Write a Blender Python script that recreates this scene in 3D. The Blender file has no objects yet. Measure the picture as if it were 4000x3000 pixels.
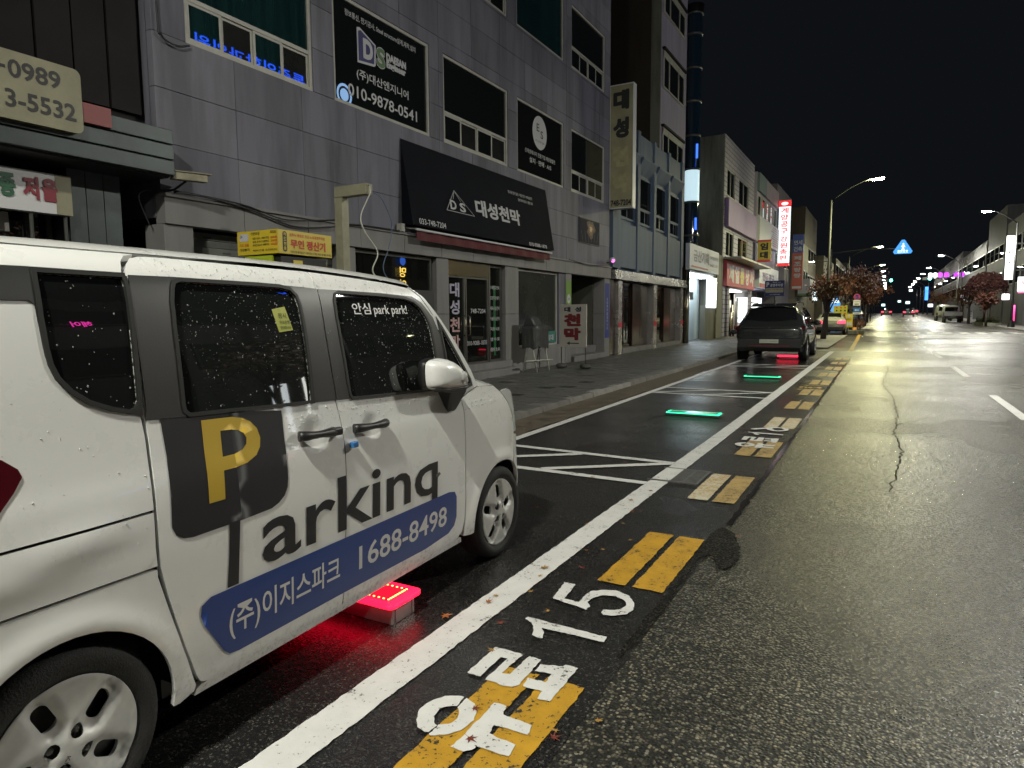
import bpy, bmesh, math, random
import numpy as np
from mathutils import Vector, Matrix
from mathutils.geometry import delaunay_2d_cdt
random.seed(7)
SC = bpy.context.scene
COL = SC.collection
# ------------------------------------------------------------------ camera
CAM_H = 1.457
cam_d = bpy.data.cameras.new("camera")
cam = bpy.data.objects.new("camera", cam_d); COL.objects.link(cam)
cam_d.sensor_width = 36.0
cam_d.lens = 36.0 * 2633.0 / 4000.0
cam_d.clip_start = 0.05; cam_d.clip_end = 3000
_yaw, _pit, _rol = 0.507307, 0.100661, -0.007261
def _cam_axes():
    r = Vector((math.cos(_yaw), math.sin(_yaw), 0)); f = Vector((-math.sin(_yaw), math.cos(_yaw), 0)); u = Vector((0, 0, 1))
    f2 = f * math.cos(_pit) - u * math.sin(_pit); u2 = u * math.cos(_pit) + f * math.sin(_pit)
    return r * math.cos(_rol) + u2 * math.sin(_rol), u2 * math.cos(_rol) - r * math.sin(_rol), f2
_r, _u, _f = _cam_axes()
cam.matrix_world = Matrix(((_r.x, _u.x, -_f.x, 0), (_r.y, _u.y, -_f.y, 0), (_r.z, _u.z, -_f.z, CAM_H), (0, 0, 0, 1)))
SC.camera = cam
# ------------------------------------------------------------------ world: night sky lit by the town
wd = bpy.data.worlds.new("World"); SC.world = wd; wd.use_nodes = True
_n = wd.node_tree.nodes; _l = wd.node_tree.links
_bg = _n["Background"]
_bg.inputs[0].default_value = (0.66, 0.80, 1.0, 1)
_bg.inputs[1].default_value = 0.0062
SC.view_settings.view_transform = 'Standard'; SC.view_settings.look = 'None'
SC.view_settings.gamma = 1.0; SC.view_settings.exposure = 0.12; SC.view_settings.use_curve_mapping = False
SC.cycles.use_denoising = True; SC.cycles.use_adaptive_sampling = True; SC.cycles.adaptive_threshold = 0.025
SC.cycles.max_bounces = 4; SC.cycles.diffuse_bounces = 2; SC.cycles.glossy_bounces = 3; SC.cycles.transmission_bounces = 2; SC.cycles.caustics_reflective = False; SC.cycles.caustics_refractive = False; SC.cycles.transparent_max_bounces = 12
SC.cycles.sample_clamp_indirect = 4.0
LAMP_L = 3300.0        # radiance of a street lamp's lens
LAMP_COL = (1.0, 0.985, 0.86)

# ------------------------------------------------------------------ helpers
def GZ(y):
    return 0.0055 * max(0.0, y - 8.0)
KERB = 0.09
_mats = {}
def M(name, col=(.5, .5, .5), rough=.55, metal=0.0, var=0.0, vscale=3.0, vstretch=(1, 1, 1), bump=0.0, bscale=60.0,
      emit=None, estr=0.0, coat=0.0, spec=0.5, rvar=0.0, bdist=0.01):
    if name in _mats: return _mats[name]
    m = bpy.data.materials.new(name); m.use_nodes = True
    nt = m.node_tree; b = nt.nodes["Principled BSDF"]
    b.inputs["Base Color"].default_value = (*col, 1); b.inputs["Roughness"].default_value = rough
    b.inputs["Metallic"].default_value = metal; b.inputs["Specular IOR Level"].default_value = spec
    if coat: b.inputs["Coat Weight"].default_value = coat; b.inputs["Coat Roughness"].default_value = .05
    if emit is not None:
        b.inputs["Emission Color"].default_value = (*emit, 1); b.inputs["Emission Strength"].default_value = estr
    if var or bump or rvar:
        tc = nt.nodes.new("ShaderNodeTexCoord"); mp = nt.nodes.new("ShaderNodeMapping")
        mp.inputs["Scale"].default_value = vstretch
        nt.links.new(tc.outputs["Object"], mp.inputs[0])
    if var or rvar:
        nz = nt.nodes.new("ShaderNodeTexNoise"); nz.inputs["Scale"].default_value = vscale; nz.inputs["Detail"].default_value = 5
        nz.inputs["Roughness"].default_value = .65
        nt.links.new(mp.outputs[0], nz.inputs["Vector"])
    if var:
        mr = nt.nodes.new("ShaderNodeMapRange"); mr.inputs[1].default_value = .3; mr.inputs[2].default_value = .7
        mr.inputs[3].default_value = 1 - var; mr.inputs[4].default_value = 1 + var * .6
        nt.links.new(nz.outputs["Fac"], mr.inputs[0])
        mx = nt.nodes.new("ShaderNodeMix"); mx.data_type = 'RGBA'; mx.blend_type = 'MULTIPLY'; mx.inputs[0].default_value = 1
        mx.inputs[6].default_value = (*col, 1); nt.links.new(mr.outputs[0], mx.inputs[7])
        nt.links.new(mx.outputs[2], b.inputs["Base Color"])
    if rvar:
        mr2 = nt.nodes.new("ShaderNodeMapRange"); mr2.inputs[1].default_value = .3; mr2.inputs[2].default_value = .7
        mr2.inputs[3].default_value = rough - rvar; mr2.inputs[4].default_value = rough + rvar
        nt.links.new(nz.outputs["Fac"], mr2.inputs[0]); nt.links.new(mr2.outputs[0], b.inputs["Roughness"])
    if bump:
        n2 = nt.nodes.new("ShaderNodeTexNoise"); n2.inputs["Scale"].default_value = bscale; n2.inputs["Detail"].default_value = 3
        nt.links.new(tc.outputs["Object"], n2.inputs["Vector"])
        bp = nt.nodes.new("ShaderNodeBump"); bp.inputs["Strength"].default_value = bump; bp.inputs["Distance"].default_value = bdist
        nt.links.new(n2.outputs["Fac"], bp.inputs["Height"]); nt.links.new(bp.outputs[0], b.inputs["Normal"])
    _mats[name] = m
    return m
def emis(name, col, s): return M(name, tuple(min(.8, c) for c in col), .5, emit=col, estr=s)

class MB:
    def __init__(self): self.v = []; self.f = []; self.sm = []
    def add(self, vs, fs, smooth=False):
        o = len(self.v); self.v.extend([tuple(p) for p in vs]); self.f.extend([tuple(i + o for i in q) for q in fs]); self.sm.extend([smooth] * len(fs)); return self
    def box(self, x0, x1, y0, y1, z0, z1):
        if x0 > x1: x0, x1 = x1, x0
        if y0 > y1: y0, y1 = y1, y0
        if z0 > z1: z0, z1 = z1, z0
        return self.add([(x0,y0,z0),(x1,y0,z0),(x1,y1,z0),(x0,y1,z0),(x0,y0,z1),(x1,y0,z1),(x1,y1,z1),(x0,y1,z1)],
                        [(0,3,2,1),(4,5,6,7),(0,1,5,4),(1,2,6,5),(2,3,7,6),(3,0,4,7)])
    def obox(self, c, u, v, w):   # oriented box: centre and three half axes
        c, u, v, w = Vector(c), Vector(u), Vector(v), Vector(w)
        P = [c+a*u+b*v+d*w for d in (-1,1) for a, b in ((-1,-1),(1,-1),(1,1),(-1,1))]
        return self.add(P, [(0,3,2,1),(4,5,6,7),(0,1,5,4),(1,2,6,5),(2,3,7,6),(3,0,4,7)])
    def quad(self, a, b, c, d): return self.add([a, b, c, d], [(0,1,2,3)])
    def prism(self, pts, axis, a, b):   # pts 2d outline CCW, extruded along axis
        n = len(pts)
        def P(p, t): return (t, p[0], p[1]) if axis == 0 else ((p[0], t, p[1]) if axis == 1 else (p[0], p[1], t))
        vs = [P(p, a) for p in pts] + [P(p, b) for p in pts]
        fs = [tuple(range(n))[::-1], tuple(range(n, 2*n))] + [(i, (i+1) % n, n+(i+1) % n, n+i) for i in range(n)]
        return self.add(vs, fs)
    def tube(self, path, r, n=8, caps=True, radii=None):
        path = [Vector(p) for p in path]; R = radii or [r]*len(path)
        vs = []; prev = None
        for i, p in enumerate(path):
            t = (path[min(i+1, len(path)-1)] - path[max(i-1, 0)]).normalized()
            if prev is None:
                a = Vector((0,0,1)) if abs(t.z) < .9 else Vector((1,0,0))
                e1 = t.cross(a).normalized()
            else:
                e1 = (prev - t * prev.dot(t)).normalized()
            prev = e1; e2 = t.cross(e1)
            for k in range(n):
                an = 2*math.pi*k/n; vs.append(p + (e1*math.cos(an) + e2*math.sin(an)) * R[i])
        fs = []
        for i in range(len(path)-1):
            for k in range(n):
                fs.append((i*n+k, i*n+(k+1) % n, (i+1)*n+(k+1) % n, (i+1)*n+k))
        self.add(vs, fs, True)
        if caps:
            o = len(self.v) - len(vs)
            self.f.append(tuple(o+k for k in range(n))[::-1]); self.f.append(tuple(o+(len(path)-1)*n+k for k in range(n))); self.sm += [False, False]
        return self
    def lathe(self, prof, axis, c, n=32, smooth=True):  # prof [(r,t)], revolve round axis 0/1/2 through c
        vs = []; fs = []
        for r, t in prof:
            for k in range(n):
                a = 2*math.pi*k/n; p, q = r*math.cos(a), r*math.sin(a)
                w = (t, p, q) if axis == 0 else ((p, t, q) if axis == 1 else (p, q, t))
                vs.append((c[0]+w[0], c[1]+w[1], c[2]+w[2]))
        for i in range(len(prof)-1):
            for k in range(n): fs.append((i*n+k, i*n+(k+1) % n, (i+1)*n+(k+1) % n, (i+1)*n+k))
        return self.add(vs, fs, smooth)
    def blob(self, c, r, nu=10, nv=7, jit=0.0, rnd=random):
        vs = []; fs = []
        for j in range(nv+1):
            ph = math.pi*j/nv
            for i in range(nu):
                a = 2*math.pi*i/nu; s = 1 + (rnd.random()-.5)*jit
                vs.append((c[0]+r[0]*math.sin(ph)*math.cos(a)*s, c[1]+r[1]*math.sin(ph)*math.sin(a)*s, c[2]+r[2]*math.cos(ph)*s))
        for j in range(nv):
            for i in range(nu): fs.append((j*nu+i, (j+1)*nu+i, (j+1)*nu+(i+1) % nu, j*nu+(i+1) % nu))
        return self.add(vs, fs, True)
    def text(self, s, o, u, v, w=None, h=None, bold=0.0, align='L', thick=0.0, depth=None):
        vs, fs, W, H = text2d(s, bold)
        o, u, v = Vector(o), Vector(u), Vector(v)
        ex = max(0.0, bold-.02)*1.15
        W += 2*ex; H += 2*ex
        sx = w / W if w else h / H; sy = h / H if h else w / W
        dx = -W*sx*.5 if align == 'C' else 0
        nrm = u.cross(v)
        sh = [(0, 0)] if ex <= 0 else [(ex*math.cos(t), ex*math.sin(t)) for t in [i*math.pi/4 for i in range(8)]]
        for i, (ax, ay) in enumerate(sh):   # heavier weights: stacked films, each a hair above the last
            self.add([o + u*((p[0]+ex+ax)*sx + dx) + v*((p[1]+ex+ay)*sy) + nrm*(thick+i*.0006) for p in vs], fs)
        return self
    def mesh(self, name):
        me = bpy.data.meshes.new(name); me.from_pydata(self.v, [], self.f)
        me.polygons.foreach_set("use_smooth", self.sm); me.update(); return me
    def build(self, name, mat, parent=None, bevel=0.0, **kw):
        return link(name, self.mesh(name), mat, parent, bevel, **kw)
def link(name, me, mat, parent=None, bevel=0.0, label=None, cat=None, group=None, kind=None, loc=None):
    o = bpy.data.objects.new(name, me); COL.objects.link(o)
    if mat is not None and me is not None and not me.materials: me.materials.append(mat)
    if parent is not None:
        o.parent = parent
        if parent.get("_w"): o.matrix_parent_inverse = Matrix.Translation(-Vector(parent["_o"]))
    if loc: o.location = loc
    if bevel:
        md = o.modifiers.new("bevel", 'BEVEL'); md.width = bevel; md.segments = 2; md.limit_method = 'ANGLE'; md.angle_limit = .6
    tag(o, label, cat, group, kind)
    return o
def tag(o, label=None, cat=None, group=None, kind=None):
    if label: o["label"] = label
    if cat: o["category"] = cat
    if group: o["group"] = group
    if kind: o["kind"] = kind
    return o
def thing(name, label, cat, loc=(0, 0, 0), rotz=0.0, group=None, world=True):
    """Empty at the thing's base. world=True: parts are given in world coordinates."""
    o = bpy.data.objects.new(name, None); COL.objects.link(o)
    o.empty_display_size = .2
    o.location = loc; o.rotation_euler = (0, 0, rotz)
    tag(o, label, cat, group)
    if world and not rotz:
        o["_w"] = 1; o["_o"] = list(loc)
    return o
def copy_tree(o, loc, rotz=None, label=None, parent=None):
    c = o.copy(); COL.objects.link(c)
    if parent is None:
        c.location = loc
        if rotz is not None: c.rotation_euler = (0, 0, rotz)
        if label: c["label"] = label
    else:
        c.parent = parent
    for ch in list(o.children): copy_tree(ch, None, parent=c)
    return c
_tc = {}
def _quant(bold): return 0.0 if bold < .006 else (.012 if bold < .02 else .02)
def _mesh_text(body, q):
    cu = bpy.data.curves.new("t", 'FONT'); cu.body = body; cu.size = 1.0; cu.offset = q; cu.resolution_u = 3
    cu.fill_mode = 'FRONT'; cu.space_line = 4.0
    ob = bpy.data.objects.new("t", cu); me = ob.to_mesh()
    vs = [(v.co.x, v.co.y) for v in me.vertices]; fs = [tuple(p.vertices) if p.normal.z >= 0 else tuple(p.vertices)[::-1] for p in me.polygons]
    ob.to_mesh_clear(); bpy.data.objects.remove(ob); bpy.data.curves.remove(cu)
    return vs, fs
def _store(k, vs, fs):
    if not vs: vs = [(0, 0), (1, 0), (0, 1)]; fs = [(0, 1, 2)]
    x0 = min(p[0] for p in vs); x1 = max(p[0] for p in vs); y0 = min(p[1] for p in vs); y1 = max(p[1] for p in vs)
    _tc[k] = ([(p[0]-x0, p[1]-y0) for p in vs], fs, max(x1-x0, .01), max(y1-y0, .01))
def text2d(s, bold=0.0):
    """outline of a line of type; all lines of one weight are set in a single pass"""
    k = (s, _quant(bold))
    if k in _tc: return _tc[k]
    todo = [t for t, q in TEXTS if q == k[1] and (t, q) not in _tc] if k in TEXTS else [s]
    vs, fs = _mesh_text("\n".join(todo), k[1])
    pitch = 4.0 * (1.0 if len(todo) < 2 else 1.0)
    line = [int(round(-(v[1]-.35)/pitch)) for v in vs]
    for i, t in enumerate(todo):
        if len(todo) == 1: _store((t, k[1]), vs, fs); break
        ids = [j for j in range(len(vs)) if line[j] == i]; mp = {j: n for n, j in enumerate(ids)}
        _store((t, k[1]), [vs[j] for j in ids], [tuple(mp[j] for j in f) for f in fs if f[0] in mp and all(j in mp for j in f)])
    return _tc[k]
def in_poly(x, y, poly):
    c = False; n = len(poly); j = n-1
    for i in range(n):
        xi, yi = poly[i]; xj, yj = poly[j]
        if (yi > y) != (yj > y) and x < (xj-xi)*(y-yi)/(yj-yi)+xi: c = not c
        j = i
    return c
def densify(poly, step):
    out = []
    for i, p in enumerate(poly):
        q = poly[(i+1) % len(poly)]; d = math.hypot(q[0]-p[0], q[1]-p[1]); n = max(1, int(math.ceil(d/step)))
        for k in range(n): out.append((p[0]+(q[0]-p[0])*k/n, p[1]+(q[1]-p[1])*k/n))
    return out
def smooth_poly(poly, it=2, sharp=()):
    for _ in range(it):
        out = []
        n = len(poly)
        for i in range(n):
            p, q = poly[i], poly[(i+1) % n]
            out.append((p[0]*.75+q[0]*.25, p[1]*.75+q[1]*.25)); out.append((p[0]*.25+q[0]*.75, p[1]*.25+q[1]*.75))
        poly = out
    return poly
def area(poly): return sum(poly[i][0]*poly[(i+1) % len(poly)][1]-poly[(i+1) % len(poly)][0]*poly[i][1] for i in range(len(poly)))*.5
def ccw(poly): return poly if area(poly) > 0 else poly[::-1]
def inset_poly(poly, d):
    poly = ccw(poly); n = len(poly); out = []
    for i in range(n):
        a, b, c = poly[i-1], poly[i], poly[(i+1) % n]
        e1 = (b[0]-a[0], b[1]-a[1]); e2 = (c[0]-b[0], c[1]-b[1])
        l1 = math.hypot(*e1) or 1e-9; l2 = math.hypot(*e2) or 1e-9
        n1 = (-e1[1]/l1, e1[0]/l1); n2 = (-e2[1]/l2, e2[0]/l2)
        mx, my = n1[0]+n2[0], n1[1]+n2[1]; L = math.hypot(mx, my) or 1e-9
        k = d / max(.35, (L/2)) / L
        out.append((b[0]+mx*k, b[1]+my*k))
    return out
TEXTS = [('(주) 공명 C&S', 0.0), ('D', 0.0), ('KIA', 0.0), ('S', 0.0), ('(주)대산엔지니어', 0.012), ('(주)이지스파크', 0.012), ('(현금불가)', 0.012), ('010-9088-1878', 0.012), ('010-9878-0541', 0.012), ('033-748-7204', 0.012), ('10분 초과 - 30분 미만', 0.012), ('12가 3456', 0.012), ('1688-8498', 0.012), ('1일 최대요금 없음', 0.012), ('24', 0.012), ('2시간 초과시 10분마다', 0.012), ('300원', 0.012), ('30분 초과시 10분마다', 0.012), ('400원', 0.012), ('600원', 0.012), ('748-7204', 0.012), ('AEGIS', 0.012), ('E', 0.012), ('S', 0.012), ('arking', 0.012), ('arkinq', 0.012), ('park park!', 0.012), ('견인지역', 0.012), ('공', 0.012), ('금', 0.012), ('기본요금', 0.012), ('담', 0.012), ('료', 0.012), ('명', 0.012), ('무', 0.012), ('무료운행', 0.012), ('무료회차시간 10분', 0.012), ('무료회차시간 10분   1일 최대요금 없음', 0.012), ('방수포', 0.012), ('산', 0.012), ('상', 0.012), ('설', 0.012), ('설치 · 판매 · A/S', 0.012), ('수제창고천막', 0.012), ('시', 0.012), ('신재생에너지 전문기업 태양광발전', 0.012), ('안내합니다', 0.012), ('안심', 0.012), ('안심 park park!', 0.012), ('원주시 평원로 구간 노상공영주차장', 0.012), ('원주시시설관리공단', 0.012), ('인', 0.012), ('일반자바라호로 / 캠핑 호로', 0.012), ('일방통행', 0.012), ('자동시트', 0.012), ('잠시', 0.012), ('전자식 무료개방 안내', 0.012), ('정보통신, 전기공사, Steel structure설계,제작,설치', 0.012), ('차량아래 제어장치가 내려갔는지 확인 하신 후 출차 하세요', 0.012), ('체육시설천막', 0.012), ('치', 0.012), ('카드 전용', 0.012), ('카술링용글천막', 0.012), ('캠핑호로', 0.012), ('통증의학과의원', 0.012), ('평원로 노상', 0.012), ('포장주문제작', 0.012), ('행사용 천막 임대 / 각종 천막 / 파라솔천막', 0.012), ('헤어', 0.012), ('횡단보도', 0.012), ('후', 0.012), ('-', 0.02), ('010-876', 0.02), ('033-742', 0.02), ('0989', 0.02), ('3-5532', 0.02), ('748-7204', 0.02), ('D', 0.02), ('DAESAN', 0.02), ('Engineer', 0.02), ('P', 0.02), ('S', 0.02), ('arking', 0.02), ('각', 0.02), ('강', 0.02), ('강산', 0.02), ('거', 0.02), ('건축', 0.02), ('계', 0.02), ('공', 0.02), ('공영주차장', 0.02), ('구', 0.02), ('금산기획', 0.02), ('노래', 0.02), ('대', 0.02), ('대성천막', 0.02), ('드', 0.02), ('막', 0.02), ('명', 0.02), ('무인', 0.02), ('무인 정산기', 0.02), ('밥집', 0.02), ('사', 0.02), ('상', 0.02), ('성', 0.02), ('실사출력 스티커', 0.02), ('약국', 0.02), ('양', 0.02), ('연세', 0.02), ('용', 0.02), ('울', 0.02), ('원', 0.02), ('인', 0.02), ('일', 0.02), ('임', 0.02), ('임대', 0.02), ('자', 0.02), ('저', 0.02), ('전', 0.02), ('전동공구', 0.02), ('점', 0.02), ('정산기', 0.02), ('제', 0.02), ('조', 0.02), ('종', 0.02), ('천', 0.02), ('총', 0.02), ('카', 0.02), ('톱', 0.02), ('판', 0.02), ('팡', 0.02), ('페', 0.02), ('현수막 간판 인쇄 명함', 0.02)]
# ------------------------------------------------------------------ ground materials
def nodes(name):
    m = bpy.data.materials.new(name); m.use_nodes = True; nt = m.node_tree
    return m, nt, nt.nodes["Principled BSDF"], nt.nodes.new("ShaderNodeTexCoord")
def N(nt, t, **kw):
    n = nt.nodes.new("ShaderNode" + t)
    for k, v in kw.items(): setattr(n, k, v)
    return n
def maprange(nt, src, a, b, c, d):
    n = N(nt, "MapRange"); n.inputs[1].default_value = a; n.inputs[2].default_value = b; n.inputs[3].default_value = c; n.inputs[4].default_value = d
    nt.links.new(src, n.inputs[0]); return n.outputs[0]
def mixc(nt, fac, a, b, mode='MIX'):
    n = N(nt, "Mix", data_type='RGBA', blend_type=mode)
    for i, x in ((0, fac), (6, a), (7, b)):
        if isinstance(x, (tuple, list)): n.inputs[i].default_value = (*x, 1)
        elif isinstance(x, (int, float)): n.inputs[i].default_value = x
        else: nt.links.new(x, n.inputs[i])
    return n.outputs[2]
def math2(nt, op, a, b=None):
    n = N(nt, "Math", operation=op)
    for i, x in enumerate((a, b)):
        if x is None: continue
        if isinstance(x, (int, float)): n.inputs[i].default_value = x
        else: nt.links.new(x, n.inputs[i])
    return n.outputs[0]
def noise(nt, vec, scale, detail=4, rough=.6, dim=None):
    n = N(nt, "TexNoise"); n.inputs["Scale"].default_value = scale; n.inputs["Detail"].default_value = detail; n.inputs["Roughness"].default_value = rough
    nt.links.new(vec, n.inputs["Vector"]); return n.outputs["Fac"]
def asphalt(name, scale, dark, light, share, rough0, rough1, wet_scale, bump, bdist, tint=(1, 1, 1), wet_edge=(.46, .60)):
    m, nt, b, tc = nodes(name); ob = tc.outputs["Object"]
    wv = N(nt, "VectorMath", operation='MULTIPLY_ADD'); wv.inputs[1].default_value = (.004,)*3
    nn = N(nt, "TexNoise"); nn.inputs["Scale"].default_value = 40; nt.links.new(ob, nn.inputs["Vector"])
    nt.links.new(nn.outputs["Color"], wv.inputs[0]); nt.links.new(ob, wv.inputs[2])
    vo = N(nt, "TexVoronoi"); vo.inputs["Scale"].default_value = scale; vo.inputs["Randomness"].default_value = 1
    nt.links.new(wv.outputs[0], vo.inputs["Vector"])
    sep = N(nt, "SeparateColor"); nt.links.new(vo.outputs["Color"], sep.inputs[0])
    stone = maprange(nt, vo.outputs["Distance"], .62, .42, 0, 1)
    lum = math2(nt, 'POWER', sep.outputs[0], share)           # most stones dull, a few pale
    lightv = mixc(nt, sep.outputs[1], light, tuple(c*t for c, t in zip(light, (1.12, 1.0, .78))))
    big = noise(nt, ob, .45, 5, .6); mid = noise(nt, ob, 2.6, 5, .7)
    fine = noise(nt, ob, 260, 2)
    darkv = mixc(nt, maprange(nt, math2(nt, 'ADD', math2(nt, 'MULTIPLY', big, .6), math2(nt, 'MULTIPLY', mid, .4)), .38, .62, 0, 1), tuple(c*.65 for c in dark), tuple(c*1.5 for c in dark))
    stonev = mixc(nt, math2(nt, 'MULTIPLY', lum, maprange(nt, mid, .3, .7, .6, 1.15)), darkv, lightv)
    mask = stone
    colr = mixc(nt, stone, darkv, stonev)
    wet = maprange(nt, noise(nt, ob, wet_scale, 4, .55), wet_edge[0], wet_edge[1], 0, 1)
    nt.links.new(colr, b.inputs["Base Color"])
    rg = math2(nt, 'ADD', maprange(nt, wet, 0, 1, rough0, rough1), maprange(nt, stone, 0, 1, .18, -.04))
    nt.links.new(rg, b.inputs["Roughness"])
    dome = maprange(nt, vo.outputs["Distance"], 0, .75, 1, 0)
    hgt = math2(nt, 'ADD', math2(nt, 'MULTIPLY', dome, maprange(nt, sep.outputs[2], 0, 1, .5, 1.2)), math2(nt, 'MULTIPLY', fine, .2))
    bp = N(nt, "Bump"); bp.inputs["Distance"].default_value = bdist
    nt.links.new(maprange(nt, wet, 0, 1, bump, bump*.35), bp.inputs["Strength"]) if False else setattr(bp.inputs["Strength"], "default_value", bump)
    nt.links.new(hgt, bp.inputs["Height"]); nt.links.new(bp.outputs[0], b.inputs["Normal"])
    return m
m_road = asphalt("road_asphalt", 78, (.016, .016, .0145), (.27, .26, .215), 2.6, .32, .20, .22, .75, .004)
m_lane = asphalt("lane_asphalt", 120, (.011, .011, .0115), (.11, .11, .105), 5.0, .36, .10, .33, .35, .002, wet_edge=(.42, .60))
def paint(name, col, under, chips, dirt):
    m, nt, b, tc = nodes(name); ob = tc.outputs["Object"]
    n1 = noise(nt, ob, 55, 3, .7); n2 = noise(nt, ob, 6, 5, .7); n3 = noise(nt, ob, 260, 2)
    chip = maprange(nt, math2(nt, 'ADD', n1, math2(nt, 'MULTIPLY', maprange(nt, n2, .3, .7, -.5, .5), .22)), chips, chips+.05, 0, 1)
    c = mixc(nt, maprange(nt, n2, .35, .72, 0, dirt), col, tuple(x*.5 for x in col))
    c = mixc(nt, maprange(nt, n3, .35, .7, 0, .25), c, tuple(x*.75 for x in col))
    c = mixc(nt, chip, c, under); nt.links.new(c, b.inputs["Base Color"])
    b.inputs["Roughness"].default_value = .55
    bp = N(nt, "Bump"); bp.inputs["Distance"].default_value = .002; bp.inputs["Strength"].default_value = .5
    nt.links.new(math2(nt, 'SUBTRACT', n3, chip), bp.inputs["Height"]); nt.links.new(bp.outputs[0], b.inputs["Normal"])
    return m
m_white = paint("white_paint", (.74, .74, .72), (.06, .06, .055), .64, .35)
m_yellow = paint("yellow_paint", (.60, .33, .025), (.03, .028, .022), .60, .75)
m_whiteyellow = paint("worn_white_over_yellow", (.66, .62, .48), (.50, .29, .05), .52, .5)
m_faded = paint("faded_yellow_paint", (.50, .34, .12), (.04, .038, .03), .57, .7)
m_gutter = M("gutter_dirt", (.105, .085, .062), .75, var=.5, vscale=4, bump=.6, bscale=90, rvar=.15)
m_kerb = M("kerb_stone", (.24, .235, .22), .6, var=.35, vscale=3, bump=.3, bscale=120)
m_paver = M("grey_paver", (.115, .115, .11), .48, var=.35, vscale=2.2, bump=.35, bscale=150, rvar=.14)
m_paver2 = M("pale_paver", (.17, .165, .155), .5, var=.3, vscale=3, bump=.3, bscale=150)
m_paver3 = M("dark_paver", (.03, .03, .03), .5, var=.3, vscale=3, bump=.3, bscale=150)
m_bed = M("paver_bed", (.05, .048, .045), .8, var=.4, vscale=5)

YS = [-40, -20, -8, -2, 2, 5, 8, 10, 14, 20, 28, 40, 60, 90, 140, 200, 260]
def strip(name, x0, x1, ys, dz, mat, parent=None, kind='structure', jit0=0, jit1=0, n=1):
    """a sheet that follows the road's gentle rise"""
    b = MB(); vs = []; fs = []
    for y in ys:
        for k in range(n+1):
            x = x0+(x1-x0)*k/n
            if k == 0 and jit0: x += random.uniform(-jit0, jit0)
            if k == n and jit1: x += random.uniform(-jit1, jit1)
            vs.append((x, y, GZ(min(y, 260))+dz))
    for i in range(len(ys)-1):
        for k in range(n): fs.append((i*(n+1)+k, i*(n+1)+k+1, (i+1)*(n+1)+k+1, (i+1)*(n+1)+k))
    b.add(vs, fs); return b.build(name, mat, parent, kind=kind if parent is None else None)
strip("ground", -400, 400, [-300, 8, 60, 140, 260, 1500], -.05, M("far_ground", (.04, .04, .038), .8, var=.3, vscale=.3))
road = strip("road", -5.2, 7.6, YS + [420], 0, m_road)
def lin(a, b, s): n = int(round((b-a)/s)); return [a+(b-a)*i/n for i in range(n+1)]
lane = strip("parking_lane", -4.5, -.905, lin(-6, 27, .07), .004, m_lane, jit1=.005)
strip("gutter", -4.52, -3.9, lin(-6, 60, .25), .008, m_gutter, jit1=.03)
strip("pavement", -8.6, -4.6, YS, KERB-.03, m_bed)
strip("opposite_pavement", 7.45, 11.4, YS, KERB, m_paver2)
# kerb stones
kerb = strip("kerb", -4.61, -4.50, YS, KERB-.02, m_bed)
kms = []
for c_ in (.20, .26, .31):
    kb = MB().box(-.075, .075, -.488, .488, -.09, 0); kme = kb.mesh("kerb_stone"); kme.materials.append(M("kerb_stone_%d" % int(c_*100), (c_, c_*.97, c_*.9), .6, var=.4, vscale=4, bump=.3, bscale=120)); kms.append(kme)
for i in range(44):
    y = -4.5+i
    o = link("kerb_stone", random.choice(kms), None, kerb, loc=(-4.545+random.uniform(-.004, .004), y, GZ(y)+KERB+random.uniform(-.004, .006)))
    o.rotation_euler = (random.uniform(-.004, .004), random.uniform(-.01, .01), random.uniform(-.004, .004))
strip("kerb_run", -4.62, -4.47, [39.5, 60, 90, 140, 260], KERB, m_kerb, kerb)
o = MB()
for ya, yb in zip(YS[:-1], YS[1:]):
    o.add([(7.45, ya, GZ(ya)-.02), (7.45, yb, GZ(yb)-.02), (7.45, yb, GZ(yb)+KERB+.01), (7.45, ya, GZ(ya)+KERB+.01), (7.6, yb, GZ(yb)+KERB+.01), (7.6, ya, GZ(ya)+KERB+.01)], [(0, 3, 2, 1), (3, 5, 4, 2)])
o.build("opposite_kerb", m_kerb, kind="structure")
# pavers
pav = bpy.data.objects["pavement"]
pm = []
for m_ in (m_paver, m_paver2, m_paver3):
    b = MB().box(-.143, .143, -.143, .143, -.03, 0); me = b.mesh("paver"); me.materials.append(m_); pm.append(me)
rest = MB(); cnt = 0
for j in range(0, 110):
    for i in range(11):
        x = -7.83+.3*i+.15; y = 5.2+.3*j+.15
        k = random.random()
        me = pm[2] if k < .03 else (pm[1] if k < .07 or (i in (4, 5) and random.random() < .06) else pm[0])
        zz = GZ(y)+KERB+random.uniform(-.004, .004)
        if j < 27:
            o = link("paver", me, None, pav, loc=(x, y, zz)); o.rotation_euler = (random.uniform(-.008, .008), random.uniform(-.008, .008), 0); cnt += 1
        else:
            rest.box(x-.146, x+.146, y-.146, y+.146, zz-.03, zz)
rest.build("paver_field", m_paver, pav, kind="stuff")
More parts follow.
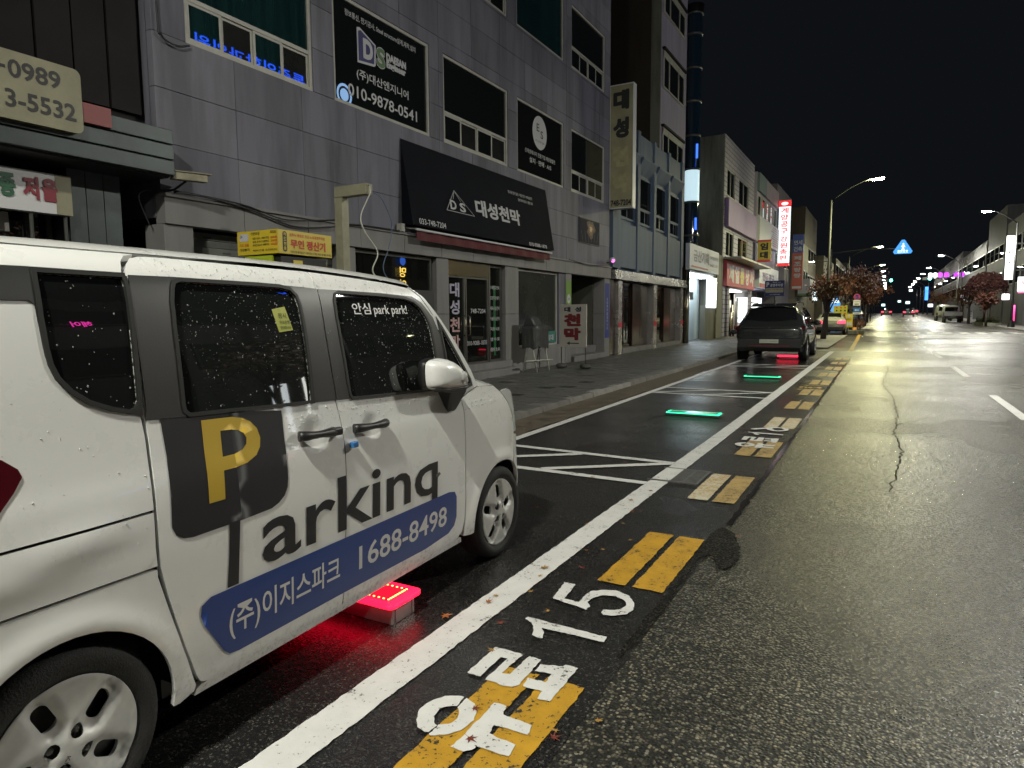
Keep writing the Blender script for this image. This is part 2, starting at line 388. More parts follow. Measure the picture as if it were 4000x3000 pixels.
# ------------------------------------------------------------------ painted markings (children of the sheet they lie on)
def flat(name, poly, dz, mat, parent, jit=.003, step=.03, off=(0, 0)):
    poly = densify(ccw(poly), step)
    if jit: poly = [(p[0]+random.uniform(-jit, jit), p[1]+random.uniform(-jit, jit)) for p in poly]
    poly = [(p[0]+off[0], p[1]+off[1]) for p in poly]
    r = delaunay_2d_cdt([Vector(p) for p in poly], [], [list(range(len(poly)))], 1, 1e-5)
    vs = [(v.x, v.y, GZ(v.y)+dz) for v in r[0]]
    fs = [tuple(f) if area([tuple(r[0][i]) for i in f]) > 0 else tuple(f)[::-1] for f in r[2]]
    b = MB().add(vs, fs); return b.build(name, mat, parent)
def rect(x0, x1, y0, y1): return [(x0, y0), (x1, y0), (x1, y1), (x0, y1)]
def bar(p, q, w):
    d = Vector((q[0]-p[0], q[1]-p[1])).normalized(); n = Vector((-d.y, d.x))*w/2
    return [(p[0]-n.x, p[1]-n.y), (q[0]-n.x, q[1]-n.y), (q[0]+n.x, q[1]+n.y), (p[0]+n.x, p[1]+n.y)]
flat("bay_edge_line", rect(-1.772, -1.608, -5, 26.6), .010, m_white, lane, .004, .035)
flat("bay_inner_line", rect(-3.86, -3.745, -5, 26.6), .010, m_white, lane, .003, .06)
for y0 in (5.62, 12.1, 18.7):
    flat("hatch_line", bar((-3.76, y0), (-1.76, y0-.06), .1), .0105, m_white, lane)
    flat("hatch_line", bar((-3.76, y0+.93), (-1.76, y0+.82), .1), .0105, m_white, lane)
    flat("hatch_line", bar((-2.82, y0+.02), (-1.80, y0+.79), .1), .0112, m_white, lane)
    flat("hatch_line", bar((-3.72, y0+.09), (-2.75, y0+.83), .1), .0112, m_white, lane)
for i in range(-1, 12):
    y0 = 1.375+1.895*i if i < 1 else 3.35+1.89*(i-1)
    for k, (a, b_) in enumerate(((-1.335, -1.176), (-1.137, -.972))):
        mt = m_yellow if i < 2 else (m_whiteyellow if (i == 2 and k == 0) or i == 4 else m_faded)
        flat("yellow_block", rect(a, b_, y0, y0+.945), .010, mt, lane, .004, .03)
T5 = [(-1.476,3.226),(-1.412,3.232),(-1.388,3.036),(-1.306,3.027),(-1.313,3.113),(-1.303,3.184),(-1.260,3.229),(-1.192,3.254),(-1.115,3.229),(-1.058,3.153),(-1.034,3.075),(-1.047,3.010),(-1.090,2.968),(-1.146,2.948),(-1.164,2.967),(-1.164,3.006),(-1.116,3.027),(-1.087,3.057),(-1.082,3.110),(-1.111,3.156),(-1.167,3.186),(-1.228,3.169),(-1.260,3.119),(-1.269,3.051),(-1.238,3.016),(-1.238,2.966),(-1.444,3.010)]
T1 = [(-1.456,2.759),(-1.046,2.744),(-1.042,2.692),(-1.346,2.689),(-1.317,2.649),(-1.296,2.597),(-1.325,2.592),(-1.353,2.605),(-1.384,2.683),(-1.411,2.713),(-1.454,2.732)]
OL = [(-1.339,1.791),(-1.355,1.785),(-1.391,1.799),(-1.424,1.832),(-1.451,1.889),(-1.448,1.949),(-1.417,2.004),(-1.372,2.035),(-1.349,2.036),(-1.342,1.972),(-1.372,1.956),(-1.388,1.923),(-1.378,1.880),(-1.357,1.851),(-1.336,1.840)]
OR_ = [(-1.337,2.034),(-1.291,2.019),(-1.259,1.980),(-1.239,1.929),(-1.241,1.869),(-1.271,1.818),(-1.322,1.780),(-1.331,1.787),(-1.334,1.847),(-1.305,1.868),(-1.295,1.908),(-1.315,1.950),(-1.336,1.969)]
WO = [(-1.229,2.058),(-1.180,2.062),(-1.164,2.008),(-1.039,1.999),(-1.029,1.943),(-1.158,1.938),(-1.152,1.886),(-1.038,1.876),(-1.028,1.812),(-1.149,1.807),(-1.155,1.781),(-1.176,1.761),(-1.226,1.765),(-1.223,1.828)]
TR = [(-1.442,2.428),(-1.437,2.189),(-1.375,2.190),(-1.377,2.362),(-1.346,2.364),(-1.346,2.181),(-1.260,2.177),(-1.223,2.185),(-1.207,2.212),(-1.215,2.426),(-1.275,2.427),(-1.279,2.261),(-1.311,2.256),(-1.304,2.430)]
EO = [(-1.204,2.389),(-1.112,2.419),(-1.106,2.436),(-1.053,2.436),(-1.050,2.161),(-1.103,2.156),(-1.107,2.210),(-1.188,2.209),(-1.201,2.273),(-1.123,2.276),(-1.129,2.344),(-1.197,2.334)]
def ring6():
    cx, cy = -1.17, 3.10; out = [(cx+.135*math.cos(a), cy+.145*math.sin(a)) for a in [math.radians(t) for t in range(0, 360, 15)]]
    inn = [(cx+.075*math.cos(a), cy+.082*math.sin(a)) for a in [math.radians(t) for t in range(0, 360, 15)]]
    return out[:]+[out[0]]+[inn[0]]+inn[:0:-1]
for off, digs in (((0, 0), 5), ((.01, 5.82), 6), ((.0, 11.75), 7)):
    mt = m_white if off[1] < 10 else m_faded
    for nm, pl in (("road_letter", OL), ("road_letter", OR_), ("road_letter", WO), ("road_letter", TR), ("road_letter", EO), ("road_digit", T1)):
        flat(nm, pl, .0145, mt, lane, .003, .02, off)
    if digs == 5: flat("road_digit", T5, .0145, mt, lane, .003, .02, off)
    elif digs == 6:
        a0 = [(-1.17+.14*math.cos(math.radians(t)), 3.10+.15*math.sin(math.radians(t))) for t in range(-100, 101, 12)]
        a1 = [(-1.17+.082*math.cos(math.radians(t)), 3.10+.09*math.sin(math.radians(t))) for t in range(100, -101, -12)]
        flat("road_digit", a0+a1, .0145, mt, lane, .003, .02, off)
        flat("road_digit", [(-1.17,3.25),(-1.24,3.22),(-1.46,3.02),(-1.46,2.96),(-1.40,2.96),(-1.20,3.16),(-1.18,3.17)], .0148, mt, lane, .003, .02, off)
        flat("road_digit", [(-1.20,2.95),(-1.14,2.955),(-1.19,3.02),(-1.23,3.1),(-1.20,3.18),(-1.24,3.22),(-1.30,3.13),(-1.27,3.0)], .0151, mt, lane, .003, .02, off)
    else: flat("road_digit", rect(-1.45, -1.05, 3.1, 3.16), .0145, mt, lane, .003, .02, off)
for yc in (12.6, 19.2, 25.7, 33.0, 40.5, 48, 56, 64, 72):
    xc = 1.66-.017*(yc-12.6) if yc < 34 else 1.31
    flat("lane_dash", bar((xc+.025, yc-1.5), (xc-.025, yc+1.5), .13), .006, m_white, road, .003, .1)
flat("kerb_line", bar((-1.12, 27.3), (-1.45, 47), .15), .006, m_yellow, road, .006, .2)
for k in range(9): flat("crossing_bar", rect(-.4+.85*k, .05+.85*k, 47.5, 50.5), .006, m_white, road, .004, .3)
for k in range(8): flat("crossing_bar", rect(.2+.85*k, .65+.85*k, 96, 99.5), .006, m_white, road, .004, .5)
# hairline crack filled with sealant down the lane
cr = MB(); rr = random.Random(3)
KP = [(.08, 6.2), (.12, 7.0), (.19, 8.1), (.12, 9.2), (.18, 10.8), (.14, 13.0), (-.05, 15.4), (.06, 18.9), (.0, 24)]
pts = []
for (xa, ya), (xb, yb) in zip(KP[:-1], KP[1:]):
    n_ = int((yb-ya)/.09)
    for k in range(n_): t = k/n_; pts.append((xa+(xb-xa)*t+rr.uniform(-.022, .022), ya+(yb-ya)*t+rr.uniform(-.02, .02)))
for st, dx in ((40, .5), (75, -.6)):
    q = pts[st]; br = [q]
    for k in range(9): br.append((br[-1][0]+dx*.09+rr.uniform(-.02, .02), br[-1][1]+rr.uniform(.02, .16)))
    for a, b_ in zip(br[:-1], br[1:]): cr.add([(x, y, GZ(y)+.0042) for x, y in bar(a, b_, .010)], [(0, 1, 2, 3)])
for a, b_ in zip(pts[:-1], pts[1:]):
    q = bar(a, b_, rr.uniform(.006, .017)); cr.add([(x, y, GZ(y)+.004) for x, y in q], [(0, 1, 2, 3)])
cr.build("crack", M("crack_tar", (.004, .004, .004), .95, spec=.03), road)
# water lying along the seam, and the wet patch
m_water = M("standing_water", (.010, .010, .010), .16, bump=.03, bscale=25, spec=.6)
m_wet = asphalt("wet_patch", 78, (.004, .004, .0037), (.055, .052, .042), 3.0, .66, .66, .22, .9, .004)
m_wet.node_tree.nodes["Principled BSDF"].inputs["Specular IOR Level"].default_value = .15
P_ = smooth_poly([(-.945,4.64),(-.86,4.58),(-.79,4.40),(-.735,4.22),(-.71,4.0),(-.745,3.85),(-.80,3.85),(-.84,3.98),(-.88,4.06),(-.93,3.95),(-.92,3.6),(-.905,3.1),(-.93,2.6),(-.96,2.6),(-.955,3.2),(-.95,3.7),(-.965,4.1),(-.97,4.4)], 2)
flat("wet_patch", P_, .0075, m_wet, road, .009, .02)
rr = random.Random(11)
yy = 4.7; row = []
while yy < 21:
    k = .5+.5*math.sin(yy*2.1)*math.sin(yy*.83+1)
    row.append((yy, -.905-.004*(yy-5)-rr.uniform(.005, .02)-.028*k*rr.random()*min(1.6, yy/8), -.90-.004*(yy-5)+rr.uniform(.0, .02)+.028*k*rr.random()*min(1.6, yy/8))); yy += rr.uniform(.05, .12)
sb = MB()
for (ya, xa, xb), (yc, xc, xd) in zip(row[:-1], row[1:]): sb.add([(xa, ya, GZ(ya)+.0085), (xb, ya, GZ(ya)+.0085), (xd, yc, GZ(yc)+.0085), (xc, yc, GZ(yc)+.0085)], [(0, 1, 2, 3)])
sb.build("wet_seam", m_water, road)
# ------------------------------------------------------------------ drain grate
gr = thing("drain_grate", "black iron drain grate sunk beside the white bay line, its left part painted over", "drain", (-1.58, 5.95, .004))
MB().box(-1.80, -1.36, 5.70, 6.20, .0045, .0055).build("pit", M("pit_black", (.002, .002, .002), .9), gr)
m_iron = M("wet_iron", (.15, .145, .135), .35, .3, var=.3, vscale=20)
for k in range(13):
    y = 5.715+k*.0385
    MB().box(-1.608, -1.375, y, y+.016, .0055, .0165).build("bar", m_iron, gr)
    MB().box(-1.772, -1.608, y, y+.02, .0055, .0165).build("bar", m_white, gr)
MB().box(-1.38, -1.36, 5.70, 6.20, .0055, .018).box(-1.80, -1.36, 5.69, 5.712, .0055, .018).box(-1.80, -1.36, 6.198, 6.22, .0055, .018).box(-1.50, -1.485, 5.71, 6.2, .0055, .0155).build("frame", m_iron, gr)
# ------------------------------------------------------------------ street lamps
m_post = M("galvanised_post", (.03, .032, .031), .55, .2, var=.2, vscale=4)
m_black = M("black_post_paint", (.012, .012, .013), .4)
m_lens = emis("lamp_lens", LAMP_COL, LAMP_L)
m_lens_warm = emis("lamp_lens_warm", (1.0, .96, .50), LAMP_L*.72)
m_lens_near = emis("lamp_lens_near", LAMP_COL, LAMP_L*.8)
m_lens_far = emis("lamp_lens_far", (1.0, .95, .82), 700.0)
def street_lamp(x, y, side, label, head_x, z=8.5, black=False, far=False, near=False, group="street lamps along the road"):
    zg = GZ(min(y, 260)); t = thing("street_lamp", label, "street lamp", (x, y, zg), group=group)
    mp = m_black if black else m_post
    MB().tube([(x, y, zg), (x, y, zg+.9), (x, y, zg+z-.9)], .08, 10, radii=[.11, .085, .06]).build("post", mp, t)
    if black: MB().lathe([(.24, 0), (.22, .25), (.13, .45), (.11, .6)], 2, (x, y, zg), 12).build("post_base", mp, t)
    s = 1 if head_x > x else -1
    path = [(x, y, zg+z-.95)] + [(x+(head_x-x)*u, y, zg+z-.95+1.05*math.sin(u*math.pi/2)) for u in (.1, .25, .45, .7, .9)]
    MB().tube(path, .04, 8).build("arm", mp, t)
    MB().obox((head_x, y, zg+z+.10), (.34, 0, .03*s), (0, .13, 0), (0, 0, .05)).build("lamp_head", mp, t, bevel=.02)
    b = MB(); a, w = .30, .115
    zt, zb = zg+z+.045, zg+z-.02   # shallow bowl lens
    b.add([(head_x-a, y-w, zt), (head_x+a, y-w, zt), (head_x+a, y+w, zt), (head_x-a, y+w, zt), (head_x-a*.85, y-w*.7, zb), (head_x+a*.85, y-w*.7, zb), (head_x+a*.85, y+w*.7, zb), (head_x-a*.85, y+w*.7, zb)],
          [(4, 7, 6, 5), (0, 4, 5, 1), (1, 5, 6, 2), (2, 6, 7, 3), (3, 7, 4, 0)])
    b.build("lens", m_lens_far if far else (m_lens if black else (m_lens_near if near else m_lens_warm)), t)
    return t
street_lamp(-4.2, -3.6, 1, "tall grey street lamp nearest the camera on the parking side, lit", -.9, near=True)
street_lamp(-3.05, 42.5, 1, "tall grey street lamp over the left lane, the brightest one ahead", -.8)
for k, y in enumerate((88.5, 125, 146, 168, 190, 212, 235, 262)):
    street_lamp(-4.2, y, 1, ["second", "third", "fourth", "fifth", "sixth", "seventh", "eighth", "farthest"][k]+" lit street lamp ahead on the left side of the road", -1.1, far=y > 140)
street_lamp(8.0, 15.0, -1, "black street lamp on the opposite kerb nearest the white van, lit", 6.1, black=True)
street_lamp(7.9, 61, -1, "black street lamp with flared base on the right kerb by the parasol-shaped tree", 6.0, black=True)
for k, y in enumerate((108, 139, 162, 186, 208, 230, 258)):
    street_lamp(8.0, y, -1, ["second", "third", "fourth", "fifth", "sixth", "seventh", "farthest"][k]+" lit street lamp ahead on the right side of the road", 5.9, black=True, far=y > 130)
street_lamp(8.0, -30, -1, "black street lamp on the opposite kerb behind the camera, lit", 6.1, black=True)
# ------------------------------------------------------------------ surfaces cut into panels
def hermite(xs, ys):
    n = len(xs); d = [(ys[i+1]-ys[i])/(xs[i+1]-xs[i]) for i in range(n-1)]
    m = [d[0]] + [0 if d[i-1]*d[i] <= 0 else 2*d[i-1]*d[i]/(d[i-1]+d[i]) for i in range(1, n-1)] + [d[-1]]
    def f(x):
        if x <= xs[0]: return ys[0]+m[0]*(x-xs[0])
        if x >= xs[-1]: return ys[-1]+m[-1]*(x-xs[-1])
        lo = 0
        while xs[lo+1] < x: lo += 1
        hh = xs[lo+1]-xs[lo]; t = (x-xs[lo])/hh
        return (2*t**3-3*t*t+1)*ys[lo]+(t**3-2*t*t+t)*hh*m[lo]+(-2*t**3+3*t*t)*ys[lo+1]+(t**3-t*t)*hh*m[lo+1]
    return f
def sstep(a, b, x): t = max(0, min(1, (x-a)/(b-a))); return t*t*(3-2*t)
vw = hermite([.10, .18, .30, .50, .72, .88, .95, 1.0, 1.1, 1.3, 1.5, 1.58, 1.62, 1.66, 1.70], [.745, .765, .785, .795, .797, .79, .783, .774, .76, .735, .700, .675, .650, .60, .50])
vnose = hermite([.1, .2, .35, .55, .72, .85, .95, 1.1], [-.09, -.04, 0, 0, -.025, -.09, -.16, -.30])
def _corner(ay, n, cnt=60):
    pts = []
    for i in range(cnt+1):
        a = math.pi/2*i/cnt; pts.append((math.cos(a)**(2/n), ay*math.sin(a)**(2/n)))
    s = [0]
    for p, q in zip(pts[:-1], pts[1:]): s.append(s[-1]+math.hypot((q[0]-p[0])*.79, q[1]-p[1]))
    return s, pts
CF, CR = _corner(.52, 2.5), _corner(.33, 3.6)
YF, YR = 2.58, -.165
def _look(tab, s):
    ss, pts = tab
    if s >= ss[-1]: return pts[-1]
    i = int(np.searchsorted(ss, s)); i = max(1, i); t = (s-ss[i-1])/(ss[i]-ss[i-1]+1e-12)
    return (pts[i-1][0]+(pts[i][0]-pts[i-1][0])*t, pts[i-1][1]+(pts[i][1]-pts[i-1][1])*t)
DENTS = ((.985, .998, .062), (1.338, .978, .056))
def van_surf(s, z, off=0.0):
    if s > YF: fx, dy = _look(CF, s-YF); y = YF+dy; fr = dy/.52
    elif s < YR: fx, dy = _look(CR, YR-s); y = YR-dy; fr = 0
    else: fx, y, fr = 1.0, s, 0
    w = vw(z)
    # flares over the wheels, shoulder swell, lower door tuck
    for yc in (0.0, 2.52):
        r = math.hypot(s-yc, z-.277); w += .012*math.exp(-((r-.335)/.045)**2)
    w += .011*math.exp(-((z-.80-.05*sstep(-.2, .2, s))/.05)**2)*sstep(.36, .0, s)
    for (dy_, dz_, dr) in DENTS:
        r = math.hypot(s-dy_, z-dz_)/(dr*1.3)
        if r < 1: w -= .013*(.5+.5*math.cos(math.pi*r))
    return (w*fx, y+vnose(z)*fr*fr, z)
def snormal(surf, s, t, e=.004):
    a = Vector(surf(s+e, t))-Vector(surf(s-e, t)); b = Vector(surf(s, t+e))-Vector(surf(s, t-e))
    return a.cross(b).normalized()
def panel(name, outline, mat, parent, holes=(), off=0.0, surf=None, step=.05, edge=.005, drop=.003, depth=.022, fine=(), mirror=False, smooth=True):
    surf = surf or van_surf
    outline = ccw(outline); holes = [ccw(h_) for h_ in holes]
    bnd = []; edges = []; isb = []
    def addloop(lp):
        o = len(bnd)
        bnd.extend(lp); isb.extend([True]*len(lp)); edges.extend([(o+i, o+(i+1) % len(lp)) for i in range(len(lp))])
    addloop(densify(outline, step*.8))
    for h_ in holes: addloop(densify(h_, step*.8))
    extra = []
    if edge:
        for p in densify(inset_poly(outline, edge), step*.8): extra.append(p)
        for h_ in holes:
            for p in densify(inset_poly(h_, -edge), step*.8): extra.append(p)
    xs = [p[0] for p in outline]; zs = [p[1] for p in outline]
    def ok(p, mg):
        if not in_poly(p[0], p[1], outline): return False
        for h_ in holes:
            if in_poly(p[0], p[1], h_): return False
        if mg:
            for q in bnd:
                if abs(q[0]-p[0]) < mg and abs(q[1]-p[1]) < mg: return False
        return True
    extra = [p for p in extra if ok(p, 0)]
    grid = []
    nx = max(1, int((max(xs)-min(xs))/step)); nz = max(1, int((max(zs)-min(zs))/step))
    for i in range(nx+1):
        for j in range(nz+1):
            p = (min(xs)+(i+.5*(j % 2))*step+.001, min(zs)+j*step+.001)
            if ok(p, step*.45): grid.append(p)
    for (cx, cz, cr, st) in fine:
        k = int(cr/st)
        for i in range(-k, k+1):
            for j in range(-k, k+1):
                p = (cx+i*st, cz+j*st)
                if math.hypot(i*st, j*st) < cr and ok(p, st): grid.append(p)
    pts = bnd+extra+grid
    r = delaunay_2d_cdt([Vector(p) for p in pts], edges, [], 0, 1e-6)
    V2 = [(v.x, v.y) for v in r[0]]
    bset = set()
    for i, src in enumerate(r[3]):
        if any(k < len(bnd) for k in src): bset.add(i)
    tris = []
    for f in r[2]:
        f = tuple(f)
        for k in range(1, len(f)-1):
            t = (f[0], f[k], f[k+1]); c = (sum(V2[i][0] for i in t)/3, sum(V2[i][1] for i in t)/3)
            if ok(c, 0): tris.append(t if area([V2[i] for i in t]) > 0 else t[::-1])
    sg = -1 if mirror else 1
    P = []; NN = []
    for i, p in enumerate(V2):
        n = snormal(surf, *p); q = Vector(surf(*p))+n*(off-(drop if (i in bset and edge) else 0)); P.append(q); NN.append(n)
    b = MB()
    vs = [(sg*q.x, q.y, q.z) for q in P]; nor = [(sg*n.x, n.y, n.z) for n in NN]
    b.add(vs, [t if sg > 0 else t[::-1] for t in tris], smooth)
    if depth:
        ec = {}
        for t in tris:
            for a, c in ((t[0], t[1]), (t[1], t[2]), (t[2], t[0])): ec[(a, c)] = 1
        for (a, c) in ec:
            if (c, a) in ec: continue
            e = (P[c]-P[a]); on = e.cross(NN[a]).normalized(); o_ = len(b.v)
            for i in (a, c): b.v.append((sg*P[i].x, P[i].y, P[i].z)); nor.append((sg*on.x, on.y, on.z))
            for i in (c, a):
                q = P[i]-NN[i]*depth; b.v.append((sg*q.x, q.y, q.z)); nor.append((sg*on.x, on.y, on.z))
            f = (o_, o_+3, o_+2, o_+1); b.f.append(f if sg > 0 else f[::-1]); b.sm.append(True)
    ob = b.build(name, mat, parent)
    ob.data.normals_split_custom_set_from_vertices(nor)
    return ob
def decal(name, polys, mat, parent, off=.002, surf=None, grid=.05, mirror=False):
    """flat print: list of (verts2d, faces) laid over the surface"""
    surf = surf or van_surf
    bm = bmesh.new()
    for vs, fs in polys:
        bv = [bm.verts.new((p[0], p[1], 0)) for p in vs]
        for f in fs:
            try: bm.faces.new([bv[i] for i in f])
            except ValueError: pass
    xs = [v.co.x for v in bm.verts]; zs = [v.co.y for v in bm.verts]
    for ax, lo, hi in ((0, min(xs), max(xs)), (1, min(zs), max(zs))):
        t = math.floor(lo/grid)*grid+grid
        while t < hi:
            co = [0, 0, 0]; no = [0, 0, 0]; co[ax] = t; no[ax] = 1
            bmesh.ops.bisect_plane(bm, geom=bm.verts[:]+bm.edges[:]+bm.faces[:], plane_co=co, plane_no=no)
            t += grid
    DN = []
    for v in bm.verts:
        s, z = v.co.x, v.co.y; n = snormal(surf, s, z); DN.append((-n.x if mirror else n.x, n.y, n.z)); q = Vector(surf(s, z))+n*off
        v.co = (-q.x if mirror else q.x, q.y, q.z)
    for f in bm.faces: f.smooth = True
    bm.normal_update()
    me = bpy.data.meshes.new(name); bm.to_mesh(me); bm.free()
    me.normals_split_custom_set_from_vertices(DN)
    return link(name, me, mat, parent)
def poly2d(poly, holes=()):
    loops = [ccw(poly)]+[ccw(h_) for h_ in holes]; pts = []; ed = []
    for lp in loops:
        o = len(pts); pts += lp; ed += [(o+i, o+(i+1) % len(lp)) for i in range(len(lp))]
    r = delaunay_2d_cdt([Vector(p) for p in pts], ed, [], 0, 1e-6); V2 = [tuple(v) for v in r[0]]; fs = []
    for f in r[2]:
        f = tuple(f); c = (sum(V2[i][0] for i in f)/len(f), sum(V2[i][1] for i in f)/len(f))
        if in_poly(*c, loops[0]) and not any(in_poly(*c, h_) for h_ in loops[1:]): fs.append(f if area([V2[i] for i in f]) > 0 else f[::-1])
    return V2, fs
def txt2d(s, y0, z0, w, h_, bold=0.0, shear=0.0):
    vs, fs, W, H = text2d(s, bold)
    return [(y0+p[0]*w/W+shear*p[1]*h_/H, z0+p[1]*h_/H) for p in vs], fs
def rounded(x0, x1, z0, z1, r, n=5):
    out = []
    for cx, cz, a0 in ((x1-r, z1-r, 0), (x0+r, z1-r, 90), (x0+r, z0+r, 180), (x1-r, z0+r, 270)):
        for k in range(n+1):
            a = math.radians(a0+90*k/n); out.append((cx+r*math.cos(a), cz+r*math.sin(a)))
    return out
def loft(name, rows, mat, parent, smooth=True, flip=False):
    b = MB(); n = len(rows[0]); vs = [p for r in rows for p in r]; fs = []
    for i in range(len(rows)-1):
        for k in range(n-1):
            f = (i*n+k, i*n+k+1, (i+1)*n+k+1, (i+1)*n+k); fs.append(f[::-1] if flip else f)
    b.add(vs, fs, smooth); return b.build(name, mat, parent)
# ------------------------------------------------------------------ van materials
def car_paint(name, col, rough, grime=0.0, coat=.5):
    m, nt, b, tc = nodes(name); ob = tc.outputs["Object"]
    sp = N(nt, "SeparateXYZ"); nt.links.new(ob, sp.inputs[0])
    n1 = noise(nt, ob, 5, 5, .7); n2 = noise(nt, ob, 45, 3, .7); n3 = noise(nt, ob, 1.2, 3)
    lo = maprange(nt, math2(nt, 'ADD', sp.outputs[2], maprange(nt, n1, .3, .7, -.10, .10)), .36, .18, 0, 1)
    spk = maprange(nt, n2, .50, .72, .0, 1)
    dirt = math2(nt, 'MULTIPLY', lo, math2(nt, 'ADD', math2(nt, 'MULTIPLY', spk, .7), .25))
    c = mixc(nt, maprange(nt, n3, .3, .7, 0, .12), col, tuple(x*.82 for x in col))
    c = mixc(nt, math2(nt, 'MULTIPLY', dirt, grime), c, (.10, .085, .06))
    nt.links.new(c, b.inputs["Base Color"])
    nt.links.new(maprange(nt, math2(nt, 'ADD', n1, dirt), .3, 1.3, rough-.05, rough+.3), b.inputs["Roughness"])
    b.inputs["Coat Weight"].default_value = min(1, coat*1.5); b.inputs["Coat Roughness"].default_value = .035
    return m
m_van = car_paint("van_white", (.86, .865, .85), .28, .8)
m_film = M("black_pillar_film", (.03, .03, .03), .42, bump=.05, bscale=300, spec=.6)
m_glass = M("dark_glass", (.008, .009, .009), .012, spec=.6)
m_glass2 = M("tinted_glass", (.012, .014, .013), .02, spec=.6)
m_rubber = M("rubber", (.012, .012, .012), .6)
m_blackpl = M("black_plastic", (.014, .014, .015), .45, bump=.2, bscale=500, bdist=.001)
m_sblack = M("black_print", (.012, .012, .014), .52)
m_syel = M("yellow_print", (.52, .35, .035), .5)
m_sblue = M("blue_print", (.018, .05, .22), .35)
m_swhite = M("white_print", (.7, .7, .7), .4)
m_tyre = M("tyre_rubber", (.013, .013, .013), .7, bump=.4, bscale=160, var=.3, vscale=20)
m_cap = M("hubcap_silver", (.58, .58, .56), .42, .12, var=.12, vscale=14)
m_steel = M("brake_steel", (.15, .15, .14), .4, .9)
m_lens2 = M("clear_lens", (.55, .56, .56), .08, spec=.7)
m_redlens = M("red_lens", (.07, .004, .008), .08, spec=.7)
m_drop = M("water_drop", (.33, .34, .34), .06, spec=.8)
m_drop2 = M("water_drop_on_paint", (.72, .73, .72), .04, spec=.8)
# ------------------------------------------------------------------ wheel
def hub_surf(R, side):
    def f(u, v):
        r = math.hypot(u, v); a = math.atan2(v, u)
        x = .018*(1-(r/R)**2)+.004*math.exp(-((r-R*.97)/.01)**2)
        for k in range(5):
            c = math.radians(90+72*k); ca, sa = math.cos(c), math.sin(c)
            du = u*ca+v*sa; dv = -u*sa+v*ca
            du = max(0, abs(du-.125*R/.2)-.036)
            d = math.hypot(du, dv); x -= .020*math.exp(-(d/.034)**4)
        for k in range(4):
            c = math.radians(40+90*k); d = math.hypot(u-.052*math.cos(c), v-.052*math.sin(c)); x -= .008*math.exp(-(d/.019)**4)
        return (x, u, v)
    return f
def make_wheel(parent, c, sx, R=.277, RC=.2, wid=.165, rot=0.0, mark=True, name="wheel"):
    """tyre with a five-slot cap; c = centre of the outer face, sx=+1 faces +x"""
    pr = [(RC-.012, -wid), (R-.03, -wid), (R-.005, -wid+.02), (R, -wid+.045)]
    for k in range(4): # tread grooves
        t0 = -wid+.045+k*.02; pr += [(R, t0+.013), (R-.008, t0+.014), (R-.008, t0+.019), (R, t0+.02)]
    pr += [(R, -.035), (R-.006, -.016), (R-.02, -.004), (R-.04, 0.0), (R-.055, -.002), (RC+.006, -.012), (RC-.004, -.016), (RC-.012, -.045)]
    b = MB().lathe([(r, t*sx) for r, t in pr], 0, c, 56)
    if sx < 0: b.f = [f[::-1] for f in b.f]
    w = b.build(name, m_tyre, parent)
    w["_w"] = 0
    o = Vector(c)
    MB().lathe([(RC-.01, -.05*sx), (.0, -.05*sx)], 0, c, 32).build("brake_drum", m_steel if False else m_blackpl, w)
    sf = hub_surf(RC, sx)
    slots = []
    for k in range(5):
        cc = math.radians(90+72*k)+rot; ca, sa = math.cos(cc), math.sin(cc)
        lp = rounded(.086, .164, -.022, .022, .018, 4)
        slots.append([(p[0]*ca-p[1]*sa, p[0]*sa+p[1]*ca) for p in lp])
    lug = []
    for k in range(4):
        a = math.radians(40+90*k)+rot; lug.append([(.052*math.cos(a)+.0195*math.cos(t), .052*math.sin(a)+.0195*math.sin(t)) for t in [i*math.pi/6 for i in range(12)]])
    def sf2(u, v):
        cr, sr = math.cos(-rot), math.sin(-rot); x, uu, vv = sf(u*cr-v*sr, u*sr+v*cr)
        return (c[0]+sx*(x-.012), c[1]+u, c[2]+v)
    circ = [(RC*math.cos(t), RC*math.sin(t)) for t in [i*math.pi/32 for i in range(64)]]
    S_ = (lambda u, v: (lambda q: (c[0]+(q[0]-c[0])*sx, q[1], q[2]))(sf2(u, v)))  # outward +x version, mirrored after
    pan = panel("hubcap", circ, m_cap, w, holes=slots+lug, surf=lambda u, v: (sx*(sf2(u, v)[0]), c[1]+u, c[2]+v), step=.016, edge=.003, drop=.002, depth=.012, mirror=sx < 0)
    for k in range(4):
        a = math.radians(40+90*k)+rot
        MB().lathe([(.011, -.03*sx), (.011, -.012*sx), (.006, -.006*sx), (0, -.006*sx)], 0, (c[0], c[1]+.052*math.cos(a), c[2]+.052*math.sin(a)), 6, False).build("lug_nut", m_steel, w)
    MB().text("KIA", (c[0]+sx*.0085, c[1]-sx*.017*math.cos(rot)-.0, c[2]-.004), (0, sx*math.cos(rot+math.pi*1.22), math.sin(rot+math.pi*1.22)*1.0), (0, -sx*math.sin(rot+math.pi*1.22), math.cos(rot+math.pi*1.22)), w=.036, h=.012).build("emblem", m_film, w)
    return w
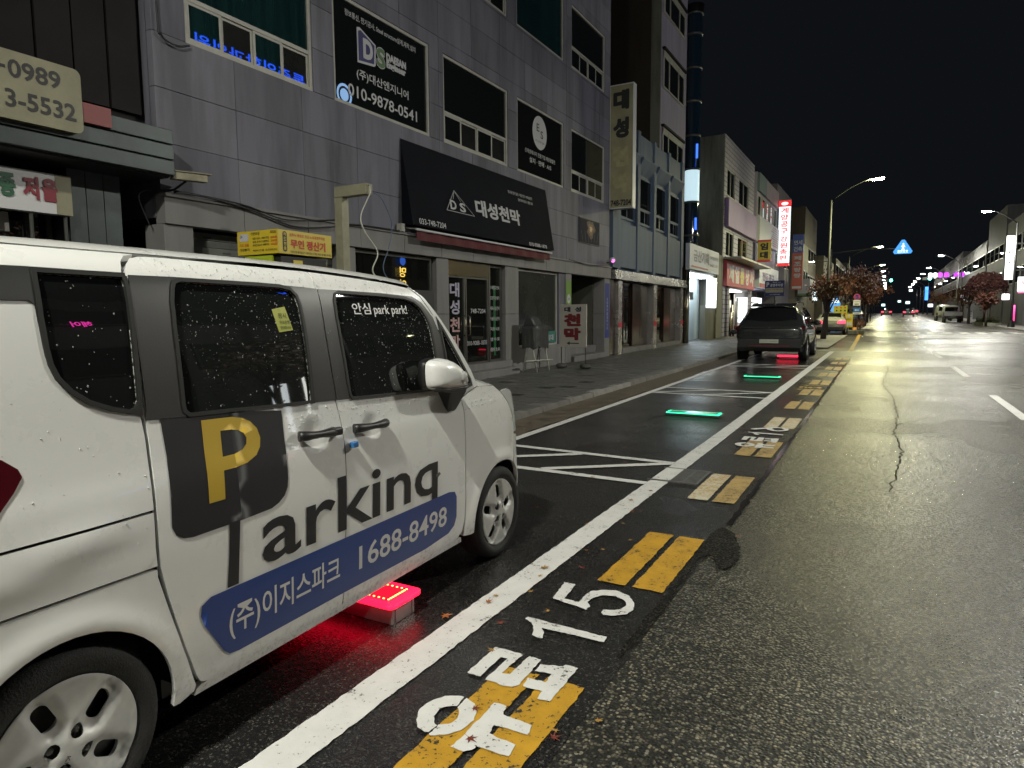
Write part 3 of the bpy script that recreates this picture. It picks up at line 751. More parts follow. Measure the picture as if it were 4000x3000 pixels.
# ------------------------------------------------------------------ the white van
VO = (-2.69747, .90105, 0.0); VYAW = math.radians(2.1135)
van = thing("parked_van", "white boxy microvan with black P sign, Parking lettering and wet windows, nearest the camera", "van", VO, VYAW, world=False)
QGLASS = [(.064,1.582),(.303,1.580),(.305,1.559),(.298,1.463),(.288,1.315),(.282,1.212),(.271,1.192),(.256,1.188),(.202,1.203),(.142,1.229),(.099,1.263),(.071,1.300),(.059,1.337),(.055,1.381),(.055,1.464),(.060,1.547)]
QBLACK = [(-.40,1.596),(.05,1.598),(.319,1.594),(.308,1.515),(.300,1.359),(.293,1.162),(.236,1.180),(.184,1.201),(.134,1.227),(.092,1.257),(.066,1.283),(.050,1.321),(.043,1.358),(.041,1.405),(.040,1.457),(.040,1.496),(.028,1.507),(-.40,1.508)]
RDOOR = [(.50,1.660),(.41,1.657),(.373,1.648),(.345,1.628),(.327,1.602),(.313,1.53),(.304,1.359),(.299,1.172),(.304,1.10),(.301,.99),(.295,.874),(.292,.763),(.292,.70),(.318,.58),(.359,.422),(.402,.295),(.420,.262),(.45,.25),(1.112,.25),(1.122,.40),(1.126,.543),(1.136,.65),(1.141,.754),(1.147,.85),(1.151,.942),(1.148,1.039),(1.134,1.112),(1.124,1.227),(1.119,1.405),(1.124,1.544),(1.135,1.608),(1.143,1.648)]
RDG = [(.470,1.552),(.480,1.568),(.500,1.575),(.817,1.572),(.93,1.569),(.975,1.561),(.998,1.538),(1.005,1.50),(1.006,1.359),(1.003,1.243),(.997,1.131),(.80,1.138),(.614,1.147),(.452,1.153),(.440,1.163),(.438,1.18),(.443,1.304),(.448,1.423),(.457,1.51)]
FDOOR = [(1.150,1.648),(1.379,1.636),(1.627,1.619),(1.79,1.600),(1.865,1.558),(1.95,1.457),(1.983,1.36),(1.993,1.24),(1.989,1.11),(2.04,1.052),(2.106,1.016),(2.118,.947),(2.110,.78),(2.106,.6),(2.106,.427),(2.102,.341),(2.080,.281),(2.04,.256),(1.98,.25),(1.119,.25),(1.129,.40),(1.132,.543),(1.142,.65),(1.147,.754),(1.153,.85),(1.157,.942),(1.154,1.039),(1.140,1.112),(1.130,1.227),(1.125,1.405),(1.130,1.544),(1.141,1.608)]
FDG = [(1.222,1.525),(1.236,1.548),(1.262,1.556),(1.575,1.549),(1.72,1.541),(1.79,1.525),(1.836,1.495),(1.872,1.450),(1.893,1.400),(1.902,1.309),(1.906,1.214),(1.896,1.092),(1.60,1.104),(1.30,1.116),(1.240,1.119),(1.231,1.13),(1.226,1.193),(1.219,1.351),(1.216,1.455)]
def glasspanel(nm, out, parent, mir, mat=m_glass2):
    g_ = panel(nm, out, mat, parent, off=-.005, edge=0, depth=.01, step=.07, mirror=mir)
    ring_o = inset_poly(out, -.013)
    panel("window_seal", ring_o, m_rubber, g_, holes=[out], off=.007, edge=0, depth=.014, step=.03, mirror=mir)
    return g_
ARCR = [(.318*math.cos(a), .277+.318*math.sin(a)) for a in [math.radians(t) for t in range(-8, 189, 7)]]
def arch(yc, a0, a1, r=.318): return [(yc+r*math.cos(math.radians(t)), .277+r*math.sin(math.radians(t))) for t in np.linspace(a0, a1, 26)]
WSC = [(1.806,1.609),(1.899,1.557),(2.001,1.458),(2.115,1.333),(2.255,1.156),(2.305,1.065)]
for mir in (False, True):
    K = dict(mirror=mir)
    # rear quarter in three pressings with the door rail groove between the lower two
    q = panel("quarter_panel", [(-.47,.880),(.285,.880),(.289,.99),(.292,1.10),(.287,1.172),(.292,1.359),(.301,1.53),(.315,1.604),(.332,1.635),(.362,1.657),(.40,1.664),(.40,1.664),(-.47,1.664)], m_van, van, holes=[QGLASS], **K)
    panel("pillar_film", QBLACK, m_film, q, holes=[QGLASS], off=.0035, edge=0, depth=.003, step=.03, **K)
    glasspanel("quarter_window", QGLASS, q, mir, m_glass)
    panel("quarter_panel", [(-.47,.712),(.282,.706),(.280,.763),(.284,.872),(-.47,.872)], m_van, van, **K)
    panel("quarter_panel", [(-.47,.30),(-.36,.24)]+arch(0, 187, -8)+[(.336,.232),(.395,.240),(.402,.258),(.39,.29),(.350,.42),(.308,.57),(.281,.672),(.281,.694),(.25,.697),(-.47,.700)], m_van, van, fine=((0, .277, .42, .022),), **K)
    # sliding door
    d = panel("rear_door", RDOOR, m_van, van, holes=[RDG], fine=((.985, .998, .125, .009),), step=.045, **K)
    panel("pillar_film", [(.327,1.589),(.483,1.590),(.823,1.584),(1.0,1.579),(1.13,1.573),(1.122,1.405),(1.127,1.227),(1.136,1.117),(.80,1.127),(.303,1.150),(.306,1.20),(.308,1.359),(.316,1.53)], m_film, d, holes=[RDG], off=.0035, edge=0, depth=.003, step=.04, **K)
    glasspanel("door_window", RDG, d, mir)
    f = panel("front_door", FDOOR, m_van, van, holes=[FDG], fine=((1.338, .978, .115, .009),), step=.045, **K)
    panel("pillar_film", [(1.134,1.572),(1.538,1.567),(1.79,1.556),(1.858,1.528),(1.935,1.452),(1.977,1.36),(1.988,1.24),(1.984,1.088),(1.60,1.098),(1.142,1.117),(1.134,1.227),(1.129,1.405)], m_film, f, holes=[FDG], off=.0035, edge=0, depth=.003, step=.04, **K)
    glasspanel("door_window", FDG, f, mir)
    # front pillar with the small fixed light
    TRI = [(1.990,1.405),(2.004,1.385),(2.215,1.105),(2.218,1.088),(2.19,1.082),(2.012,1.086),(2.004,1.10),(2.010,1.255),(1.998,1.36)]
    p = panel("front_pillar", [(1.800,1.606),(1.899,1.557),(2.001,1.458),(2.115,1.333),(2.255,1.156),(2.305,1.065),(2.20,1.045),(2.118,1.022),(2.046,1.058),(1.997,1.114),(2.001,1.24),(1.991,1.36),(1.957,1.462),(1.872,1.563)], m_van, van, holes=[TRI], step=.04, **K)
    panel("pillar_film", inset_poly(TRI, -.02), m_film, p, holes=[TRI], off=.0035, edge=0, depth=.003, step=.04, **K)
    glasspanel("pillar_window", TRI, p, mir)
    panel("front_fender", [(2.104,.248),(2.150,.240)]+arch(2.52, 187, 62)+[(2.70,.65),(2.712,.74),(2.705,.83),(2.64,.93),(2.56,1.005),(2.486,1.048),(2.312,1.062),(2.21,1.040),(2.118,1.012),(2.126,.947),(2.118,.78),(2.113,.6),(2.113,.427),(2.110,.341),(2.106,.28)], m_van, van, fine=((2.52, .277, .42, .022),), **K)
    sm = YF+CF[0][-1]
    panel("front_bumper", arch(2.52, 58, -6)+[(2.86,.19),(sm,.19),(sm,.66),(3.0,.68),(2.72,.725),(2.708,.65)], m_van, van, step=.06, **K)
    h_ = panel("headlight", [(2.57,1.005),(2.65,.932),(2.715,.835),(2.722,.74),(3.00,.695),(3.08,.75),(2.98,.90),(2.80,.985),(2.66,1.015)], m_lens2, van, step=.05, edge=.006, **K)
    panel("nose_panel", [(2.99,.70),(sm,.67),(sm,.93),(2.90,.96),(2.99,.90),(3.09,.75)], m_blackpl if False else m_van, van, step=.06, **K)
    panel("sill", [(.405,.214),(2.10,.214),(2.09,.243),(2.03,.246),(.43,.246),(.41,.235)], m_van, van, off=-.006, step=.06, **K)
    panel("tail_light", [(-.46,1.12),(-.15,1.122),(-.095,1.105),(-.062,1.075),(-.055,1.053),(-.08,1.017),(-.16,.93),(-.46,.92)], m_redlens, van, off=.004, step=.05, **K)
# handles, clip
def grip(y0, y1, z0, z1, zc, lock, parent):
    n = 12; path = []; rad = []
    for k in range(n+1):
        t = k/n; y = y0+(y1-y0)*t; z = z0+(z1-z0)*t
        path.append((.791+.016*math.sin(math.pi*t)**.4, y, z)); rad.append(.0175+.003*math.cos(2*math.pi*t))
    b = MB().tube(path, .016, 10, radii=rad)
    hd = b.build("door_handle", m_blackpl, parent)
    if lock: MB().lathe([(0, .002), (.010, .002), (.012, 0)], 0, (.810, y0+.028, z0), 14).build("key_lock", m_steel, hd)
grip(.888, 1.075, 1.006, .996, 1, False, [c for c in van.children if c.name.startswith("rear_door")][0])
MB().box(.786, .812, 1.06, 1.118, .978, 1.012).build("handle_end", m_blackpl, [c for c in van.children if c.name.startswith("rear_door")][0], bevel=.008)
grip(1.205, 1.42, .988, .982, 1, True, [c for c in van.children if c.name.startswith("front_door")][0])
for sg in (-1, 1):
    if sg < 0:
        MB().tube([(-.797, .89, 1.0), (-.818, .98, 1.0), (-.797, 1.1, .99)], .015, 8).build("door_handle", m_blackpl, van)
MB().box(.791, .815, 1.172, 1.206, .912, .936).build("door_guard", M("blue_foam", (.03, .16, .42), .6), van, bevel=.004)
# roof, windscreen, bonnet, tailgate
def rail(y): return hermite([-.6, .9, 1.15, 1.38, 1.63, 1.81], [1.662, 1.662, 1.655, 1.643, 1.626, 1.607])(y)
US = [math.sin(math.pi/2*t) for t in np.linspace(-1, 1, 29)]
def roofrow(y, ze, bul, top):
    xe = vw(ze)
    return [(xe*u, y+bul*(1-u*u), ze+(top-ze)*(1-abs(u)**5)) for u in US]
rows = []
for y in np.linspace(-.47, 1.806, 26):
    ze = rail(y)+.004; top = hermite([-.5, -.3, .4, 1.2, 1.6, 1.9], [1.675, 1.70, 1.712, 1.705, 1.685, 1.655])(y)
    rows.append(roofrow(y, ze, .24*sstep(.9, 1.81, y)-.03*sstep(-.1, -.47, y), top))
loft("roof", rows, m_van, van)
ws = [[(vw(z)*u*.995, y+.24*(1-u*u)+.04*(1-u*u)*sstep(1.6, 1.1, z), z+(.048 if i == 0 else .03*(1-i/6))*(1-abs(u)**4)) for u in US] for i, (y, z) in enumerate(WSC)]
loft("windscreen", ws, m_glass2, van)
MB().tube([(.62, 2.40, 1.075), (.35, 2.52, 1.13), (.02, 2.545, 1.12)], .007, 6).tube([(-.05, 2.58, 1.08), (-.3, 2.54, 1.15), (-.6, 2.43, 1.13)], .007, 6).build("wiper", m_blackpl, van)
hd = [[(vw(z)*min(1, fx)*u, y+bu*(1-abs(u)**2.2), z+cr*(1-abs(u)**3)) for u in US] for (y, z, fx, bu, cr) in ((2.30,1.06,1,.27,.02),(2.40,1.056,1,.26,.03),(2.486,1.05,.995,.26,.03),(2.56,1.01,.985,.30,.045),(2.64,.955,.97,.33,.05),(2.70,.91,.95,.32,.03))]
loft("bonnet", hd, m_van, van)
rg = []
for z in (.30, .45, .62, .80, .95, 1.1, 1.25, 1.4, 1.52, 1.62, 1.664):
    yb = -.50+.02*sstep(.9, 1.65, z)+.03*sstep(1.55, 1.67, z); xe = van_surf(-.47, z)[0]; ye = van_surf(-.47, z)[1]
    rg.append([(xe*u, ye+(yb-ye)*(1-abs(u)**3), z) for u in US])
tg = loft("tailgate", rg, m_van, van, flip=True)
loft("rear_window", [[(p[0]*.88, p[1]-.012, p[2]) for p in r] for r in rg[6:9]], m_glass, tg, flip=True)
# dark shell inside the gaps, floor and wheel wells
MB().box(-.56, .56, -.44, 2.95, .20, .95).box(-.66, .66, .36, 2.14, .20, .30).box(-.735, .735, .36, 2.14, .27, 1.03).box(-.55, .55, -.40, 2.2, .95, 1.6).build("underbody", m_rubber, van)
for mir in (False, True):
    panel("inner_shell", [(-.42,.66),(2.45,.66),(2.30,1.02),(1.85,1.55),(1.75,1.6),(-.42,1.64)], m_rubber, van, off=-.035, edge=0, depth=0, step=.12, mirror=mir)
for yc, rot in ((0.0, .42), (2.52, 0.0)):
    make_wheel(van, (.787, yc, .277), 1, rot=rot)
    make_wheel(van, (-.787, yc, .277), -1, rot=rot)
# door mirror, folded back
def mirror_shell(sg):
    out = smooth_poly([(1.690,1.125),(1.685,1.215),(1.70,1.243),(1.765,1.252),(1.83,1.250),(1.92,1.212),(1.995,1.155),(2.015,1.125),(1.995,1.095),(1.955,1.084),(1.80,1.094),(1.72,1.104)], 2)
    cy = sum(p[0] for p in out)/len(out); cz = sum(p[1] for p in out)/len(out)
    b = MB(); n = len(out); vs = []; fs = []
    lv = [(.93, .795), (1.0, .81), (1.0, .835), (.95, .868), (.84, .893), (.66, .910), (.42, .920), (.15, .924)]
    for sc, x in lv: vs += [(sg*x, cy+(p[0]-cy)*sc, cz+(p[1]-cz)*sc) for p in out]
    for i in range(len(lv)-1):
        for k in range(n):
            f = (i*n+k, i*n+(k+1) % n, (i+1)*n+(k+1) % n, (i+1)*n+k); fs.append(f if sg > 0 else f[::-1])
    fs.append(tuple((len(lv)-1)*n+k for k in range(n))[::sg]); fs.append(tuple(range(n))[::-sg])
    b.add(vs, fs, True); s = b.build("door_mirror", m_van, van)
    rm = MB(); vs = []
    for sc, x in ((.96, .785), (1.03, .79), (1.03, .826), (1.0, .829)): vs += [(sg*x, cy+(p[0]-cy)*sc, cz+(p[1]-cz)*sc) for p in out]
    rm.add(vs, [((i*n+k, i*n+(k+1) % n, (i+1)*n+(k+1) % n, (i+1)*n+k))[::sg] for i in range(3) for k in range(n)], True); rm.build("mirror_rim", m_blackpl, s)
    MB().prism(ccw([(1.70,1.118),(1.80,1.083),(1.95,1.072),(2.0,1.098),(1.95,1.104),(1.80,1.108)]), 0, sg*.80, sg*.895).build("mirror_base", m_blackpl, s, bevel=.008)
    st = MB(); st.add([(sg*.78,1.86,1.085),(sg*.78,2.08,1.075),(sg*.88,1.99,1.075),(sg*.88,1.84,1.085),(sg*.772,1.96,.955),(sg*.772,2.035,.955),(sg*.80,2.01,.97),(sg*.80,1.965,.97)],
        [(0,1,5,4),(1,2,6,5),(2,3,7,6),(3,0,4,7),(0,3,2,1),(4,5,6,7)]); st.build("mirror_stalk", m_blackpl, s, bevel=.004)
    ln = rounded(1.865, 1.985, 1.112, 1.185, .028)
    ln = [(p[0], p[1]-(p[0]-1.9)*.18) for p in ln]
    b = MB(); m2 = len(ln)
    def bx(p): 
        d = max(abs(p[0]-cy)/.165, abs(p[1]-cz)/.08); return .924-.05*min(1.2, d)**2.2+.004
    vs = [(sg*(bx(p)-.012), p[0], p[1]) for p in ln]+[(sg*(bx(p)+.002), 1.925+(p[0]-1.925)*.9, 1.145+(p[1]-1.145)*.9) for p in ln]+[(sg*(bx((1.925,1.145))+.008), 1.925, 1.145)]
    fs = [(k, (k+1) % m2, m2+(k+1) % m2, m2+k) for k in range(m2)]+[(m2+k, m2+(k+1) % m2, 2*m2) for k in range(m2)]
    b.add(vs, fs if sg > 0 else [f[::-1] for f in fs], True); b.build("turn_signal", m_lens2, s)
mirror_shell(1); mirror_shell(-1)
# ------------------------------------------------------------------ lettering on the road side
PB = [(.346,1.147),(.60,1.137),(.836,1.112)]+[(.828,.95),(.824,.86),(.818,.828),(.80,.800),(.77,.780),(.735,.768),(.60,.762),(.41,.760),(.375,.766),(.348,.782),(.336,.81),(.342,.90),(.350,1.03)]
decal("sign_panel", [poly2d(PB)], m_sblack, van, .0022)
PO = [(.476,.851),(.539,.851),(.546,.946),(.60,.947),(.645,.953),(.69,.972),(.712,.998),(.719,1.03),(.710,1.064),(.685,1.092),(.65,1.109),(.61,1.118),(.488,1.123)]
PH = [(.551,.991),(.60,.992),(.635,1.001),(.655,1.018),(.659,1.038),(.65,1.056),(.628,1.070),(.60,1.076),(.556,1.078)]
decal("lettering", [poly2d(PO, [PH])], m_syel, van, .0034)
decal("lettering", [poly2d([(.547,.766),(.593,.766),(.583,.66),(.574,.545),(.527,.545),(.540,.66)])], m_sblack, van, .0024)
decal("lettering", [txt2d("arkinq", .677, .500, 1.142, .302, .015, .04)], m_sblack, van, .0026)
BB = [(.46,.541),(1.93,.541),(1.985,.530),(2.004,.500),(2.006,.39),(1.985,.345),(1.93,.318),(1.72,.300),(1.11,.305),(.57,.304),(.53,.310),(.505,.332),(.47,.39),(.432,.45),(.418,.49),(.424,.522)]
decal("phone_band", [poly2d(BB)], m_sblue, van, .0036)
decal("lettering", [txt2d("(주)이지스파크", .528, .355, .556, .125, .012)], m_swhite, van, .0048); decal("lettering", [txt2d("1688-8498", 1.205, .372, .70, .105, .014)], m_swhite, van, .0048)
def gl(off): return lambda s, z: tuple(Vector(van_surf(s, z))+snormal(van_surf, s, z)*off)
decal("lettering", [txt2d("안심", 1.328, 1.470, .125, .05, .016)], m_swhite, van, -.0035); decal("lettering", [txt2d("park park!", 1.475, 1.458, .255, .055, .016)], m_swhite, van, -.0035)
m_sign_refl = M("yellow_reflection", (.42, .45, .05), .5)  # a yellow sign's reflection, painted on the rear door glass as a lettered patch
refl_ = decal("sign_reflection", [([(.885,1.402),(.958,1.409),(.935,1.500),(.868,1.489)], [(0,1,2,3)])], m_sign_refl, van, -.0038)
for a_ in (("잠시", .893, 1.455, .04, .02, .01), ("무료운행", .895, 1.432, .05, .015, .01), ("안내합니다", .896, 1.413, .052, .013, .01)): decal("lettering", [txt2d(*a_)], M("reflection_ink", (.1, .12, .02), .6), refl_, -.0030)
# scuff by the g
decal("scuff", [([(1.825+.03*math.cos(t)*random.uniform(.2, 1), .655+.02*math.sin(t)*random.uniform(.2, 1)) for t in [i*.52 for i in range(12)]], [tuple(range(12))])], M("scuff_grey", (.12, .12, .12), .7), van, .0028)
# ------------------------------------------------------------------ raindrops
rd = random.Random(5)
def drops(name, region, n, rmin, rmax, off, dens=None, parent=van, mat=None):
    b = MB(); got = 0; tries = 0
    xs = [p[0] for p in region]; zs = [p[1] for p in region]
    while got < n and tries < n*20:
        tries += 1
        s = rd.uniform(min(xs), max(xs)); z = rd.uniform(min(zs), max(zs))
        if not in_poly(s, z, region) or (dens and rd.random() > dens(s, z)): continue
        got += 1
        r = rmin+(rmax-rmin)*rd.random()**4
        n_ = snormal(van_surf, s, z); c = Vector(van_surf(s, z))+n_*off
        t1 = Vector((0, 1, 0)); t2 = n_.cross(t1); k = rd.uniform(1, 1.5)
        vs = [c+(t1*math.cos(a)*r+t2*math.sin(a)*r*k) for a in [i*math.pi/3 for i in range(6)]]
        vs += [c+(t1*math.cos(a)*r*.6+t2*math.sin(a)*r*k*.6)+n_*r*.55 for a in [i*math.pi/3 for i in range(6)]]+[c+n_*r*.75]
        fs = [(i, (i+1) % 6, 6+(i+1) % 6, 6+i) for i in range(6)]+[(6+i, 6+(i+1) % 6, 12) for i in range(6)]
        b.add(vs, fs, True)
    b.build(name, mat or (m_drop2 if off == 0 else m_drop), parent, kind="stuff")
drops("raindrops", RDG, 420, .0008, .0030, -.0045, lambda s, z: .25+.75*sstep(1.2, 1.55, z))
drops("raindrops", FDG, 560, .0007, .0030, -.0045, lambda s, z: .4+.6*sstep(1.15, 1.5, z))
drops("raindrops", QGLASS, 45, .0012, .003, -.0045)
drops("raindrops", [(-.3,.75),(.28,.75),(.28,1.15),(-.3,1.5)], 70, .0014, .0034, 0)
drops("raindrops", [(.85,.93),(2.08,.93),(2.02,1.06),(1.2,1.1),(.85,1.1)], 420, .0014, .004, 0, lambda s, z: sstep(.95, 1.07, z))
drops("raindrops", [(.4,1.58),(1.75,1.565),(1.75,1.60),(.4,1.655)], 240, .0014, .0036, 0)
drops("raindrops", [(1.15,1.12),(1.21,1.12),(1.2,1.56),(1.12,1.56)], 60, .0014, .004, .002)
drops("raindrops", [(2.13,.95),(2.5,.95),(2.5,1.04),(2.13,1.0)], 130, .0014, .0036, 0)
# ------------------------------------------------------------------ building materials
def stained(name, col, streak=.5, tint=None, rough=.6, bump=.15, scale=(2.2, 2.2, .28), fine=0.12):
    m, nt, b, tc = nodes(name); ob = tc.outputs["Object"]
    mp = N(nt, "Mapping"); mp.inputs["Scale"].default_value = scale; nt.links.new(ob, mp.inputs[0])
    n1 = noise(nt, mp.outputs[0], 1.0, 6, .62); n2 = noise(nt, ob, .6, 4); n3 = noise(nt, ob, 90, 2)
    c = mixc(nt, maprange(nt, n1, .42, .62, 0, streak), col, tint or tuple(x*.45 for x in col))
    c = mixc(nt, maprange(nt, n2, .3, .7, 0, .35), c, tuple(x*.75 for x in col))
    c = mixc(nt, maprange(nt, n3, .3, .7, 0, fine*2), c, tuple(x*.6 for x in col))
    nt.links.new(c, b.inputs["Base Color"]); b.inputs["Roughness"].default_value = rough; b.inputs["Specular IOR Level"].default_value = .15
    bp = N(nt, "Bump"); bp.inputs["Strength"].default_value = bump; bp.inputs["Distance"].default_value = .004
    nt.links.new(n3, bp.inputs["Height"]); nt.links.new(bp.outputs[0], b.inputs["Normal"])
    return m
m_tile = stained("stone_tile", (.20, .197, .24), .75)
m_tile_b = stained("stone_tile_light", (.225, .222, .265), .7)
m_tile_c = stained("stone_tile_dark", (.178, .176, .212), .8)
m_core = M("mortar_core", (.05, .05, .052), .8)
m_band = stained("stone_band", (.26, .255, .25), .35)
m_frame = M("pale_window_frame", (.42, .41, .37), .5, var=.15, vscale=6)
m_frame2 = M("aluminium_frame", (.16, .16, .15), .4, .6)
m_teal = M("teal_tinted_glass", (.008, .028, .030), .015, spec=.6, var=.5, vscale=1.2, vstretch=(1, 6, .3))
m_wglass = M("window_glass", (.008, .010, .010), .012, spec=.55)
m_wglass2 = M("window_glass_blind", (.022, .023, .021), .015, spec=.5, var=.4, vscale=1.5)
m_shop = M("shop_glass", (.008, .009, .008), .012, spec=.6)
m_stainless = M("stainless_steel", (.50, .48, .46), .24, .7, rvar=.08, vscale=2.5, bump=.04, bscale=3, bdist=.03)
m_bronze = M("bronze_panel", (.055, .035, .025), .18, .7, bump=.05, bscale=2.2, bdist=.05)
m_blueg = stained("blue_grey_panel", (.12, .165, .24), .4)
m_lilac = stained("lilac_wall", (.40, .37, .50), .4)
m_brown = stained("brown_side_wall", (.045, .036, .028), .4)
m_conc = stained("stained_concrete", (.21, .21, .17), .9, tint=(.035, .035, .03), scale=(1.1, 1.1, .16))
m_metal = M("ribbed_metal", (.05, .062, .064), .45, .3, var=.3, vscale=3)
m_dark = M("dark_cladding", (.014, .012, .013), .6, var=.3, vscale=2, spec=.15)
m_shut = M("roller_shutter", (.10, .105, .09), .5, .2, var=.35, vscale=3)
m_swall = M("sign_white", (.60, .60, .62), .45)
m_red = M("sign_red", (.42, .05, .06), .5)
m_ink = M("dark_ink", (.02, .02, .022), .5)
m_cream = M("cream_sign", (.27, .255, .17), .55, var=.2, vscale=3)
U, V, W3 = Vector((0, 1, 0)), Vector((0, 0, 1)), Vector((1, 0, 0))

def window(parent, X, y0, y1, z0, z1, rail=None, sashes=4, fm=None, gm=None, gm2=None, fw=.055, name="window", depth=.06):
    fm = fm or m_frame; gm = gm or m_wglass; gm2 = gm2 or gm
    b = MB(); a = X-depth
    b.box(a, X, y0, y0+fw, z0, z1).box(a, X, y1-fw, y1, z0, z1).box(a, X, y0+fw, y1-fw, z0, z0+fw).box(a, X, y0+fw, y1-fw, z1-fw, z1)
    if rail: b.box(a, X-.004, y0+fw, y1-fw, rail-fw/2, rail+fw/2)
    w = b.build(name, fm, parent)
    zb = rail+fw/2 if rail else z0+fw
    MB().box(X-.045, X-.03, y0+fw, y1-fw, zb, z1-fw).build("pane", gm, w)
    if rail:
        n = sashes; L = (y1-y0-2*fw)/n
        for k in range(n):
            ya, yb = y0+fw+k*L, y0+fw+(k+1)*L; s = .035; xo = X-.012-.018*(k % 2)
            sb = MB().box(xo-.02, xo, ya, ya+s, z0+fw, rail-fw/2).box(xo-.02, xo, yb-s, yb, z0+fw, rail-fw/2).box(xo-.02, xo, ya+s, yb-s, z0+fw, z0+fw+s).box(xo-.02, xo, ya+s, yb-s, rail-fw/2-s, rail-fw/2)
            sb.build("sash", fm, w)
            MB().box(xo-.016, xo-.008, ya+s, yb-s, z0+fw+s, rail-fw/2-s).build("pane", gm2 if k % 2 else gm, w)
    return w
def subtract(rects, hole):
    out = []
    for (a, b, c, d) in rects:
        e, f, g, h_ = hole
        if e >= b or f <= a or g >= d or h_ <= c: out.append((a, b, c, d)); continue
        if e > a: out.append((a, e, c, d))
        if f < b: out.append((f, b, c, d))
        m0, m1 = max(a, e), min(b, f)
        if g > c: out.append((m0, m1, c, g))
        if h_ < d: out.append((m0, m1, h_, d))
    return out
def tiles(parent, X, ys, zs, holes, mat, thick=.1, gap=.004, name="tile"):
    rr = random.Random(2)
    for i in range(len(ys)-1):
        for j in range(len(zs)-1):
            rs = [(ys[i]+gap, ys[i+1]-gap, zs[j]+gap, zs[j+1]-gap)]
            for h_ in holes: rs = subtract(rs, h_)
            rs = [r for r in rs if r[1]-r[0] > .01 and r[3]-r[2] > .01]
            if not rs: continue
            # one object per tile, even when a window has cut it: pieces of one tile that stay joined share edges
            b = MB(); dx = rr.uniform(-.003, .003)
            for r in rs: b.box(X-thick, X+dx, *r)
            bm = bmesh.new(); me = b.mesh(name); bm.from_mesh(me); bmesh.ops.remove_doubles(bm, verts=bm.verts, dist=.0005); bm.to_mesh(me); bm.free()
            link(name, me, rr.choice((mat, mat, m_tile_b, m_tile_c)), parent)
# ------------------------------------------------------------------ the stone-clad corner block
XF = -7.85
b1 = thing("office_block", "grey stone-tiled office block with pale window frames and shops at street level", "building", (XF, 5.3, 0))
MB().box(-20, XF-.1, 5.31, 20.55, 2.7, 14).build("wall", m_core, b1)
MB().box(-20, XF-.1, 5.29, 5.30, 2.7, 14).build("side_wall", m_tile, b1)
WINS = [(5.76, 7.93), (8.38, 10.96), (11.42, 14.02), (14.47, 17.10), (17.60, 20.10)]
holes = [(a, b_, z0, z1) for a, b_ in WINS for z0, z1 in ((4.90, 6.60), (8.20, 9.86), (11.5, 13.1))]
tiles(b1, XF, [5.30, 6.47, 7.67, 8.87, 10.07, 11.27, 12.47, 13.67, 14.87, 16.07, 17.27, 18.47, 19.67, 20.56], [2.96+.648*k for k in range(17)], holes, m_tile)
def bwin(i, fl, **kw):
    a, b_ = WINS[i]; z0, z1 = ((4.90, 6.60), (8.20, 9.86), (11.5, 13.1))[fl]
    return window(b1, XF-.02, a, b_, z0, z1, **kw)
w1 = bwin(0, 0, rail=5.46, gm=m_teal, gm2=m_wglass2)
w2 = bwin(1, 0)
w3_ = bwin(2, 0, rail=5.50, gm=m_wglass, gm2=m_wglass2)
w4 = bwin(3, 0, gm=m_shop)
w5 = bwin(4, 0, rail=5.48, gm=m_wglass, gm2=m_wglass2)
bwin(0, 1, rail=8.78); bwin(1, 1, rail=8.78); bwin(2, 1, rail=8.78); bwin(3, 1, gm=m_teal); bwin(4, 1, rail=8.78)
for i in range(5): bwin(i, 2, rail=12.1)
def T(parent, s, y, z, w, h_, mat, X, bold=0.0, name="lettering"):
    return MB().text(s, (X, y, z), U, V, w=w, h=h_, bold=bold).build(name, mat, parent)
m_film_w = M("white_window_film", (.50, .50, .52), .5)
XG = XF-.02-.028
T(w2, "정보통신, 전기공사, Steel structure설계,제작,설치", 8.72, 6.33, 1.88, .105, m_film_w, XG, .01)
MB().add([(XG, y, z) for y, z in ccw([(9.0,5.68),(9.42,5.73),(9.46,5.76),(9.47,6.10),(9.07,6.26),(9.0,6.24)])], [tuple(range(6))]).build("logo_back", m_film_w, w2)
MB().add([(XG+.002, y, z) for y, z in ccw([(9.03,5.72),(9.42,5.77),(9.44,6.08),(9.09,6.22),(9.03,6.19)])], [tuple(range(5))]).build("logo_field", M("navy_print", (.02, .02, .12), .5), w2)
T(w2, "D", 9.14, 5.79, .25, .33, m_film_w, XG+.004, .05)
T(w2, "S", 9.475, 5.75, .25, .36, m_film_w, XG, .09); T(w2, "S", 9.485, 5.765, .23, .33, M("green_print", (.09, .17, .07), .5), XG+.003, .04)
for s, z, w_, hh in (("DAESAN", 5.95, .54, .115), ("Engineer", 5.80, .53, .135)):
    T(w2, s, 9.745, z-.012, w_+.02, hh+.024, m_film_w, XG, .07); T(w2, s, 9.755, z, w_, hh, M("navy_print"), XG+.003, .02)
T(w2, "(주)대산엔지니어", 8.97, 5.40, 1.39, .185, m_film_w, XG, .012)
T(w2, "010-9878-0541", 8.75, 5.09, 1.86, .195, m_film_w, XG, .008)
MB().add([(XG, 15.75+.40*math.cos(t), 6.05+.41*math.sin(t)) for t in [i*math.pi/18 for i in range(36)]], [tuple(range(36))]).build("logo_disc", m_film_w, w4)
T(w4, "E", 15.57, 6.07, .15, .19, m_ink, XG+.003, .01); T(w4, "S", 15.79, 5.93, .15, .19, m_ink, XG+.003, .01); T(w4, "(주) 공명 C&S", 15.5, 5.80, .5, .06, m_ink, XG+.003)
T(w4, "신재생에너지 전문기업 태양광발전", 14.94, 5.44, 1.70, .105, m_film_w, XG, .01); T(w4, "설치 · 판매 · A/S", 15.18, 5.24, 1.23, .13, m_film_w, XG, .01)
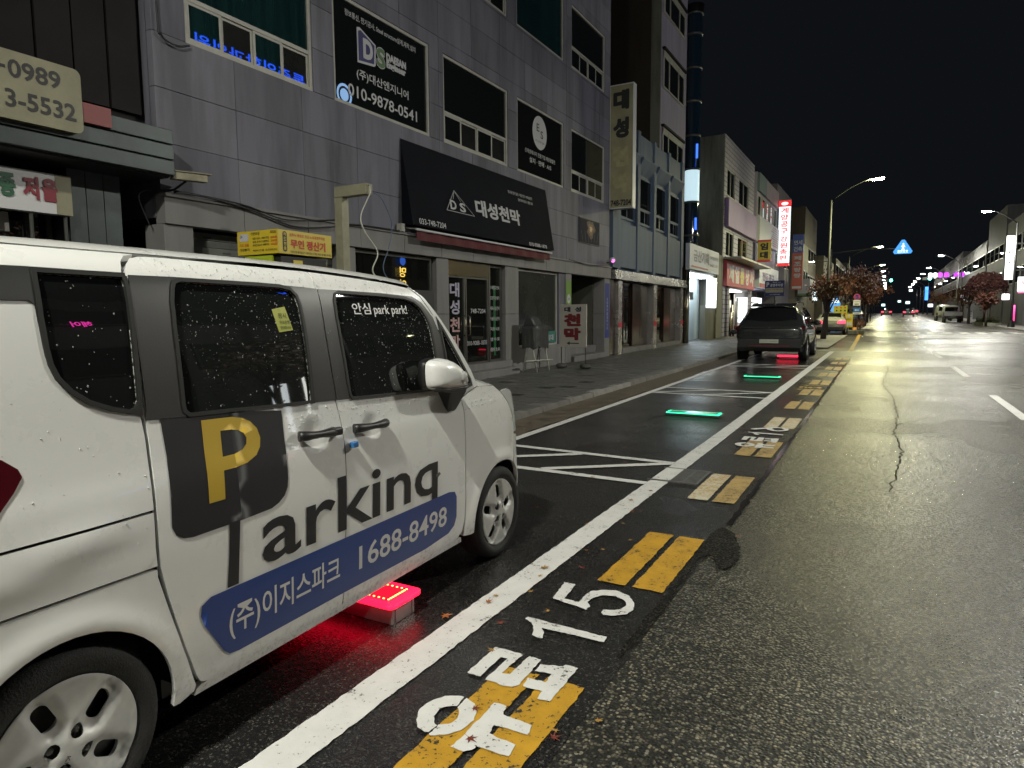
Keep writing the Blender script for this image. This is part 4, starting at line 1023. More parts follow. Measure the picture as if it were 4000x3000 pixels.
# ground floor: cornice band, pillars, shutter, shop windows
for k in range(13):
    ya = 5.30+k*1.174
    MB().box(XF-.12, XF+.07, ya+.004, ya+1.174-.004, 2.62, 2.945).build("band_stone", m_band, b1, bevel=.004)
MB().box(XF-.3, XF+.10, 5.30, 20.56, 2.945, 2.985).build("cornice", m_band, b1)
MB().box(-20, XF-1.6, 5.31, 20.55, 0, 2.7).build("inner_wall", m_dark, b1)
for y0, y1 in ((5.30, 5.70), (8.40, 8.72), (11.04, 11.46), (13.79, 14.43), (17.16, 17.55), (20.10, 20.55)):
    MB().box(XF-.35, XF+.03, y0, y1, .02, 1.5).build("pillar_stone", m_band, b1, bevel=.004)
    MB().box(XF-.35, XF+.03, y0, y1, 1.508, 2.618).build("pillar_stone", m_band, b1, bevel=.004)
sh = MB()
for k in range(26): sh.box(XF-.22, XF-.20+.012*(k % 2), 5.70, 8.40, .1+k*.096, .1+k*.096+.09)
sh.build("roller_shutter", m_shut, b1)
for k, (yy, zz) in enumerate(((6.0, 2.52), (6.6, 2.44), (7.2, 2.52), (6.3, 2.33), (7.4, 2.38))): MB().box(XF-.19, XF-.183, yy, yy+.12, zz, zz+.02).build("shutter_slot", m_ink, b1)
sw = window(b1, XF-.05, 8.73, 10.98, .62, 2.60, gm=m_shop, fm=m_frame2, fw=.05, name="shop_window")
MB().box(XF-.3, XF+.02, 8.73, 10.98, .02, .62).build("plinth", m_band, b1)
m_yneon = emis("yellow_neon", (1.0, .72, .18), 2.2)
for yy, w_ in ((9.80, .16), (10.19, .14)):
    pass
dr = thing("shop_door", "double glass shop door with pale vertical letters and chrome head rail", "door", (XF, 11.5, .3))
m_chrome = M("brass_chrome", (.55, .50, .38), .2, 1.0)
MB().box(XF-.12, XF-.02, 11.47, 13.16, 2.30, 2.60).build("head_rail", m_chrome, dr)
for a, b_ in ((11.50, 12.16), (12.19, 13.13)):
    lf = window(dr, XF-.04, a, b_, .42, 2.30, gm=m_shop, fm=m_frame2, fw=.04, name="door_leaf")
    yy = b_-.10 if a < 12 else a+.04
    MB().tube([(XF-.01, yy, 1.05), (XF+.04, yy, 1.07), (XF+.04, yy, 1.45), (XF-.01, yy, 1.47)], .014, 8).build("handle", m_chrome, lf)
m_lav = M("lavender_print", (.42, .40, .52), .5); m_pink = M("pink_print", (.52, .34, .34), .5)
for k, ch in enumerate("대성천막"): T(dr, ch, 11.62, 1.86-k*.365, .36, .30, m_lav if k < 2 else m_pink, XF-.065, .03)
T(dr, "748-7204", 12.42, 1.52, .62, .10, m_film_w, XF-.065, .01); T(dr, "010-9088-1878", 12.26, .82, .82, .10, m_film_w, XF-.065, .01)
sp = window(b1, XF-.05, 13.18, 13.74, .42, 2.60, gm=m_shop, fm=m_frame2, fw=.05, name="side_light")
MB().box(XF-.075, XF-.07, 13.40, 13.50, .55, 2.15).build("green_strip", M("green_print2", (.02, .13, .04), .5), sp)
for k, s in enumerate(("수제창고천막", "포장주문제작", "체육시설천막", "카술링용글천막", "자동시트", "방수포", "캠핑호로")):
    T(sp, s, 13.25, 2.06-k*.235, .42, .085, m_film_w, XF-.066, .012)
MB().box(XF-.5, XF+.32, 11.2, 13.95, .05, .27).build("step", m_band, b1, bevel=.01); MB().box(XF-.5, XF+.12, 11.2, 13.95, .27, .42).build("step", m_band, b1, bevel=.01)
sw2 = window(b1, XF-.05, 14.45, 16.76, .68, 2.60, gm=M("shop_glass_pale", (.05, .052, .045), .10, spec=.6, var=.5, vscale=.9), fm=m_frame, fw=.05, name="shop_window")
MB().box(XF-.3, XF+.02, 14.44, 17.15, .02, .68).build("plinth", m_band, b1); MB().box(XF-.3, XF+.01, 16.77, 17.15, .69, 2.61).build("plinth", m_tile, b1)
st = MB().box(XF-.9, XF+.12, 17.57, 20.08, .02, .30); st.build("step", m_band, b1, bevel=.01); MB().box(XF-1.5, XF-.25, 17.57, 20.08, .30, .52).build("step", m_band, b1, bevel=.01)
MB().box(XF-1.6, XF-1.55, 17.57, 20.08, .3, 2.65).build("stair_wall", stained("stair_wall", (.10, .10, .085), .4), b1)
MB().box(XF-1.55, XF-.36, 20.05, 20.09, .3, 2.65).build("stair_wall", stained("stair_wall2", (.12, .12, .10), .4), b1)
# teal to-let notice in the window
tl = thing("to_let_notice", "teal notice board reading to-let in Korean at the foot of the shop window", "notice", (XF, 16.2, .68))
MB().box(XF-.045, XF-.02, 15.93, 16.60, .74, 1.05).build("board", M("teal_board", (.01, .17, .15), .5), tl); T(tl, "임대", 16.1, .80, .36, .16, m_film_w, XF-.018, .03)
# awning
aw = thing("shop_awning", "black canvas shop awning with pale Korean lettering and a dark red valance", "awning", (XF, 10, 3.0))
m_canvas = M("black_canvas", (.005, .006, .011), .8, bump=.2, bscale=200, var=.25, vscale=1.5, spec=.12)
AX0, AZ0, AX1, AZ1 = XF+.02, 4.66, -7.58, 3.12
MB().add([(AX0, 10.0, AZ0), (AX1, 10.0, AZ1), (AX1, 15.92, AZ1), (AX0, 15.92, AZ0), (AX0, 10.0, AZ1), (AX0, 15.92, AZ1)], [(0, 1, 2, 3), (0, 4, 1), (3, 2, 5), (1, 4, 5, 2)]).build("canopy", m_canvas, aw)
m_val = M("dark_red_valance", (.10, .012, .018), .75, var=.25, vscale=2)
vv = MB(); n_ = 48
for k in range(n_):
    ya, yb = 10.15+5.6*k/n_, 10.15+5.6*(k+1)/n_; xa, xb = -7.62+.012*math.sin(k*1.3), -7.62+.012*math.sin((k+1)*1.3)
    vv.add([(xa, ya, 3.03), (xb, yb, 3.03), (xb, yb, 2.86), (xa, ya, 2.86)], [(0, 3, 2, 1)], True)
vv.build("valance", m_val, aw)
MB().tube([(-7.59, 10.1, 3.045), (-7.59, 15.8, 3.045)], .022, 8).build("front_bar", m_swall, aw); MB().tube([(-7.8, 10.0, 3.07), (-7.6, 10.12, 3.05)], .02, 6).build("bracket", m_frame2, aw)
MB().box(-7.83, -7.72, 9.84, 9.94, 2.99, 3.13).build("bracket", m_frame, aw)
dA = Vector((AX0-AX1, 0, AZ0-AZ1)); LA = dA.length; dA.normalize()
def AT(s, y, z, w, h_, bold=.01, mat=None):
    t = (z-AZ1)/(AZ0-AZ1)*LA; o = Vector((AX1, y, AZ1))+dA*t+U.cross(dA)*.006
    return MB().text(s, o, U, dA, w=w, h=h_, bold=bold).build("lettering", mat or m_film_w, aw)
AT("대성천막", 12.28, 3.56, 1.98, .36, .035); AT("033-748-7204", 10.20, 3.15, .86, .11, .012); AT("010-9088-1878", 14.55, 3.13, .95, .09, .012)
AT("행사용 천막 임대 / 각종 천막 / 파라솔천막", 13.85, 4.27, 1.2, .075, .008); AT("일반자바라호로 / 캠핑 호로", 14.3, 4.15, .75, .07, .008)
def AP(y, z): t = (z-AZ1)/(AZ0-AZ1)*LA; return tuple(Vector((AX1, y, AZ1))+dA*t+U.cross(dA)*.012)
MB().tube([AP(11.17, 3.53), AP(11.52, 3.96), AP(12.18, 3.53), AP(11.17, 3.53)], .008, 5).tube([AP(11.52, 3.96), AP(11.45, 3.78)], .006, 5).tube([AP(11.52, 3.96), AP(11.72, 3.76)], .006, 5).build("logo_lines", m_film_w, aw)
AT("D", 11.32, 3.57, .22, .19, .03); AT("S", 11.66, 3.56, .22, .19, .03); AT("D", 11.335, 3.585, .19, .165, -.004, m_canvas).location.x += .004; AT("S", 11.675, 3.575, .19, .165, -.004, m_canvas).location.x += .004
# poster
po = thing("poster", "dark glossy poster of a solar panel with an orange glow on the stone wall", "poster", (XF, 18.1, 3.55))
MB().box(XF+.005, XF+.03, 18.1, 19.65, 3.55, 4.27).build("board", m_ink, po)
m_night = M("poster_night", (.012, .012, .03), .6, spec=.04)
MB().box(XF+.03, XF+.033, 18.12, 19.63, 3.57, 4.25).build("print", m_night, po)
for k in range(6): MB().obox((XF+.0345, 18.30+k*.235, 3.74+.012*k), (0, .004, 0), (.0003, 0, 0), (0, .05*(k-2.5)*.5, .16)).build("panel_line", M("poster_line", (.12, .13, .17), .5), po)
for k, (r_, c_) in enumerate(((.30, (.07, .035, .03)), (.19, (.20, .09, .045)), (.09, (.55, .38, .20)))):
    MB().add([(XF+.0350+.0006*k, 18.95+r_*math.cos(t)*(1+.25*math.cos(5*t)), 4.0+r_*.85*math.sin(t)*(1+.2*math.sin(3*t))) for t in [i*math.pi/12 for i in range(24)]], [tuple(range(24))]).build("sun_glow", M("poster_glow_%d" % k, c_, .6), po)
# banners on the pillars
bn = thing("pillar_banner", "narrow lime green banner with white oval on the stone pillar", "banner", (XF, 17.3, 1.7)); MB().box(XF+.032, XF+.038, 17.18, 17.53, 1.30, 2.42).build("cloth", M("lime_cloth", (.16, .30, .05), .7), bn)
MB().add([(XF+.04, 17.35+.12*math.cos(t), 1.92+.13*math.sin(t)) for t in [i*math.pi/12 for i in range(24)]], [tuple(range(24))]).build("oval", m_film_w, bn); T(bn, "노래", 17.29, 1.88, .12, .08, m_sblue, XF+.042, .02)
bn = thing("pillar_banner", "narrow blue banner with white vertical writing on the corner pillar", "banner", (XF, 20.3, .7)); MB().box(XF+.032, XF+.038, 20.15, 20.50, .74, 2.46).build("cloth", M("blue_cloth", (.03, .05, .26), .7), bn)
for k, ch in enumerate("상담후무료설치시공"): T(bn, ch, 20.27, 1.92-k*.115, .10, .09, m_film_w, XF+.04, .01)
# projecting sign 대성
bs = thing("blade_sign", "tall yellowed blade sign with black Korean letters on the corner of the stone block", "sign", (-7.3, 20.7, 3.9))
SX0, SX1, SY = -7.86, -7.13, 20.62
def px_sign(): return None
MB().box(SX0, SX1, SY, SY+.26, 4.83, 8.54).build("case", M("yellowed_acrylic", (.33, .31, .19), .5, var=.25, vscale=1.5), bs, bevel=.01)
MB().box(SX1, SX1+.02, SY-.01, SY+.27, 4.80, 8.57).box(SX0-.02, SX0, SY-.01, SY+.27, 4.80, 8.57).box(SX0, SX1, SY-.01, SY+.27, 8.54, 8.57).box(SX0, SX1, SY-.01, SY+.27, 4.80, 4.83).build("edge_trim", m_swall, bs)
def BT(parent, s, x, z, w, h_, mat, y, bold=0.0, name="lettering"): return MB().text(s, (x, y, z), (1, 0, 0), V, w=w, h=h_, bold=bold).build(name, mat, parent)
BT(bs, "대", -7.77, 7.80, .52, .60, m_ink, SY-.006, .06); BT(bs, "성", -7.77, 6.95, .52, .62, m_ink, SY-.006, .06)
m_ghost = M("ghost_letter", (.38, .35, .20), .6, var=.2, vscale=6)
BT(bs, "천", -7.77, 6.08, .52, .60, m_ghost, SY-.004, .07); BT(bs, "막", -7.77, 5.28, .52, .60, m_ghost, SY-.004, .07); BT(bs, "748-7204", -7.83, 4.88, .67, .19, m_ink, SY-.006, .03)
for z in (5.2, 7.6): MB().box(SX0-.14, SX0, SY+.05, SY+.20, z, z+.3).build("bracket", m_ink, bs)
# ------------------------------------------------------------------ dark shop at the left edge
b0 = thing("dark_shop", "dark shop building with ribbed metal fascia at the left edge", "building", (-8.0, 3.0, 0))
MB().box(-20, -8.05, -8, 5.28, 3.2, 12).build("wall", m_dark, b0); MB().box(-20, -8.9, -8, 5.28, 0, 3.25).build("shop_wall", m_dark, b0)
for k in range(24): MB().box(-8.05, -8.0+.01*(k % 2), -4+k*.385, -4+k*.385+.36, 3.9, 12).build("cladding_board", m_dark, b0)
for k in range(3): MB().box(-8.5, -7.46-.0*k, -8, 5.24, 3.14+k*.178, 3.14+k*.178+.165).build("fascia_board", m_metal, b0, bevel=.008)
MB().box(-8.5, -7.52, -8, 5.22, 3.12, 3.66).build("fascia_core", m_ink, b0)
for k in range(3): MB().box(-8.5, -8.0, 4.30+k*.2, 4.30+k*.2+.19, 0, 3.12).build("pier_board", m_metal, b0)
fr = window(b0, -8.3, 2.2, 4.26, .3, 2.75, rail=1.9, sashes=3, gm=m_shop, fm=m_frame2, name="shop_window")
MB().box(-8.25, -8.12, 3.1, 3.75, 2.38, 2.58).build("air_unit", m_frame, b0)
cs = thing("phone_number_sign", "cream rounded sign with black telephone numbers above the metal fascia", "sign", (-7.5, 4, 3.4))
def rbox(y0, y1, z0, z1, r): return rounded(y0, y1, z0, z1, r)
q_ = MB().prism(rbox(1.4, 4.17, 3.36, 4.0, .07), 0, -7.50, -7.38); q_.build("board", m_cream, cs)
for s, y, z, w_, h_ in (("0989", 3.50, 3.75, .47, .17), ("3-5532", 3.46, 3.47, .64, .17), ("-", 3.43, 3.82, .05, .03), ("033-742", 2.2, 3.75, 1.1, .17), ("010-876", 2.2, 3.47, 1.1, .17)): T(cs, s, y, z, w_, h_, m_ink, -7.375, .02)
MB().box(-7.46, -7.40, 4.18, 4.48, 3.50, 3.70).build("red_lamp_box", M("dull_red_box", (.22, .05, .05), .5), cs)
ws_ = thing("scale_shop_sign", "white sign with green and red Korean letters under the metal fascia", "sign", (-7.9, 4, 2.5))
MB().box(-7.98, -7.86, 2.2, 4.26, 2.58, 3.0).build("board", m_swall, ws_); MB().box(-7.86, -7.855, 4.10, 4.26, 2.58, 3.0).build("end_strip", m_cream, ws_)
m_grn = M("green_letter", (.02, .10, .05), .5); m_crim = M("crimson_letter", (.22, .015, .03), .5)
for s, y, mt in (("각", 3.22, m_grn), ("종", 3.56, m_grn), ("저", 3.78, m_crim), ("울", 3.96, m_crim)): T(ws_, s, y, 2.70, .155, .24, mt, -7.852, .05)
MB().tube([(-7.9, 3.86, .1), (-7.9, 3.86, 2.58)], .02, 6).tube([(-7.9, 4.2, .1), (-7.9, 4.2, 2.58)], .02, 6).build("leg", m_frame2, ws_)
# cctv and cables on the corner
cc = thing("wall_camera", "old beige bullet camera on a bracket under the corner of the metal fascia", "camera", (-7.6, 5.4, 3.1))
MB().obox((-7.5, 5.45, 3.16), (.05, .20, .005), (.05, -.012, 0), (0, 0, .045)).build("housing", M("old_beige", (.30, .28, .20), .55, var=.3, vscale=12), cc, bevel=.01); MB().obox((-7.49, 5.47, 3.213), (.06, .22, .006), (.06, -.015, 0), (0, 0, .006)).build("sun_hood", M("old_beige"), cc)
MB().tube([(-7.84, 5.35, 3.02), (-7.7, 5.38, 3.02), (-7.52, 5.42, 3.11)], .014, 6).build("bracket", m_ink, cc)
def cable(path, r, mat, label, cat="cable"):
    p = [Vector(a) for a in path]; out = []
    for i in range(len(p)-1):
        a, b_, c_, d_ = p[max(i-1, 0)], p[i], p[i+1], p[min(i+2, len(p)-1)]
        for k in range(8):
            t = k/8; out.append(.5*((2*b_)+(c_-a)*t+(2*a-5*b_+4*c_-d_)*t*t+(3*b_-a-3*c_+d_)*t**3))
    out.append(p[-1]); return MB().tube(out, r, 6).build("cable", mat, label=label, cat=cat)
cable([(-7.73, 5.4, 3.0), (-7.72, 5.9, 3.0), (-7.74, 6.6, 2.93), (-7.74, 7.3, 2.80), (-7.73, 8.0, 2.86), (-7.73, 8.6, 2.97), (-7.73, 9.8, 2.99)], .013, m_ink, "sagging black cable along the cornice of the stone block, lowest loop")
cable([(-7.73, 5.4, 3.02), (-7.73, 6.4, 2.99), (-7.74, 7.1, 2.88), (-7.73, 7.7, 2.93), (-7.73, 8.2, 3.0)], .010, m_ink, "thin black cable hanging in a shorter loop above the cornice")
cable([(-7.82, 5.33, 8.0), (-7.81, 5.36, 5.2), (-7.80, 5.40, 4.86), (-7.80, 5.6, 4.80), (-7.81, 5.78, 4.86)], .012, m_ink, "black cable down the stone block's left corner, turning to the first window")
cable([(-7.95, 5.2, 2.6), (-7.9, 5.05, 2.9), (-7.85, 5.15, 3.0), (-7.75, 5.38, 3.01)], .009, m_ink, "thin dark cable curling round the corner below the metal fascia")
cable([(-7.74, 17.2, 3.0), (-7.73, 18.6, 2.93), (-7.73, 19.6, 2.98), (-7.74, 20.4, 3.02)], .010, m_ink, "black cable along the cornice under the solar poster")
# infrared camera with a pink glow
ic = thing("wall_camera", "white dome camera with a glowing pink lens near the steel canopy corner", "camera", (-7.7, 20.3, 3.1))
MB().blob((-7.66, 20.35, 3.18), (.10, .12, .09), 12, 8).build("housing", m_swall, ic); MB().lathe([(.05, .0), (.04, .02), (0, .02)], 1, (-7.60, 20.24, 3.15), 14).build("lens", emis("pink_ir", (1.0, .15, .85), 3.0), ic); MB().tube([(-7.84, 20.35, 3.1), (-7.7, 20.35, 3.12)], .02, 6).build("bracket", m_frame2, ic)
# ------------------------------------------------------------------ blue-grey block with steel shopfront
b2 = thing("low_block", "blue-grey panelled low block with vertical fins over a stainless steel shopfront", "building", (XF, 20.8, 0))
MB().box(-16, -7.97, 20.75, 29.45, 2.6, 7.6).build("wall", m_blueg, b2)
FY = [21.3, 23.26, 25.15, 27.03, 29.0]
for y in FY: MB().box(-7.97, -7.83, y, y+.28, 2.95, 7.85).build("fin", m_blueg, b2, bevel=.01)
for i, y in enumerate(FY[:-1]):
    a, b_ = y+.28, FY[i+1]
    MB().box(-7.97, -7.90, a, b_, 6.98, 7.78).build("parapet_panel", m_blueg, b2); MB().box(-7.9, -7.88, a+.15, b_-.15, 7.08, 7.62).build("parapet_inset", m_blueg, b2)
    MB().prism([(-7.97, 6.45), (-7.72, 6.92), (-7.72, 6.98), (-7.97, 6.98)], 1, a, b_).build("hood", m_blueg, b2)
    window(b2, -7.93, a+.12, b_-.02, 4.68, 6.36, rail=5.25, sashes=2, gm=m_wglass, gm2=m_wglass2, fm=m_blueg, fw=.06)
    MB().box(-7.97, -7.86, a+.06, b_-.06, 3.05, 4.55).build("spandrel_panel", m_blueg, b2, bevel=.01)
MB().box(-7.97, -7.80, 20.76, 21.28, 3.0, 7.7).build("wall_return", m_blueg, b2)
for k in range(2): MB().box(-9.0, -7.70-.03*k, 20.80, 29.98, 2.62+.155*k, 2.62+.155*k+.148).build("canopy_fascia", m_stainless, b2, bevel=.006)
for y0, y1 in ((21.32, 21.68), (25.16, 25.59), (29.04, 29.41)):
    MB().box(-8.1, -7.80, y0, y1, .1, 2.61).build("steel_pillar", m_stainless, b2, bevel=.01)
    MB().box(-7.798, -7.79, y0+.02, y1-.02, 1.05, 1.22).build("red_patch", M("pillar_red", (.60, .02, .05), .35), b2)  # plain red patch on the front of each steel pillar
MB().box(-12, -8.75, 20.76, 29.45, .1, 2.65).build("inner_wall", m_bronze, b2)
for a, b_ in ((21.70, 25.14), (25.61, 29.02)):
    MB().box(-8.7, -7.78, a, b_, .05, .34).build("step", m_band, b2, bevel=.01)
    n = 4; L = (b_-a)/n
    for k in range(n):
        if k == 0: window(b2, -8.05, a+k*L, a+(k+1)*L-.04, .34, 2.58, gm=m_shop, fm=m_bronze, fw=.06, name="door_leaf")
        elif k == 1: window(b2, -8.1, a+k*L, a+(k+1)*L-.04, .34, 2.58, gm=m_shop, fm=m_bronze, fw=.09, name="door_leaf")
        else: MB().box(-8.15, -8.04, a+k*L, a+(k+1)*L-.02, .34, 2.58).build("bronze_panel", m_bronze, b2, bevel=.01)
MB().box(-8.0, -7.9, 20.76, 21.30, .1, 2.6).build("bronze_panel", m_bronze, b2)
# ------------------------------------------------------------------ tall lilac block set back behind it
b3 = thing("tall_block", "tall lilac-lit block set back behind the low blue-grey one, with a brown flank", "building", (-9, 29.5, 0))
MB().box(-20, -9.0, 29.55, 33.75, 3.2, 20).build("wall", m_lilac, b3); MB().box(-20, -9.02, 29.48, 29.55, 3, 20).build("flank", m_brown, b3); MB().box(-9.4, -8.98, 29.46, 29.56, 3, 20).build("corner_strip", m_conc, b3)
for z0, z1 in ((8.5, 9.62), (11.3, 12.85), (14.4, 15.6), (17, 18.2)):
    window(b3, -8.93, 29.85, 33.2, z0, z1, rail=None, gm=m_wglass, fw=.07)
    for y in (30.7, 32.2): MB().box(-8.99, -8.935, y, y+.07, z0+.05, z1-.05).build("mullion", m_frame, b3)
    MB().box(-9.0, -8.86, 29.75, 33.35, z1+.03, z1+.12).build("window_hood", m_dark, b3)
    MB().box(-9.0, -8.95, 29.85, 33.2, z1-.26, z1-.02).build("window_header", m_frame, b3)
tb = thing("glass_stair_tube", "round glass stair tube between two blocks, one storey lit from inside", "stair tower", (-8.95, 35, 0))
m_tube = M("tube_glass", (.012, .03, .05), .05, spec=.8)
m_tubelit = emis("tube_lit", (.62, .85, .95), .75)
zz = [3.55, 5.45, 7.1, 8.72, 10.35, 12.0, 13.6, 15.2, 16.2]
for k in range(len(zz)-1):
    lit = zz[k] == 7.1
    MB().lathe([(.36, zz[k]+.05), (.36, zz[k+1]-.05)], 2, (-8.95, 35, 0), 28).build("glass_ring", m_tubelit if lit else m_tube, tb)
    MB().lathe([(.36, zz[k+1]-.05), (.40, zz[k+1]-.05), (.40, zz[k+1]+.05), (.36, zz[k+1]+.05)], 2, (-8.95, 35, 0), 28).build("floor_band", m_frame2, tb)
MB().lathe([(.40, 16.2), (.45, 16.6), (0, 16.7)], 2, (-8.95, 35, 0), 20).build("cap", m_dark, tb)
for z0, z1 in ((5.7, 6.3), (9.2, 9.9), (4.0, 4.8)): MB().box(-8.70, -8.60, 34.66, 34.69, z0, z1).build("blue_reflection", emis("tube_blue_reflection", (.05, .18, 1.0), 1.4), tb)  # glowing boxes standing in for blue reflections on the tube glass
# printing shop, lit
sp_ = thing("print_shop", "small brightly lit print shop with a white name board under the tall block", "shop", (-7.7, 29.6, 0))
MB().box(-12, -8.95, 29.5, 36.9, .1, 3.6).build("rear_wall", M("pale_blue_interior", (.45, .52, .56), .6), sp_); MB().box(-9, -7.75, 29.48, 29.6, .1, 3.5).build("side_wall", m_bronze, sp_)
MB().box(-9, -7.72, 29.5, 36.6, 3.40, 3.5).build("ceiling", m_frame, sp_); MB().box(-7.95, -7.72, 33.1, 36.6, .2, 1.9).build("front_wall", m_conc, sp_); MB().box(-7.9, -7.7, 35.35, 36.8, .2, 4.5).build("front_wall", m_conc, sp_)
MB().box(-7.80, -7.62, 29.65, 35.4, 3.46, 4.55).build("name_board", M("cool_white_board", (.42, .44, .52), .45), sp_)
T(sp_, "금산기획", 30.3, 3.80, 2.9, .55, M("grey_letter", (.16, .16, .2), .5), -7.612, .03); T(sp_, "현수막 간판 인쇄 명함", 33.5, 4.1, 1.7, .16, M("grey_letter"), -7.612, .02); T(sp_, "실사출력 스티커", 33.5, 3.75, 1.6, .16, M("grey_letter"), -7.612, .02)
MB().box(-7.615, -7.61, 30.0, 33.0, 3.55, 3.62).build("stripe", m_red, sp_)
MB().box(-8.8, -8.1, 30.2, 36.4, 3.34, 3.38).build("ceiling_light", emis("shop_tube", (.80, .92, 1.0), 12.0), sp_)
for y in (29.65, 35.05): MB().tube([(-7.72, y+.1, .1), (-7.72, y+.1, 3.4)], .09, 10).build("brass_pillar", m_chrome, sp_)
MB().tube([(-8.3, 31.0, .3), (-8.3, 31.0, 1.5), (-8.25, 31.5, 1.9), (-8.25, 31.5, 2.2)], .05, 6).box(-8.5, -8.0, 30.9, 31.9, 2.15, 2.5).build("plotter_arm", m_dark, sp_)
ls = thing("lit_pillar_sign", "white glowing upright sign at the print shop's entrance", "sign", (-7.5, 34, 1.8)); MB().box(-7.70, -7.60, 33.15, 34.95, 1.78, 3.26).build("light_box", emis("white_lightbox", (.92, 1.0, .98), 1.6), ls, bevel=.02)
T(ls, "금", 33.8, 3.0, .45, .16, m_ink, -7.595, .01); T(ls, "산", 33.8, 2.72, .45, .16, m_ink, -7.595, .01)
# ------------------------------------------------------------------ white brick block with red tool-shop board
def brickmat(name, col, mort, sc):
    m, nt, b, tc = nodes(name); s = N(nt, "SeparateXYZ"); nt.links.new(tc.outputs["Object"], s.inputs[0]); cb = N(nt, "CombineXYZ"); nt.links.new(math2(nt, 'ADD', s.outputs[0], s.outputs[1]), cb.inputs[0]); nt.links.new(s.outputs[2], cb.inputs[1])
    br = N(nt, "TexBrick"); br.inputs["Scale"].default_value = sc; br.inputs["Mortar Size"].default_value = .025; br.inputs["Color1"].default_value = (*col, 1); br.inputs["Color2"].default_value = (*[c*.85 for c in col], 1); br.inputs["Mortar"].default_value = (*mort, 1)
    br.inputs["Brick Width"].default_value = .9; br.inputs["Row Height"].default_value = .25
    nt.links.new(cb.outputs[0], br.inputs["Vector"]); nt.links.new(br.outputs["Color"], b.inputs["Base Color"]); b.inputs["Roughness"].default_value = .5
    bp = N(nt, "Bump"); bp.inputs["Distance"].default_value = .01; nt.links.new(br.outputs["Fac"], bp.inputs["Height"]); bp.invert = True; nt.links.new(bp.outputs[0], b.inputs["Normal"])
    return m
m_wbrick = brickmat("white_tile_brick", (.36, .345, .43), (.12, .115, .13), 1.0)
b4 = thing("brick_block", "white brick block with stained concrete flank and a red tool-shop board", "building", (XF, 37.4, 0))
MB().box(-18, -7.95, 37.42, 46.3, 2.95, 10.7).build("wall", m_wbrick, b4); MB().box(-18, -7.86, 37.30, 37.42, 0, 10.85).build("flank", m_conc, b4)
B4W = [(38.1, 40.2), (41.4, 44.5)]
hol = [(a, b_, z0, z1) for a, b_ in B4W for z0, z1 in ((7.85, 9.3), (4.62, 6.0))]+[(37.9, 46.0, 0, 2.95)]
rs = [(37.42, 46.3, 0.0, 10.9)]
for h_ in hol: rs = subtract(rs, h_)
bb = MB()
for r in rs: bb.box(-7.95, -7.85, *r)
bb.build("brick_front", m_wbrick, b4)
for a, b_ in B4W:
    for z0, z1 in ((7.85, 9.3), (4.62, 6.0)):
        w_ = window(b4, -7.88, a, b_, z0, z1, gm=m_wglass, fw=.07); MB().box(-7.94, -7.882, (a+b_)/2-.04, (a+b_)/2+.04, z0+.05, z1-.05).build("mullion", m_frame, w_); MB().box(-7.93, -7.80, a-.1, b_+.1, z0-.10, z0-.01).build("sill", m_frame, w_)
MB().box(-7.85, -7.62, 37.6, 46.3, 6.15, 7.65).build("blank_board", M("lilac_board", (.22, .15, .30), .5, var=.15, vscale=.7), b4, bevel=.02)
MB().box(-7.85, -6.9, 37.5, 47.9, 4.42, 4.52).build("ledge", m_frame, b4)
rb = thing("tool_shop_board", "red board with white and yellow Korean letters over the tool shop", "sign", (-7.7, 37.8, 2.95)); MB().box(-7.84, -7.62, 37.5, 45.9, 2.98, 4.36).build("board", m_red, rb, bevel=.02)
for s, y, w_, mt in (("제", 38.0, 1.3, m_film_w), ("일", 39.6, 1.2, m_film_w), ("톱", 41.15, 1.2, M("yellow_letter", (.50, .40, .05), .5)), ("상", 42.8, 1.2, m_film_w), ("사", 44.3, 1.3, m_film_w)): T(rb, s, y, 3.2, w_, .95, mt, -7.612, .05)
MB().add([(-7.613, 41.75+.62*math.cos(t), 3.68+.60*math.sin(t)) for t in [i*math.pi/14 for i in range(28)]], [tuple(range(28))]).build("blue_disc", M("blue_disc", (.05, .05, .25), .5), rb)
MB().box(-9.5, -9.4, 37.5, 46.2, .1, 2.95).build("shop_rear", M("shop_rear", (.5, .48, .42), .6), b4); MB().box(-9.4, -8.2, 39, 45, 2.86, 2.9).build("ceiling_light", emis("shop_tube2", (1.0, .95, .85), 4.0), b4)
for y in (37.45, 38.6, 45.6): MB().box(-7.95, -7.80, y, y+.55, .1, 2.95).build("pier", m_wbrick, b4)
rr = random.Random(4)
for k in range(16):
    y = 39.4+k*.38; x = -8.4+rr.uniform(-.3, .3); h_ = rr.uniform(1.2, 2.6)
    MB().tube([(x, y, .25), (x+rr.uniform(-.05, .05), y+rr.uniform(-.05, .1), .25+h_)], .05, 6).build("tool_handle", [m_swall, m_frame2, m_chrome, m_dark][k % 4], b4)
mw = thing("lawn_mower", "black and red lawn mower parked in front of the tool shop", "mower", (-7.2, 38.6, GZ(38)+.09))
gz = GZ(38)+.09
MB().box(-7.45, -6.95, 37.9, 38.9, gz+.15, gz+.38).build("deck", m_ink, mw, bevel=.06); MB().box(-7.35, -7.05, 38.2, 38.7, gz+.38, gz+.62).build("engine", M("mower_red", (.25, .06, .03), .4), mw, bevel=.06); MB().tube([(-7.4, 38.8, gz+.3), (-7.4, 39.5, gz+1.0), (-7.0, 39.5, gz+1.0), (-7.0, 38.8, gz+.3)], .02, 6).build("handle", m_ink, mw)
for x in (-7.48, -6.92):
    for y in (38.0, 38.8): MB().lathe([(.0, -.04), (.13, -.04), (.13, .04), (0, .04)], 0, (x, y, gz+.13), 14).build("wheel", M("mower_orange", (.35, .12, .05), .6) if y > 38.5 else m_tyre, mw)
